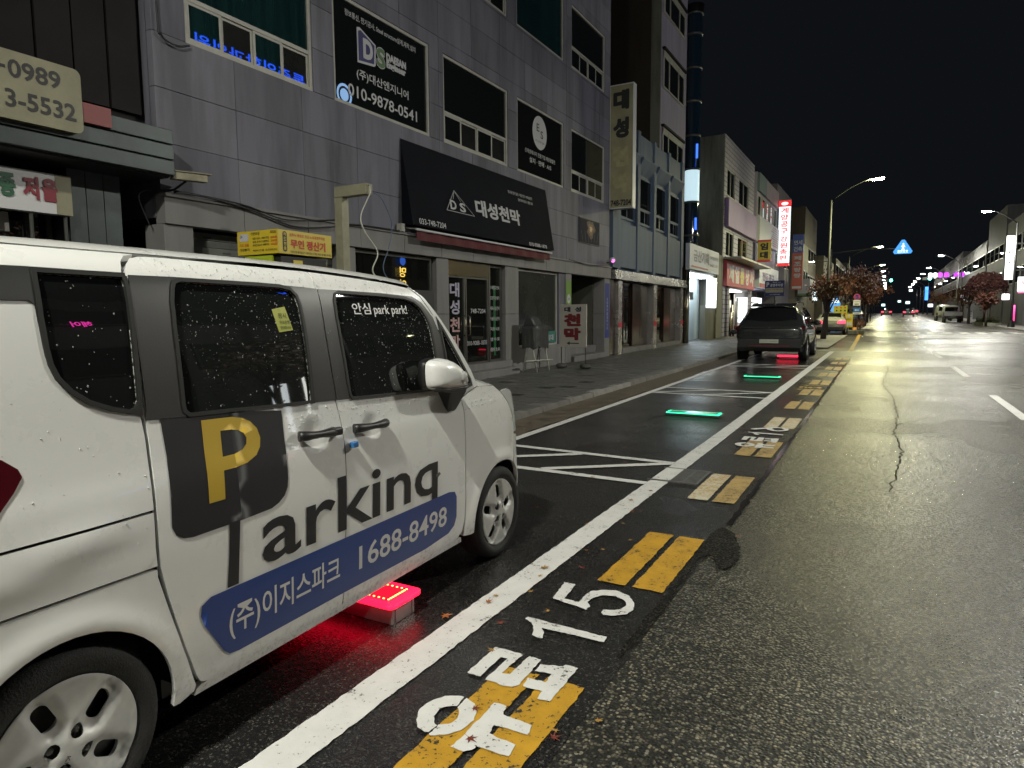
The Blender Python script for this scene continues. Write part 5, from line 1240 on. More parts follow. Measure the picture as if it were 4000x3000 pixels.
# ------------------------------------------------------------------ signboard block, and the rest of the left side
def block(name, label, y0, y1, top, mat, rows, X=XF, ny=3, glass=None, fm=None, depth=9, rail=True, base=0):
    t = thing(name, label, "building", (X, y0, 0)); s = 1 if X < 0 else -1
    MB().box(X-s*depth, X-s*.1, y0, y1, base, top).build("wall", mat, t)
    L = (y1-y0)/ny
    for (z0, z1) in rows:
        for k in range(ny):
            a, b_ = y0+k*L+.35, y0+(k+1)*L-.35
            if X < 0: window(t, X-.06, a, b_, z0, z1, gm=glass or m_wglass, fm=fm or m_frame2, fw=.08)
            else:
                w_ = MB().box(X+.02, X+.1, a, b_, z0, z1).build("window", fm or m_frame2, t); MB().box(X+.0, X+.02, a+.08, b_-.08, z0+.08, z1-.08).build("pane", glass or m_wglass, w_)
    return t
b5 = block("sign_block", "block covered in pale shop boards beside the glowing tool sign", 47.95, 57.0, 10.85, m_lilac, [(8.05, 9.45)], ny=5, fm=m_frame, base=3.2)
MB().box(-7.95, -7.78, 48.0, 51, 9.62, 10.8).build("teal_board", M("teal_grey_board", (.12, .17, .18), .5), b5); MB().box(-7.95, -7.80, 51.05, 56.95, 9.62, 10.8).build("pale_board", M("pale_pink_board", (.32, .27, .32), .5, var=.2, vscale=.8), b5)
MB().box(-7.95, -7.70, 48.0, 57.0, 6.30, 7.98).build("white_board", M("white_board", (.50, .52, .58), .4), b5)
for k in range(9): MB().box(-7.70, -7.69, 53.0+.4*(k % 3), 56.8, 6.5+.16*k, 6.56+.16*k).build("board_stripe", M("grey_stripe", (.28, .22, .26), .5), b5)
MB().box(-7.95, -7.65, 48.0, 56.9, 3.25, 4.80).build("lower_board", M("white_board"), b5); MB().box(-7.66, -7.64, 48.2, 56.7, 3.27, 3.55).build("lower_board_strip", m_red, b5)
T(b5, "전동공구", 49.2, 3.75, 5.5, .6, M("violet_letter", (.25, .15, .4), .5), -7.64, .03)
MB().box(-9.3, -9.2, 48.1, 56.9, .2, 3.2).build("shop_rear", M("shop_rear"), b5); MB().box(-9.2, -8, 48.3, 51.5, .9, 2.6).build("lit_case", emis("lit_case", (.9, .95, 1.0), 1.3), b5)
tsg = thing("tool_blade_sign", "tall glowing white blade sign with red Korean letters and a red cap", "sign", (-7.3, 57, 5)); MB().box(-7.75, -6.93, 56.9, 57.2, 5.30, 10.15).build("light_box", emis("blade_white", (.80, .96, 1.0), 1.15), tsg)
m_redlit = emis("red_lit", (.85, .04, .05), .7)
MB().box(-7.77, -6.91, 56.88, 57.22, 9.72, 10.20).build("cap", m_redlit, tsg); MB().box(-7.76, -6.92, 56.88, 57.22, 5.2, 5.42).build("foot", m_redlit, tsg)
MB().add([(-7.34+.26*math.cos(t), 56.87, 9.95+.13*math.sin(t)) for t in [i*math.pi/12 for i in range(24)]], [tuple(range(24))]).build("logo_oval", emis("white_lit", (1, .9, .9), 1.0), tsg)
for k, ch in enumerate("계양공구"): BT(tsg, ch, -7.62, 9.22-k*.52, .56, .42, m_redlit, 56.89, .02)
for k, ch in enumerate("강원총판"): BT(tsg, ch, -7.62, 7.05-k*.48, .56, .40, m_redlit, 56.89, .02)
ims = thing("to_let_sign", "small yellow and black to-let sign sticking out between two blocks", "sign", (-7.3, 48, 4.9)); MB().box(-7.75, -6.92, 47.7, 47.85, 4.93, 6.30).build("board", M("yellow_board", (.35, .28, .06), .5), ims); MB().box(-7.76, -6.91, 47.68, 47.87, 6.22, 6.34).box(-7.76, -6.91, 47.68, 47.87, 4.90, 5.05).build("red_edge", m_red, ims)
BT(ims, "임", -7.6, 5.68, .5, .46, m_ink, 47.69, .05); BT(ims, "대", -7.6, 5.12, .5, .46, m_ink, 47.69, .05)
b6 = block("grey_block", "grey block beyond the glowing tool sign", 57.2, 66, 11.6, stained("grey_wall6", (.17, .16, .19), .4), [(8.4, 9.8), (5.3, 6.7)], ny=4)
ysg = thing("architect_sign", "blue and orange blade sign beyond the glowing tool sign", "sign", (-7, 64, 3.6)); MB().box(-7.50, -6.63, 63.9, 64.1, 3.56, 6.72).build("orange_field", M("orange_field", (.45, .10, .07), .5), ysg); MB().box(-7.50, -6.63, 63.9, 64.1, 6.725, 8.30).build("blue_field", M("blue_field", (.05, .09, .35), .5), ysg)
BT(ysg, "연세", -7.4, 7.38, .68, .42, m_film_w, 63.89, .03); BT(ysg, "건축", -7.4, 6.84, .68, .42, m_film_w, 63.89, .03)
for k, ch in enumerate("페조팡팡"): BT(ysg, ch, -7.36, 6.08-k*.50, .60, .38, m_film_w, 63.89, .03)
MB().box(-7.42, -6.7, 63.88, 63.895, 3.66, 3.85).build("white_strip", m_film_w, ysg)
# white corner kiosk-like shopfront and further blocks
for (nm, lb, y0, y1, top, mt, X) in (
    ("corner_block", "beige block with a white wrap-round shop board past the signs", 67, 76, 8.2, stained("beige_wall", (.24, .22, .17), .4), -7.3),
    ("brown_block", "brown stepped apartment block rising behind the left-hand shops", 77, 90, 12.5, stained("brown_wall", (.10, .08, .06), .4), -7.8),
    ("dim_block", "dim two-storey block half hidden by the red street trees", 91, 108, 8.5, stained("dim_wall", (.10, .09, .085), .4), -7.0),
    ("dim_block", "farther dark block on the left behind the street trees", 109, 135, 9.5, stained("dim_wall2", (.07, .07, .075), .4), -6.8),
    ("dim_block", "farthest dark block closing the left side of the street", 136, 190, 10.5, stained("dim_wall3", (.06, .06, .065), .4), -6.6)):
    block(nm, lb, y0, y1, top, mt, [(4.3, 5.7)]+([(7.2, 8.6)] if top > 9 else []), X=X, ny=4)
wb = thing("wrap_board", "white wrap-round shop board with a green lower edge", "sign", (-7, 67, 3)); MB().box(-7.3, -6.3, 66.9, 72, 3.3, 4.6).build("board", M("dull_white_board", (.34, .34, .36), .5), wb); MB().box(-7.31, -6.29, 66.88, 72.02, 3.12, 3.30).build("edge", M("green_edge", (.12, .2, .08), .5), wb)
# right-hand side of the street
for (nm, lb, y0, y1, top, mt, X) in (
    ("white_block", "pale three-storey block behind the black lamp post on the right", 66, 78, 9.6, stained("pale_wall", (.11, .115, .13), .35), 9.3),
    ("sign_corner_block", "pale corner block with the bicycle sign at the right edge", 54, 65, 9.2, stained("pale_wall2", (.10, .10, .12), .35), 9.0),
    ("dark_tower", "dark narrow block beyond the pale one on the right", 79, 92, 11.5, stained("right_dark", (.09, .09, .10), .4), 9.3),
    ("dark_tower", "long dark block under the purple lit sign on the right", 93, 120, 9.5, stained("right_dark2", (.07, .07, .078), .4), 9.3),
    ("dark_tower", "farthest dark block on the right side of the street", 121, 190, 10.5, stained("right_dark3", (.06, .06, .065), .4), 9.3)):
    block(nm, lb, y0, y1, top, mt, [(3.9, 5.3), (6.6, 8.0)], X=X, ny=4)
# ------------------------------------------------------------------ other vehicles
m_suv = M("suv_grey", (.020, .022, .022), .24, coat=1.0, rvar=.04, vscale=3)
m_sedan = car_paint("sedan_silver", (.42, .42, .38), .28, .2)
m_taillit = emis("tail_lamp_lit", (1.0, .04, .10), 2.6)
m_plate = M("number_plate", (.42, .44, .36), .5)
def body(name, secs, mat, parent, sub=2):
    """closed shell from half sections (y, [(x,z)...] bottom centre to top centre)"""
    b = MB(); n = None; vs = []; fs = []
    for y, half in secs:
        loop = [(x, y, z) for x, z in half]+[(-x, y, z) for x, z in half[-2:0:-1]]
        n = len(loop); vs += loop
    for i in range(len(secs)-1):
        for k in range(n): fs.append((i*n+k, i*n+(k+1) % n, (i+1)*n+(k+1) % n, (i+1)*n+k))
    fs.append(tuple(range(n))[::-1]); o = (len(secs)-1)*n; fs.append(tuple(o+k for k in range(n)))
    fs = [f[::-1] for f in fs]
    b.add(vs, fs, True); ob = b.build(name, mat, parent)
    md = ob.modifiers.new("s", 'SUBSURF'); md.levels = sub; md.render_levels = sub
    return ob
def simple_wheel(parent, x, y, R, w, sx, rim=None):
    pr = [(R*.6, -w), (R-.02, -w), (R, -w+.03), (R, -.03), (R-.02, 0), (R*.68, -.005), (R*.66, -.02)]
    b = MB().lathe([(r, t*sx) for r, t in pr], 0, (x, y, R), 28); wh = b.build("wheel", m_tyre, parent)
    MB().lathe([(R*.67, -.025*sx), (R*.3, -.012*sx), (R*.12, -.005*sx), (0, -.005*sx)], 0, (x, y, R), 20).build("rim_disc", m_ink, wh)
    for k in range(5):
        a = 2*math.pi*k/5+.3; MB().obox((x-.008*sx, y+R*.37*math.cos(a), R+R*.37*math.sin(a)), (.008, 0, 0), (0, R*.28*math.cos(a), R*.28*math.sin(a)), (0, -.03*math.sin(a), .03*math.cos(a))).build("rim_spoke", rim or m_cap, wh)
    return wh
def quadgrid(name, c4, mat, parent, bulge=.03, n=8):
    A, B_, C_, D_ = [Vector(p) for p in c4]; nr = (B_-A).cross(D_-A).normalized(); vs = []; fs = []
    for j in range(n+1):
        for i in range(n+1):
            u, v = i/n, j/n; p = (A*(1-u)+B_*u)*(1-v)+(D_*(1-u)+C_*u)*v; vs.append(p+nr*bulge*(1-(2*u-1)**2)*(1-.5*(2*v-1)**2))
    for j in range(n):
        for i in range(n): fs.append((j*(n+1)+i, j*(n+1)+i+1, (j+1)*(n+1)+i+1, (j+1)*(n+1)+i))
    return MB().add(vs, fs, True).build(name, mat, parent)
suv = thing("parked_suv", "dark grey SUV seen from behind, parked ahead over a red-lit plate", "car", (-2.98, 20.75, GZ(20.7)+.006), math.radians(.6), world=False)
body("body", [(-.06, [(0,.52),(.62,.52),(.80,.58),(.86,.74),(.84,.93),(.72,1.0),(0,1.02)]),
              (.02, [(0,.34),(.70,.34),(.90,.48),(.945,.75),(.93,.98),(.80,1.08),(0,1.10)]),
              (.30, [(0,.28),(.72,.28),(.94,.44),(.965,.78),(.95,1.04),(.80,1.30),(0,1.33)]),
              (.62, [(0,.28),(.72,.28),(.94,.44),(.965,.80),(.945,1.06),(.74,1.58),(0,1.63)]),
              (1.2, [(0,.28),(.72,.28),(.95,.44),(.965,.80),(.94,1.06),(.70,1.64),(0,1.70)]),
              (2.3, [(0,.28),(.72,.28),(.95,.44),(.965,.80),(.94,1.04),(.70,1.62),(0,1.69)]),
              (2.95, [(0,.28),(.72,.28),(.95,.44),(.965,.80),(.93,1.02),(.74,1.40),(0,1.48)]),
              (3.5, [(0,.28),(.72,.28),(.95,.44),(.96,.80),(.92,.98),(.80,1.06),(0,1.10)]),
              (4.35, [(0,.28),(.70,.28),(.90,.40),(.92,.72),(.88,.88),(.70,.93),(0,.98)]),
              (4.65, [(0,.35),(.55,.35),(.70,.42),(.74,.65),(.70,.78),(.55,.82),(0,.84)])], m_suv, suv)
quadgrid("rear_window", [(-.74,.10,1.09),(.74,.10,1.09),(.62,.60,1.56),(-.62,.60,1.56)], m_glass, suv, .075)
MB().prism([(.50,1.60),(.62,1.63),(.98,1.70),(.98,1.67)], 0, -.62, .62).build("roof_spoiler", m_suv, suv, bevel=.01)
for sx in (-1, 1):
    MB().prism([(.0,.99),(.06,1.04),(.42,1.06),(.42,1.0),(.1,.92),(.0,.92)], 0, sx*.76, sx*.955).build("tail_lamp", M("dark_red_lens", (.05, .006, .008), .08, spec=.7), suv, bevel=.015)
    s = [(.75,1.08),(1.0,1.50),(1.25,1.58),(2.15,1.57),(2.72,1.36),(2.98,1.08)]
    b = MB(); b.add([(sx*(.945-(z-1.06)*.41+.012), y, z) for y, z in s], [tuple(range(6))[::sx]]); b.build("side_window", m_glass, suv)
    MB().tube([(sx*.66,.75,1.70),(sx*.68,1.0,1.735),(sx*.68,2.2,1.73),(sx*.66,2.5,1.66)], .016, 6).build("roof_rail", m_ink, suv)
    MB().blob((sx*1.06, 2.65, 1.10), (.12, .07, .085), 12, 8).build("door_mirror", m_suv, suv); MB().box(sx*.9, sx*1.0, 2.62, 2.68, 1.04, 1.07).build("mirror_arm", m_ink, suv)
    for y in (.86, 3.72): simple_wheel(suv, sx*.955, y, .36, .225, sx)
    MB().lathe([(.44, 0), (.39, .0), (.385, -.03*sx), (.44, -.02*sx)], 0, (sx*.972, .86, .36), 32).build("arch_trim", m_blackpl, suv)
MB().box(-.78, .78, -.075, -.05, .965, 1.0).build("light_bar", m_blackpl, suv, bevel=.008); MB().blob((0, -.085, .985), (.03, .01, .02), 8, 6).build("badge", m_steel, suv)
MB().prism([(-.10,.42),(-.10,.66),(-.04,.70),(.1,.70),(.1,.30),(-.04,.30)], 0, -.86, .86).build("lower_bumper", m_blackpl, suv, bevel=.02)
pl = MB().box(-.26, .26, -.115, -.103, .545, .655).build("number_plate", m_plate, suv); MB().text("12가 3456", (-.22, -.117, .57), (1, 0, 0), (0, 0, 1), w=.44, h=.055, bold=.01).build("plate_smudge", M("plate_ink", (.25, .26, .22), .6), pl)
MB().box(-.55, .55, -.105, -.09, .455, .475).build("reflector_strip", M("red_trim", (.18, .01, .01), .3), suv)
MB().prism([(.95,1.70),(1.2,1.70),(1.0,1.80),(.97,1.80)], 0, -.015, .015).build("roof_antenna", m_ink, suv)
# silver sedan with brake lights on
def sedan(name, label, loc, rz, mat, lit, sc=1.0, group=None, plate=True):
    t = thing(name, label, "car", loc, rz, world=False, group=group); t.scale = (sc, sc, sc)
    body("body", [(-.04, [(0,.48),(.60,.48),(.76,.54),(.80,.72),(.76,.90),(.62,.95),(0,.97)]), (.10, [(0,.26),(.66,.26),(.86,.40),(.90,.70),(.86,.93),(.70,1.00),(0,1.02)]),
        (.55, [(0,.22),(.68,.22),(.88,.36),(.905,.70),(.88,.95),(.70,1.04),(0,1.07)]), (1.25, [(0,.22),(.68,.22),(.88,.36),(.905,.70),(.88,.96),(.60,1.36),(0,1.41)]),
        (1.8, [(0,.22),(.68,.22),(.88,.36),(.905,.70),(.88,.96),(.58,1.41),(0,1.46)]), (2.4, [(0,.22),(.68,.22),(.88,.36),(.905,.70),(.88,.95),(.60,1.36),(0,1.42)]),
        (3.2, [(0,.22),(.68,.22),(.88,.36),(.90,.70),(.86,.90),(.72,.98),(0,1.02)]), (4.2, [(0,.24),(.66,.24),(.82,.36),(.84,.62),(.80,.76),(.65,.82),(0,.86)]), (4.55, [(0,.32),(.5,.32),(.62,.38),(.64,.55),(.6,.64),(.5,.68),(0,.7)])], mat, t)
    quadgrid("rear_window", [(-.62,.60,1.05),(.62,.60,1.05),(.52,1.18,1.37),(-.52,1.18,1.37)], m_glass, t, .05)
    for sx in (-1, 1):
        MB().prism([(-.055,.72),(.0,.92),(.22,.93),(.20,.75)], 0, sx*.44, sx*.87).build("tail_lamp", m_taillit if lit else m_redlens, t, bevel=.02)
        for y in (.82, 3.55): simple_wheel(t, sx*.89, y, .31, .2, sx)
        MB().blob((sx*.96, 2.75, .98), (.09, .06, .06), 8, 6).build("door_mirror", mat, t)
        MB().add([(sx*(.885-(z-.96)*.64+.012), y, z) for y, z in [(.85,.98),(1.25,1.30),(1.8,1.36),(2.35,1.32),(2.95,.98)]], [tuple(range(5))[::sx]]).build("side_window", m_glass, t)
    MB().prism([(-.07,.30),(-.07,.50),(.05,.52),(.05,.26)], 0, -.78, .78).build("lower_bumper", m_blackpl, t, bevel=.02)
    if plate: MB().box(-.26, .26, -.075, -.062, .70, .81).build("number_plate", m_plate, t)
    MB().box(-.42, .42, -.07, -.05, .845, .865).build("chrome_strip", m_steel, t)
    return t
sedan("parked_sedan", "silver sedan with pink-red tail lights glowing behind a street tree", (-2.98, 44.2, GZ(44.2)), 0, m_sedan, True, .93)
sedan("far_car", "far dark car with red tail lights in the left lane ahead", (-.3, 160, GZ(160)), 0, m_suv, True, 1.1, plate=False)
sedan("far_car", "far car with red tail lights in the middle of the road ahead", (3.4, 148, GZ(148)), 0, m_suv, True, 1.05, plate=False)
sedan("far_car", "farthest pale car with red tail lights at the right", (5.2, 185, GZ(185)), 0, m_sedan, True, 1.1, plate=False)
def pickup(label, loc):
    t = thing("parked_truck", label, "truck", loc, 0, world=False)
    MB().box(-.80, .80, 0, 2.6, .62, .72).build("bed", M("truck_blue_dark", (.02, .03, .06), .4), t); MB().box(-.80, .80, -.04, 0, .72, 1.10).build("tailgate", m_swall, t)
    for sx in (-1, 1): MB().box(sx*.80, sx*.76, 0, 2.6, .72, 1.10).build("side_board", M("truck_blue_dark"), t); MB().box(sx*.45, sx*.78, -.06, -.03, .52, .62).build("tail_lamp", m_redlens, t); [simple_wheel(t, sx*.78, y, .29, .18, sx) for y in (.7, 3.1)]
    body("cab", [(2.65, [(0,.5),(.7,.5),(.82,.6),(.83,1.1),(.78,1.7),(.5,1.85),(0,1.87)]), (3.4, [(0,.4),(.7,.4),(.83,.55),(.84,1.1),(.76,1.72),(.5,1.88),(0,1.9)]), (4.1, [(0,.4),(.7,.4),(.80,.5),(.80,1.0),(.70,1.2),(.5,1.3),(0,1.3)])], M("truck_white", (.4, .42, .45), .35), t, 1)
    MB().box(-.6, .6, 2.62, 2.64, 1.2, 1.65).build("rear_window", m_glass, t); MB().box(-.25, .25, -.06, -.045, .55, .66).build("number_plate", m_plate, t); MB().box(-.7, .7, .02, .1, .4, .5).build("bumper", m_ink, t)
pickup("small blue pickup truck with a white tailgate parked on the right", (5.95, 84, GZ(84)))
vt = thing("parked_delivery_van", "pale delivery van parked ahead of the blue pickup", "van", (5.9, 96, GZ(96)), 0, world=False)
body("body", [(0, [(0,.4),(.7,.4),(.84,.5),(.86,1.1),(.80,1.8),(.6,1.95),(0,1.97)]), (2.6, [(0,.4),(.7,.4),(.86,.5),(.88,1.1),(.80,1.85),(.6,1.98),(0,2.0)]), (4.0, [(0,.4),(.7,.4),(.84,.5),(.86,1.0),(.70,1.5),(.5,1.6),(0,1.62)]), (4.6, [(0,.45),(.6,.45),(.75,.5),(.76,.8),(.7,.95),(.5,1.0),(0,1.0)])], M("pale_van_paint", (.45, .46, .44), .35), vt, 1)
quadgrid("rear_window", [(-.62,.0,1.2),(.62,.0,1.2),(.56,.02,1.7),(-.56,.02,1.7)], m_glass, vt, .03)
for sx in (-1, 1): MB().box(sx*.68, sx*.82, -.03, .05, .7, 1.0).build("tail_lamp", m_redlens, vt); [simple_wheel(vt, sx*.82, y, .32, .2, sx) for y in (.8, 3.6)]
sv = sedan("parked_hatchback", "pale blue car parked beyond the road signs on the left", (-3.0, 74, GZ(74)), 0, M("pale_blue_car", (.20, .24, .32), .3), False, 1.1)
# ------------------------------------------------------------------ parking lock plates
m_redpanel = emis("red_led_panel", (1.0, .015, .06), 2.4); m_leddot = emis("led_dot_warm", (1.0, .45, .10), 5.0); m_greenled = emis("green_led", (.03, .95, .42), 2.2)
lk = thing("parking_lock", "raised metal parking lock glowing red under the white van", "parking lock", (-2.37, 2.47, .004))
X0, X1, Y0, Y1 = -2.78, -1.985, 2.392, 2.562
MB().box(X0, X1, Y0, Y1, .004, .098).build("housing", M("galvanised_box", (.36, .36, .34), .4, .5, var=.2, vscale=15), lk, bevel=.003)
MB().prism(rounded(X0-.03, X1+.035, Y0-.045, Y1+.025, .03), 2, .0985, .122).build("rim", emis("red_rim", (1.0, .006, .03), 4.2), lk, bevel=.006)
MB().prism(rounded(X0+.02, X1-.015, Y0-.005, Y1-.015, .02), 2, .1225, .1245).build("panel", M("red_acrylic", (.25, .008, .02), .15, emit=(1, .008, .03), estr=1.5), lk)
d_ = MB()
for k in range(26):
    x = X0+.03+(X1-X0-.055)*k/25
    for y in (Y0+.006, Y1-.026): d_.box(x-.0045, x+.0045, y-.003, y+.003, .1246, .1275)
for k in range(1, 8):
    y = Y0+.006+(Y1-Y0-.032)*k/8; d_.box(X1-.029, X1-.021, y-.005, y+.005, .1246, .1275)
d_.build("led_dots", m_leddot, lk, kind="stuff")
MB().box(X1+.0005, X1+.002, Y0+.02, Y0+.022, .01, .095).box(X1+.0005, X1+.002, Y1-.022, Y1-.02, .01, .095).build("seam", m_ink, lk)
for lab, y in (("flat parking lock plate glowing green in the first empty bay", 9.55), ("flat parking lock plate glowing green in the farther empty bay", 15.6)):
    z = GZ(y)+.004; g_ = thing("parking_lock", lab, "parking lock", (-2.38, y, z), group="flat parking lock plates")
    MB().prism(rounded(-2.78, -1.99, y-.02, y+.27, .03), 2, z, z+.035).build("plate", M("lock_plate", (.10, .11, .10), .3, .4), g_, bevel=.008)
    MB().prism(rounded(-2.76, -2.01, y-.01, y+.255, .03), 2, z+.0352, z+.042).build("light_rim", m_greenled, g_)
    MB().prism(rounded(-2.73, -2.04, y+.02, y+.225, .02), 2, z+.0422, z+.045).build("cover", M("green_cover", (.03, .2, .13), .15, emit=(.02, .8, .40), estr=.18), g_)
z = GZ(22.0); g_ = thing("parking_lock", "raised parking lock glowing red under the grey SUV", "parking lock", (-2.5, 22, z+.004)); MB().box(-2.85, -2.2, 21.9, 22.1, z+.004, z+.09).build("housing", M("galvanised_box"), g_); MB().prism(rounded(-2.9, -2.15, 21.85, 22.13, .03), 2, z+.0905, z+.125).build("rim", emis("red_rim2", (1.0, .02, .06), 3.0), g_)
# ------------------------------------------------------------------ payment kiosk
m_kyel = M("kiosk_yellow", (.62, .46, .03), .45); m_kyel2 = M("kiosk_yellow_pale", (.60, .47, .07), .45)
kz = GZ(5)+KERB
ko = thing("payment_kiosk", "yellow-topped parking payment kiosk behind the white van's roof", "kiosk", (-5.7, 5.3, kz))
MB().box(-5.95, -5.42, 4.93, 5.58, kz, 2.085).build("cabinet", M("kiosk_black", (.02, .02, .022), .35), ko, bevel=.01)
MB().box(-5.99, -5.40, 4.88, 5.64, 2.105, 2.345).build("sign_box", m_kyel, ko)
MB().box(-5.398, -5.396, 4.885, 5.635, 2.107, 2.343).build("sign_face", m_kyel2, ko)
MB().box(-5.90, -5.50, 4.895, 4.92, 2.02, 2.09).build("lamp_strip", M("kiosk_lime", (.40, .48, .03), .4), ko)
MB().box(-5.42, -5.412, 5.10, 5.22, 1.84, 2.05).build("label_plate", m_kyel2, ko)
m_kr = M("kiosk_red", (.55, .05, .03), .5); KF = -5.394
T(ko, "무인", 5.045, 2.168, .185, .092, m_kr, KF, .03); T(ko, "정산기", 5.265, 2.163, .27, .097, m_kr, KF, .03); T(ko, "원주시 평원로 구간 노상공영주차장", 5.035, 2.285, .50, .033, m_kr, KF, .012); T(ko, "차량아래 제어장치가 내려갔는지 확인 하신 후 출차 하세요", 5.04, 2.118, .585, .026, m_ink, KF, .01)
MB().add([(KF, y, z) for y, z in rounded(4.945, 5.0, 2.125, 2.33, .025)], [tuple(range(24))]).build("pill", m_ink, ko)
for k, ch in enumerate("카드전용"): T(ko, ch, 4.955, 2.283-k*.047, .035, .036, m_kyel2, KF+.0012, .02)
def KT(s, x, z, w, h_, mat, bold=.015): return BT(ko, s, x, z, w, h_, mat, 4.877, bold)
MB().add([(x, 4.878, z) for x, z in rounded(-5.955, -5.82, 2.245, 2.32, .015)], [tuple(range(24))[::-1]][0:1] if False else [tuple(range(24))]).build("label_patch", m_film_w, ko)
KT("24", -5.945, 2.28, .035, .028, m_ink); KT("카드 전용", -5.955, 2.188, .14, .034, m_kr); KT("(현금불가)", -5.955, 2.14, .15, .036, m_ink)
KT("기본요금", -5.78, 2.30, .13, .032, m_ink); KT("AEGIS", -5.50, 2.308, .085, .025, m_ink)
for k, (a, b_) in enumerate((("10분 초과 - 30분 미만", "600원"), ("30분 초과시 10분마다", "300원"), ("2시간 초과시 10분마다", "400원"))):
    KT(a, -5.755, 2.255-k*.034, .24, .024, m_ink, .008); KT(b_, -5.49, 2.255-k*.034, .09, .026, m_kr)
KT("무료회차시간 10분", -5.755, 2.135, .16, .02, m_ink, .006); KT("1일 최대요금 없음", -5.57, 2.135, .16, .02, m_ink, .006)
T(ko, "AEGIS", 5.115, 1.97, .09, .03, m_ink, -5.41, .01)
# cctv gantry
gp = thing("gantry_post", "beige square steel post with a short arm and dangling wires", "post", (-6.45, 6.95, GZ(7)+KERB))
m_beige = M("beige_steel", (.30, .29, .20), .5, var=.2, vscale=5)
gz = GZ(7)+KERB
MB().box(-6.53, -6.40, 6.90, 7.03, gz, 3.04).build("post", m_beige, gp, bevel=.005); MB().box(-6.53, -5.98, 6.90, 7.03, 3.045, 3.185).build("arm", m_beige, gp, bevel=.005)
MB().box(-5.98, -5.972, 6.915, 7.015, 3.06, 3.17).build("end_plate", m_beige, gp); MB().lathe([(.018, 0), (0, 0)], 0, (-5.965, 6.945, 3.15), 14).build("cable_hole", m_ink, gp)
MB().box(-6.58, -6.35, 6.85, 7.08, gz, gz+.02).build("base_plate", m_beige, gp)
cable([(-5.96, 6.945, 3.15), (-5.94, 6.93, 3.05), (-5.97, 6.78, 2.75), (-5.93, 6.80, 2.55), (-5.88, 6.98, 2.3), (-5.86, 6.85, 2.05), (-5.80, 7.0, 1.9), (-5.7, 7.3, 1.75), (-5.6, 7.7, 1.55)], .0085, M("white_wire", (.55, .54, .48), .5), "white wire dangling in loops from the beige gantry arm")
cable([(-5.97, 7.02, 3.08), (-5.9, 7.12, 3.0), (-5.86, 7.26, 2.7), (-5.86, 7.2, 2.4), (-5.85, 7.05, 2.1), (-5.80, 7.15, 1.9), (-5.72, 7.3, 1.75)], .006, M("blue_wire", (.07, .12, .20), .5), "thin blue wire hanging from the tip of the beige gantry arm")
# ------------------------------------------------------------------ standing sign and covered machine by the shop
zs = GZ(15.5)+KERB
ss = thing("standing_sign", "white standing sign with black and dark red Korean letters and an arrow", "sign", (-6.86, 15.5, zs))
MB().box(-7.22, -6.50, 15.5, 15.54, .67, 1.73).build("board", M("offwhite_board", (.50, .48, .43), .5, var=.12, vscale=3), ss, bevel=.005)
for x in (-7.19, -6.53): MB().tube([(x, 15.52, zs), (x, 15.52, 1.70)], .014, 8).build("leg", m_frame2, ss); MB().blob((x, 15.52, zs+.06), (.14, .16, .07), 12, 6, .25).build("sandbag", M("sandbag", (.07, .07, .065), .8, bump=.5, bscale=30), ss)
BT(ss, "대", -7.10, 1.545, .17, .125, M("navy_letter", (.02, .02, .05), .5), 15.497, .05); BT(ss, "성", -6.81, 1.545, .17, .125, M("navy_letter"), 15.497, .05)
m_dred = M("dark_red_letter", (.16, .015, .02), .5)
BT(ss, "천", -7.11, 1.19, .46, .31, m_dred, 15.497, .06); BT(ss, "막", -7.11, .84, .46, .31, m_dred, 15.497, .06)
MB().add([(x, 15.497, z) for x, z in ((-7.04,.765),(-6.95,.72),(-6.95,.752),(-6.70,.752),(-6.70,.778),(-6.95,.778),(-6.95,.81))], [(0, 1, 6), (2, 3, 4, 5)]).build("arrow", m_ink, ss)
zc = GZ(14.3)+KERB
cv = thing("covered_machine", "machine under a dark grey tarpaulin on a metal trestle in front of the shop window", "machine", (-7.35, 14.4, zc))
def tarp():
    b = MB(); rr = random.Random(8); nx, nz = 40, 8; vs = []; fs = []
    for j in range(nz+1):
        t = j/nz
        for i in range(nx):
            a = 2*math.pi*i/nx; c_, s_ = math.cos(a), math.sin(a)
            k = (abs(c_)**5+abs(s_)**5)**(-1/5); fold = 1+.04*math.sin(i*1.9+j*.2)*(1-t)+.02*rr.uniform(-1, 1)
            z = .70+.55*min(1, t*1.25); sh = 1 if t < .8 else 1-(t-.8)*4.2
            vs.append((-7.38+.23*c_*k*fold*sh, 14.45+.36*s_*k*fold*sh, z+.03*math.sin(i*.9)*(t < .1)))
    for j in range(nz):
        for i in range(nx): fs.append((j*nx+i, j*nx+(i+1) % nx, (j+1)*nx+(i+1) % nx, (j+1)*nx+i))
    return b.add(vs, fs, True)
tarp().build("tarpaulin", M("tarpaulin", (.06, .062, .062), .42, bump=.5, bscale=9, bdist=.04), cv)
MB().prism([(-7.55, 1.22), (-7.2, 1.22), (-7.3, 1.42), (-7.42, 1.46)], 1, 14.1, 14.5).build("tarpaulin_peak", M("tarpaulin"), cv, bevel=.03)
for y in (14.15, 14.80): MB().tube([(-7.56, y, zc), (-7.45, y, .72)], .018, 6).tube([(-7.18, y, zc), (-7.3, y, .72)], .018, 6).tube([(-7.52, y, .36), (-7.22, y, .36)], .014, 6).build("trestle_leg", m_frame, cv)
MB().tube([(-7.2, 13.6, .42), (-7.2, 15.0, .38)], .02, 6).build("cross_bar", m_frame, cv)
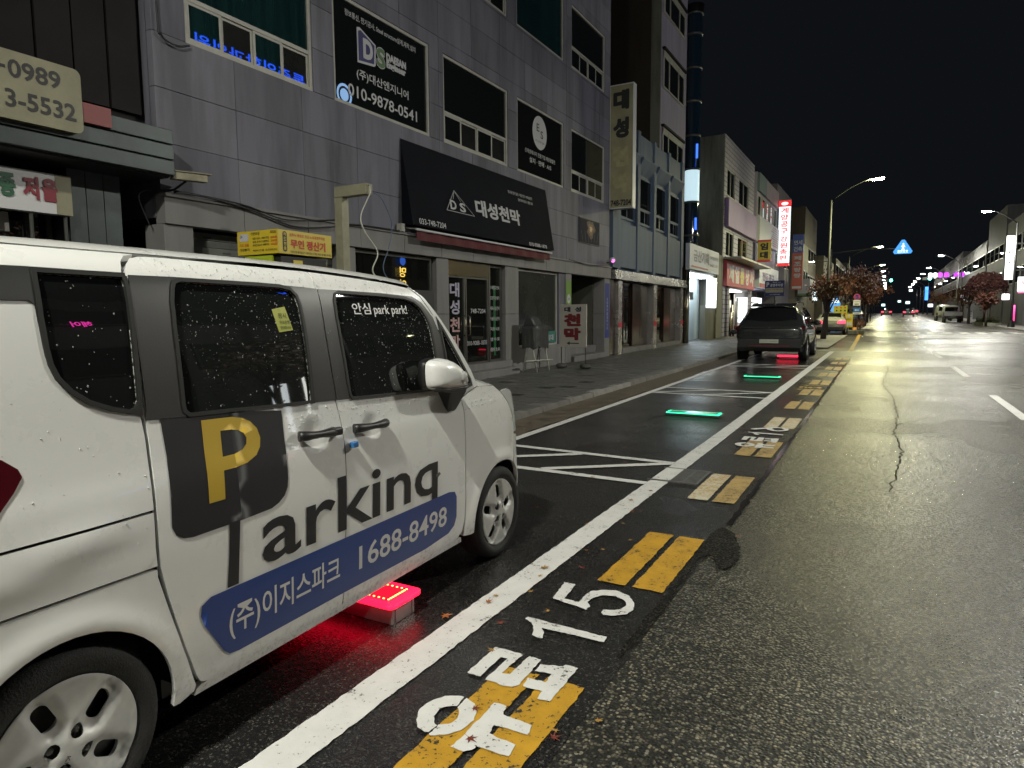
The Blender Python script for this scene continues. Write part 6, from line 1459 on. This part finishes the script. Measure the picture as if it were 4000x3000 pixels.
# parking sign on a pole
ps = thing("parking_sign", "navy public parking sign with a white P on a pole behind the grey SUV", "sign", (-4.58, 33, GZ(33)+KERB))
MB().box(-5.0, -4.16, 32.97, 33.0, 2.27, 2.97).build("board", M("navy_board", (.012, .016, .085), .45), ps, bevel=.01); MB().tube([(-4.58, 33.03, GZ(33)), (-4.58, 33.03, 2.9)], .03, 8).build("pole", m_post, ps)
MB().add([(x, 32.966, z) for x, z in rounded(-4.97, -4.20, 2.43, 2.64, .03)], [tuple(range(24))]).build("cream_patch", m_cream, ps)
BT(ps, "P", -4.93, 2.70, .12, .20, m_film_w, 32.966, .03); BT(ps, "공영주차장", -4.77, 2.70, .55, .13, m_film_w, 32.966, .02); BT(ps, "평원로 노상", -4.66, 2.87, .34, .05, m_film_w, 32.966, .01); BT(ps, "전자식 무료개방 안내", -4.93, 2.54, .70, .06, m_dred, 32.964, .012); BT(ps, "원주시시설관리공단", -4.78, 2.32, .44, .045, m_film_w, 32.966, .01)
# road signs, crossing sign, signals
def disc(b, x, y, z, r, n=24): return b.add([(x+r*math.cos(t), y, z+r*math.sin(t)) for t in [i*2*math.pi/n for i in range(n)]], [tuple(range(n))])
rs_ = thing("road_sign_post", "post with a no-parking disc, a white tow-away plate and a blue one-way plate", "road sign", (-1.70, 46.5, GZ(46.5)))
MB().tube([(-1.70, 46.55, GZ(46)), (-1.70, 46.55, 2.62)], .03, 8).build("pole", m_post, rs_)
disc(MB(), -1.70, 46.50, 2.46, .19).build("red_disc", M("sign_red_flat", (.4, .03, .05), .4), rs_); disc(MB(), -1.70, 46.495, 2.46, .14).build("blue_disc", M("sign_blue_flat", (.03, .06, .35), .4), rs_); MB().obox((-1.70, 46.49, 2.46), (.13, 0, .03), (0, .002, 0), (.0, 0, .025)).build("bar", M("sign_red_flat"), rs_)
MB().box(-1.89, -1.51, 46.49, 46.51, 1.94, 2.27).build("white_plate", m_swall, rs_); BT(rs_, "견인지역", -1.84, 2.14, .28, .06, m_ink, 46.485, .01); MB().box(-1.82, -1.58, 46.483, 46.487, 2.0, 2.05).build("tow_mark", m_ink, rs_)
MB().box(-1.87, -1.49, 46.49, 46.51, 1.52, 1.80).build("blue_plate", M("sign_blue2", (.02, .12, .40), .4), rs_); MB().box(-1.87, -1.49, 46.49, 46.51, 1.40, 1.515).build("foot_plate", m_swall, rs_)
MB().add([(x, 46.485, z) for x, z in ((-1.81,1.66),(-1.72,1.60),(-1.72,1.64),(-1.55,1.64),(-1.55,1.68),(-1.72,1.68),(-1.72,1.72))], [(0, 1, 6), (2, 3, 4, 5)]).build("arrow", m_film_w, rs_); BT(rs_, "일방통행", -1.82, 1.43, .28, .055, m_ink, 46.485, .01)
ps2 = thing("crossing_sign", "glowing blue triangular pedestrian crossing sign hung over the road", "road sign", (.74, 57, 5.4))
def tri(r, y): return [(.74+r*math.cos(t), y, 6.12+r*.93*math.sin(t)) for t in (math.radians(a) for a in (82, 98, 202, 218, 322, 338))]
b = MB(); vs = tri(.66, 57.0)+tri(.66, 57.12); b.add(vs, [tuple(range(6)), tuple(range(6, 12))[::-1]]+[(i, (i+1) % 6+0, 6+(i+1) % 6, 6+i) for i in range(6)]); b.build("panel", emis("crossing_blue", (.05, .32, .95), 1.0), ps2)
m_wl = emis("crossing_white", (.8, .95, 1.0), 1.3)
disc(MB(), .76, 56.98, 6.44, .055, 12).build("figure_head", m_wl, ps2)
MB().add([(x, 56.985, z) for x, z in ((.70,6.37),(.82,6.37),(.88,6.20),(.85,6.18),(.80,6.27),(.80,6.14),(.87,5.96),(.82,5.95),(.75,6.10),(.68,5.95),(.63,5.97),(.70,6.16),(.70,6.27),(.64,6.20),(.61,6.22))], [tuple(range(15))]).build("figure", m_wl, ps2)
for k in range(4): MB().box(.42+.17*k, .54+.17*k, 56.98, 56.985, 5.90, 5.98).build("stripe", m_wl, ps2)
BT(ps2, "횡단보도", .40, 5.78, .68, .10, m_wl, 56.985, .01)
MB().tube([(-4.0, 57.2, GZ(57)), (-4.0, 57.2, 6.3)], .09, 8).tube([(-4.0, 57.2, 6.0), (-1.5, 57.2, 6.2), (.74, 57.2, 6.1)], .05, 8).build("mast", M("mast_dark", (.04, .045, .045), .5), ps2)
for lab, x, xp, z in (("left green traffic signal on a mast arm far ahead", -.15, -3.6, 6.15), ("right green traffic signal on a mast arm far ahead", 4.6, 8.2, 6.25)):
    sg_ = thing("traffic_signal", lab, "traffic light", (x, 112, GZ(112)), group="traffic signals far ahead")
    MB().box(x-.55, x+.55, 111.9, 112.1, z-.2, z+.2).build("housing", M("mast_dark"), sg_, bevel=.03); disc(MB(), x+.32, 111.88, z, .19, 16).build("green_lamp", emis("green_signal", (.05, 1.0, .75), 28.0), sg_)
    MB().tube([(xp, 112.2, GZ(112)), (xp, 112.2, z+.3)], .1, 8).tube([(xp, 112.2, z+.1), (x, 112.2, z+.15)], .06, 8).build("mast", M("mast_dark"), sg_)
    for dx in (-.32, 0): disc(MB(), x+dx, 111.89, z, .15, 12).build("dark_lamp", m_ink, sg_)
# pedestrian lamp with a short arm, parking boards
pl_ = thing("path_lamp", "low lit lamp on a short arm beside the blue and orange blade sign", "street lamp", (-3.46, 48, GZ(48)))
MB().tube([(-3.46, 48, GZ(48)), (-3.46, 48, 4.85)], .05, 8).build("post", m_post, pl_); MB().tube([(-3.46, 48, 4.75), (-4.3, 48, 4.88)], .03, 6).build("arm", m_post, pl_); MB().box(-4.62, -4.28, 47.9, 48.1, 4.80, 4.88).build("lamp_head", m_post, pl_)
MB().quad((-4.6, 47.92, 4.795), (-4.6, 48.08, 4.795), (-4.3, 48.08, 4.795), (-4.3, 47.92, 4.795)).build("lens", emis("path_lens", (1.0, .9, .7), 260.0), pl_)
yb = thing("tariff_board", "large yellow board with rows of red and black marks behind the silver sedan", "sign", (-2.7, 50, 1.2)); zz0 = GZ(50)
MB().obox((-2.78, 50, 1.62), (.42, 0, .02), (0, .02, 0), (0, .0, .36)).build("board", M("lime_yellow_board", (.42, .42, .04), .5), yb); MB().tube([(-3.0, 50, zz0), (-3.0, 50, 1.4)], .03, 6).tube([(-2.55, 50, zz0), (-2.55, 50, 1.4)], .03, 6).build("leg", m_post, yb)
for r_ in range(3):
    for c_ in range(3): MB().box(-3.05+.25*c_, -2.95+.25*c_, 49.96, 49.975, 1.80-.2*r_, 1.90-.2*r_).build("mark", m_kr if r_ != 1 else m_ink, yb)
ya = thing("notice_board", "tall yellow notice panel at the kerb beside the silver sedan", "sign", (-2.1, 46, GZ(46))); z0_ = GZ(46)
MB().box(-2.26, -1.86, 46.0, 46.05, .62, 1.44).build("panel", M("bright_yellow", (.58, .46, .04), .5), ya); disc(MB(), -2.08, 45.99, 1.30, .09, 16).build("disc", m_film_w, ya); MB().box(-2.22, -1.90, 45.985, 45.995, .72, .92).build("white_patch", m_film_w, ya); BT(ya, "무인", -2.18, 1.06, .24, .1, m_dred, 45.985, .02)
MB().box(-2.24, -2.20, 46.0, 46.05, z0_, .62).box(-1.92, -1.88, 46.0, 46.05, z0_, .62).build("leg", m_post, ya)
MB().tube([(-1.72, 45.6, GZ(45)), (-1.72, 45.6, .62)], .10, 12, radii=[.12, .10]).build("marker_drum", M("orange_drum", (.60, .22, .04), .5), label="small orange marker drum at the foot of the yellow notice panel", cat="drum")
for k, (x, y, w_, h_) in enumerate(((-1.75, 44.2, .28, .30), (-1.45, 45.0, .25, .26))):
    MB().box(x-w_, x+w_, y-.2, y+.2, GZ(y), GZ(y)+h_).build("stone_block", m_conc, bevel=.05, label=("left" if not k else "right")+" pale stone block on the kerb corner before the road signs", cat="stone")
ov = thing("oval_shop_sign", "glowing blue and white oval shop sign behind the trees on the left", "sign", (-3.8, 60, 1.6))
MB().add([(-3.78+.42*math.cos(t), 60, 2.2+.66*math.sin(t)) for t in [i*math.pi/14 for i in range(28)]]+[(-3.78+.42*math.cos(t), 60.12, 2.2+.66*math.sin(t)) for t in [i*math.pi/14 for i in range(28)]], [tuple(range(28)), tuple(range(28, 56))[::-1]]+[(i, (i+1) % 28, 28+(i+1) % 28, 28+i) for i in range(28)]).build("light_box", emis("oval_blue", (.10, .36, .85), .9), ov)
MB().add([(x, 59.99, z) for x, z in rounded(-4.12, -3.44, 2.30, 2.52, .08)], [tuple(range(24))]).build("white_band", m_wl, ov); disc(MB(), -3.78, 59.99, 2.66, .13, 16).build("white_dot", m_wl, ov); MB().tube([(-3.78, 60.06, GZ(60)), (-3.78, 60.06, 1.6)], .06, 8).build("pole", m_post, ov)
lb = thing("light_box_sign", "small glowing white upright box sign on the left-hand shops", "sign", (-5.2, 60, 2.5)); MB().box(-5.42, -5.07, 60, 60.15, 2.5, 3.28).build("light_box", emis("pale_box", (.8, .95, 1.0), 1.5), lb, bevel=.05)
T_ = BT(lb, "약국", -5.36, 2.8, .22, .16, M("blue_field"), 59.99, .02); MB().box(-6.6, -5.42, 60.05, 60.10, 2.85, 2.92).build("bracket", m_post, lb)
# right-hand signs
bk = thing("bicycle_sign", "tall glowing white sign with black Korean letters on the right edge", "sign", (8.1, 64, 3.9)); MB().box(7.70, 8.20, 64, 64.25, 3.95, 7.25).build("light_box", emis("bike_white", (.93, .95, 1.0), 1.25), bk); MB().box(8.2, 9.0, 64.1, 64.2, 4.6, 4.7).box(8.2, 9.0, 64.1, 64.2, 6.6, 6.7).build("bracket", m_post, bk)
for k, ch in enumerate("자전거"): BT(bk, ch, 7.76, 6.40-k*.72, .38, .50, m_ink, 63.99, .02)
BT(bk, "점", 7.8, 4.2, .28, .26, m_ink, 63.99, .02)
cs_ = thing("corner_light_sign", "bright white and pink lit shop board at the right edge", "sign", (8.8, 62, 3)); MB().box(8.30, 9.6, 62, 62.3, 3.0, 4.05).build("light_box", emis("corner_white", (.95, .97, 1.0), 1.3), cs_); MB().box(8.30, 8.7, 61.97, 61.99, 2.86, 2.99).build("pink_edge", emis("pink_edge", (1.0, .2, .4), .9), cs_)
BT(cs_, "강산", 8.45, 3.5, .5, .3, m_red, 61.99, .03); BT(cs_, "밥집", 8.95, 3.4, .6, .42, m_ink, 61.99, .03)
sb_ = thing("small_light_box", "small glowing white box sign on the black lamp post", "sign", (7.5, 61, 2.4)); MB().box(7.25, 7.72, 61.0, 61.15, 2.36, 2.80).build("light_box", emis("small_white", (1.0, .93, .97), 1.5), sb_, bevel=.04)
pkb = MB().tube([(8.3, 63, .8), (8.3, 63, 2.0)], .06, 10).build("neon_tube", emis("pink_tube", (1.0, .08, .35), 1.2), label="glowing pink upright tube sign beside the black lamp post", cat="sign")
rd_ = thing("round_road_sign", "blue and red round no-parking sign with a pale plate on the right", "road sign", (7.6, 70, GZ(70))); MB().tube([(7.57, 70.05, GZ(70)), (7.57, 70.05, 3.3)], .035, 8).build("pole", m_post, rd_); disc(MB(), 7.57, 70.0, 3.1, .24).build("red_disc", M("sign_red_flat"), rd_); disc(MB(), 7.57, 69.99, 3.1, .17).build("blue_disc", M("sign_blue_flat"), rd_); MB().box(7.3, 7.84, 69.99, 70.01, 2.28, 2.80).build("plate", m_cream, rd_)
ab = thing("a_board", "white A-board on the right pavement by the pickup", "sign", (6.9, 78, GZ(78))); MB().obox((6.87, 78, 1.1), (.20, 0, 0), (0, .02, .0), (0, .04, .6)).build("panel", m_swall, ab); MB().tube([(6.7, 78.05, GZ(78)), (6.7, 78.05, 1)], .02, 6).tube([(7.04, 78.05, GZ(78)), (7.04, 78.05, 1)], .02, 6).build("leg", m_post, ab)
for k in range(3): MB().box(6.75, 6.99, 77.9, 77.91, 1.5-.22*k, 1.58-.22*k).build("text_bar", M("grey_letter"), ab)
m_vio = emis("violet_letter_lit", (.55, .05, .95), 1.6); m_wlt = emis("white_letter_lit", (.85, .95, 1.0), 2.4)
fs_ = thing("rooftop_letters", "rooftop sign of white and purple glowing letters far ahead on the right", "sign", (7.5, 140, 7.4))
for x0, x1, mt in ((5.9, 6.5, m_wlt), (6.62, 7.22, m_wlt), (7.38, 8.1, m_vio), (8.25, 8.95, m_vio)): MB().prism(rounded(x0, x1, 7.5, 8.4, .22), 1, 140, 140.3).build("letter", mt, fs_)
MB().box(5.8, 9.2, 140.1, 140.2, 7.3, 7.42).build("rail", m_dark, fs_)
vl = thing("violet_sign", "small violet glowing lozenge sign above the trees on the left", "sign", (-1.9, 100, 5)); MB().prism(smooth_poly([(-2.2,4.2),(-1.8,4.4),(-1.75,5.4),(-1.9,5.6),(-2.2,5.3)], 2), 1, 100, 100.2).build("panel", emis("violet_panel", (.35, .18, 1.0), 1.4), vl); MB().tube([(-2.0, 100.1, GZ(100)), (-2.0, 100.1, 4.3)], .05, 6).build("pole", m_dark, vl)
bp_ = MB().box(4.55, 4.95, 115, 115.2, 3.3, 5.2).build("blue_light_column", emis("blue_column", (.04, .22, 1.0), 2.0), label="glowing blue upright sign below the right-hand traffic signal", cat="sign")
for k, (x, y, z, c_) in enumerate(((3.2, 150, 3.2, (.6, .9, 1)), (-1.0, 170, 3.0, (.6, .95, 1)), (4.2, 175, 6.2, (.8, .95, 1)), (5.9, 128, 2.4, (.8, .9, 1)), (7.0, 86, 3.0, (1, .85, 1)), (7.8, 92, 2.7, (.9, .9, 1)), (2.4, 200, 4.2, (.7, .95, 1)))):
    MB().prism(rounded(x-.35, x+.35, z, z+.5, .1), 1, y, y+.15).build("far_sign", emis("far_sign_%d" % k, c_, 1.8), label=["small cyan-white lit sign low over the far road centre", "pale lit sign far down the left side", "high white lit sign over the far right kerb", "white lit sign beyond the parked vehicles", "pink-white lit sign above the blue pickup", "white lit sign above the pale delivery van", "faint cyan sign at the road's end"][k], cat="sign")
# ------------------------------------------------------------------ trees
m_bark = M("bark", (.045, .035, .028), .8, var=.4, vscale=8, bump=.6, bscale=40)
def leafmat(name, c): 
    return M(name, c, .6, var=.55, vscale=3.5)
def tree(label, x, y, h, r, zc, mat, n, rz=None, name="street_tree", seed=1, lean=0, tr=.11, dome=False):
    rr = random.Random(seed); zg = GZ(y)+.05; t = thing(name, label, "tree", (x, y, zg))
    tk = MB(); top = Vector((x+lean, y, zg+h*.55)); tk.tube([(x, y, zg), (x+lean*.3, y, zg+h*.25), tuple(top)], tr, 8, radii=[tr*1.3, tr, tr*.7])
    tips = []
    for k in range(9):
        a = 2*math.pi*k/9+rr.uniform(-.3, .3); L = r*rr.uniform(.5, .95); e = Vector((x+lean+L*math.cos(a), y+L*math.sin(a), zg+h*(.62 if dome else rr.uniform(.6, .95)))); m_ = (top+e)/2+Vector((0, 0, .12*h))
        s0 = Vector((x+lean*.6, y, zg+h*rr.uniform(.35, .55))); tk.tube([tuple(s0), tuple(m_), tuple(e)], tr*.35, 5, radii=[tr*.45, tr*.28, tr*.1]); tips.append(e); tips.append(m_)
    tk.build("trunk", m_bark, t)
    lv = MB(); rz = rz or r*.7
    cl = [(Vector((x+lean, y, zg+zc))+Vector((rr.gauss(0, .45)*r, rr.gauss(0, .45)*r, rr.gauss(0, .42)*rz)), rr.uniform(.18, .42)*r) for _ in range(22)]+[(e, .3*r) for e in tips]
    for _ in range(n):
        if dome:
            a = rr.uniform(0, 2*math.pi); u = math.sqrt(rr.random()); p = Vector((x+lean+r*u*math.cos(a), y+r*u*math.sin(a), zg+zc+rz*math.sqrt(max(0, 1-u*u))*rr.uniform(.55, 1)-rr.random()**3*.5*rz))
        else:
            c_, cr_ = rr.choice(cl); p = c_+Vector((rr.gauss(0, .5), rr.gauss(0, .5), rr.gauss(0, .5)))*cr_
        s = rr.uniform(.05, .11); e1 = Vector((rr.gauss(0, 1), rr.gauss(0, 1), rr.gauss(0, 1))).normalized(); e2 = e1.orthogonal().normalized()
        lv.add([p-e1*s, p+e2*s*.55, p+e1*s, p-e2*s*.55], [(0, 1, 2, 3)])
    lv.build("crown", mat, t); return t
l_or = leafmat("orange_leaves", (.13, .045, .014)); l_rd = leafmat("red_leaves", (.075, .021, .011)); l_br = leafmat("brown_leaves", (.085, .034, .013)); l_dk = leafmat("dark_red_leaves", (.045, .011, .009))
tree("slim street tree with sparse orange leaves in front of the silver sedan", -2.78, 37, 2.9, .8, 2.5, l_br, 550, seed=2, lean=.15)
tree("street tree with a broad dull red crown beyond the silver sedan", -3.3, 47.2, 3.6, 1.2, 2.8, l_rd, 1700, seed=3)
tree("brownish street tree behind the road signs", -2.3, 53, 3.9, 1.3, 3.1, l_br, 2200, seed=4)
tree("dark red street tree beside the violet sign", -2.0, 60, 4.6, 1.5, 3.7, l_rd, 2400, seed=5)
tree("dense rust-orange street tree at the road's left edge ahead", -1.75, 66, 4.0, 1.25, 2.75, l_or, 3000, seed=6)
tree("farther rust-coloured street tree on the left", -2.0, 84, 4.4, 1.6, 3.0, l_br, 1800, seed=7)
tree("dome-clipped dark red tree like a parasol on the right pavement", 7.0, 68, 4.4, 1.5, 3.0, l_dk, 5200, rz=1.45, seed=8, dome=True)
tree("small crimson weeping tree under the dome-clipped one", 6.9, 66, 2.9, .75, 2.0, l_rd, 1500, seed=9, tr=.07)
tree("brown-leaved tree left of the dome-clipped one", 6.6, 76, 3.6, 1.1, 2.5, l_br, 1600, seed=10)
tree("dark tree beside the pale delivery van on the right", 7.2, 90, 4.0, 1.6, 2.8, l_br, 1500, seed=12)
tree("far orange tree below the blue light column", 6.6, 122, 4.2, 1.8, 2.8, l_or, 1200, seed=13)
hb = MB(); rr = random.Random(21)
for _ in range(1400):
    p = Vector((7.3+rr.uniform(-.5, .6), 69.5+rr.uniform(-3, 3), GZ(69)+.25+abs(rr.gauss(0, .18)))); s = rr.uniform(.04, .08); e1 = Vector((rr.gauss(0, 1), rr.gauss(0, 1), rr.gauss(0, 1))).normalized(); e2 = e1.orthogonal()
    hb.add([p-e1*s, p+e2*s*.6, p+e1*s, p-e2*s*.6], [(0, 1, 2, 3)])
pb = thing("planter", "low planter of green shrubs on the right pavement", "planter", (7.3, 69, GZ(69))); hb.build("shrubs", leafmat("shrub_leaves", (.05, .06, .02)), pb); MB().box(6.75, 7.95, 66.3, 72.6, GZ(69), GZ(69)+.3).build("trough", m_conc, pb)
hb = MB()
for _ in range(1500):
    p = Vector((-1.9+rr.uniform(-.35, .35), 56+rr.uniform(-3, 3), GZ(56)+.2+abs(rr.gauss(0, .2)))); s = rr.uniform(.04, .08); e1 = Vector((rr.gauss(0, 1), rr.gauss(0, 1), rr.gauss(0, 1))).normalized(); e2 = e1.orthogonal()
    hb.add([p-e1*s, p+e2*s*.6, p+e1*s, p-e2*s*.6], [(0, 1, 2, 3)])
hb.build("hedge", leafmat("hedge_leaves", (.16, .07, .025)), label="low brown-orange hedge beyond the blue one-way sign", cat="hedge")
# corner island in front of the sedan
strip("corner_island", -4.6, -1.95, [28.5, 30, 36, 42.5], .05, m_kerb)
# ------------------------------------------------------------------ fallen leaves
def maple(rr):
    out = []; tips = [(90, 1), (35, .85), (145, .85), (-10, .6), (190, .6)]
    angs = [(190, .6), (168, .30), (145, .85), (118, .34), (90, 1.0), (62, .34), (35, .85), (12, .30), (-10, .6), (-50, .22), (-88, .28), (-92, .28), (-130, .22)]
    b = MB(); vs = [(0, 0, .12)]
    for a, r in angs: t = math.radians(a); r *= rr.uniform(.85, 1.1); vs.append((r*math.cos(t), r*math.sin(t), rr.uniform(-.02, .30)*r))
    n = len(angs); b.add(vs, [(0, (i+1) % n+1, i+1) for i in range(n)])
    b.add([(-.02, -.2, .05), (.02, -.2, .05), (.06, -.75, .16), (.03, -.75, .16)], [(0, 3, 2, 1)])
    return b.mesh("fallen_leaf")
rr = random.Random(17)
lm = [M("leaf_orange", (.30, .10, .02), .6), M("leaf_red", (.16, .03, .015), .6), M("leaf_yellow", (.34, .19, .04), .6), M("leaf_brown", (.12, .06, .025), .65)]
lmesh = []
for m_ in lm:
    for _ in range(2): me = maple(rr); me.materials.append(m_); lmesh.append(me)
LP = [(-2.248,5.526),(-2.182,6.196),(-1.72,7.266),(-1.649,5.312),(-1.694,4.963),(-1.583,4.658),(-1.534,4.705),(-1.766,4.231),(-1.323,4.674),(-1.549,4.364),(-1.390,4.049),(-1.480,3.808),(-2.256,4.441),(-3.364,6.803),(-3.411,7.476),(-3.164,6.956),(-2.470,6.974),(-1.505,7.765),(-.802,4.445),(-1.440,5.393),(-2.915,6.999),(-2.643,7.262),(-1.671,3.360),(-1.637,3.244),(-1.712,2.810),(-1.711,2.900),(-1.814,2.581),(-1.578,3.026),(-1.395,2.863),(-1.533,2.639),(-1.44,2.398),(-1.559,3.744),(-1.193,1.830),(-.959,2.010),(-.943,1.970),(-1.273,1.987),(-.847,2.132),(-1.476,3.464),(-2.0,2.50)]
LP += [(rr.uniform(-4.3, -3.95), rr.uniform(5.5, 19)) for _ in range(40)]
for k, (x, y) in enumerate(LP):
    big = k == 26 or k == 22
    i_ = rr.randrange(0, 6) if k < 39 else rr.randrange(4, 8)
    on = "in the brown gutter along the kerb" if k >= 39 else ("on the dark wet bay" if x < -1.79 else ("on the white bay line" if x < -1.60 else ("on the asphalt strip by the yellow blocks" if x > -1.60 else "")))
    o = link("fallen_leaf", lmesh[i_], None, None, loc=(x, y, GZ(y)+.0165), label="%s dry maple leaf lying %s%s" % (["orange", "red", "yellow", "brown"][i_//2], on, ", the largest one" if k == 26 else ""), cat="leaf", group="fallen maple leaves")
    s = rr.uniform(.022, .038)*(1.5 if big else 1); o.scale = (s, s, s*.8); o.rotation_euler = (rr.uniform(-.15, .15), rr.uniform(-.15, .15), rr.uniform(0, 6.28))
# ------------------------------------------------------------------ shops across the road, seen only as reflections
for (nm, lb_, y0, y1, top) in (("facing_block", "pale block across the road from the white van", -6, 12, 9.5), ("facing_block", "block across the road from the stone office block", 12.5, 30, 13.2), ("facing_block", "block across the road from the grey SUV", 30.5, 52, 9.5)):
    block(nm, lb_, y0, y1, top, stained("facing_wall_%d" % int(y0), (.035, .035, .037), .4), [(3.9, 5.3), (6.6, 8.0)], X=11.2, ny=4, fm=m_dark)

RX = 11.02; RU = Vector((0, -1, 0))
ns = thing("neon_roof_sign", "blue neon roof sign on the block across the road", "sign", (RX, 25, 13.2))
MB().text("통증의학과의원", (RX, 26.5, 13.2), RU, V, w=6.4, h=.62, bold=.012).build("lettering", emis("blue_neon", (.02, .10, 1.0), 16.0), ns)
MB().lathe([(.60, 0), (.46, .001)], 0, (RX, 29.4, 13.7), 28).lathe([(.34, 0), (.0, .001)], 0, (RX, 29.4, 13.7), 20).build("emblem", emis("emblem_neon", (.35, .6, 1.0), 10.0), ns); MB().box(RX+.05, RX+.12, 19.5, 30.2, 13.15, 13.3).build("rail", m_dark, ns)
ys_ = thing("yellow_neon_sign", "yellow neon shop letters across the road from the grey SUV", "sign", (RX, 34, 3))
for k, ch in enumerate("명인"): MB().text(ch, (RX, 34.6, 3.95-k*.78), RU, V, w=.62, h=.62, bold=.012).build("letter", emis("yellow_neon2", (1.0, .66, .12), 16.0), ys_)
MB().lathe([(.28, 0), (.0, .001)], 0, (RX, 34.3, 4.95), 24).build("emblem", emis("emblem_blue", (.05, .2, 1.0), 5.0), ys_)
pn = thing("pink_neon_sign", "pink neon letter sign high on the block across the road", "sign", (RX, 10, 6.2)); MB().text("헤어", (RX, 10.3, 6.45), RU, V, w=.5, h=.36, bold=.012).build("lettering", emis("pink_neon", (1.0, .03, .45), 14.0), pn)

fb = thing("facing_light_box", "narrow white lit box sign on the pavement across the road", "sign", (9.5, 13.6, GZ(13)+KERB)); MB().box(9.35, 9.6, 13.4, 13.75, 1.3, 2.5).build("light_box", emis("facing_white", (.9, .97, 1.0), 7.0), fb); MB().box(9.4, 9.55, 13.5, 13.65, GZ(13)+KERB, 1.3).build("foot", m_dark, fb)
fb = thing("facing_tube_sign", "slim glowing tube sign on the pavement across the road", "sign", (9.5, 14.6, GZ(14)+KERB)); MB().tube([(9.5, 14.6, 1.2), (9.5, 14.6, 2.7)], .04, 8).build("tube", emis("facing_tube", (.95, .97, .9), 9.0), fb); MB().tube([(9.5, 14.6, GZ(14)), (9.5, 14.6, 1.2)], .03, 6).build("foot", m_dark, fb)
fb = thing("facing_led_strip", "blue LED strip along a shopfront across the road", "sign", (RX, 9, 1.6)); MB().box(RX-.02, RX+.02, 9.6, 12.0, 1.66, 1.74).build("strip", emis("facing_blue", (.04, .15, 1.0), 5.0), fb)
tree("bare-branched street tree across the road from the white van", 8.6, 12.6, 4.6, 1.5, 3.6, l_br, 1500, seed=31)
sedan("facing_sedan", "dark sedan parked across the road from the white van", (6.5, 9.5, GZ(9)), 0, m_suv, True, 1.0)
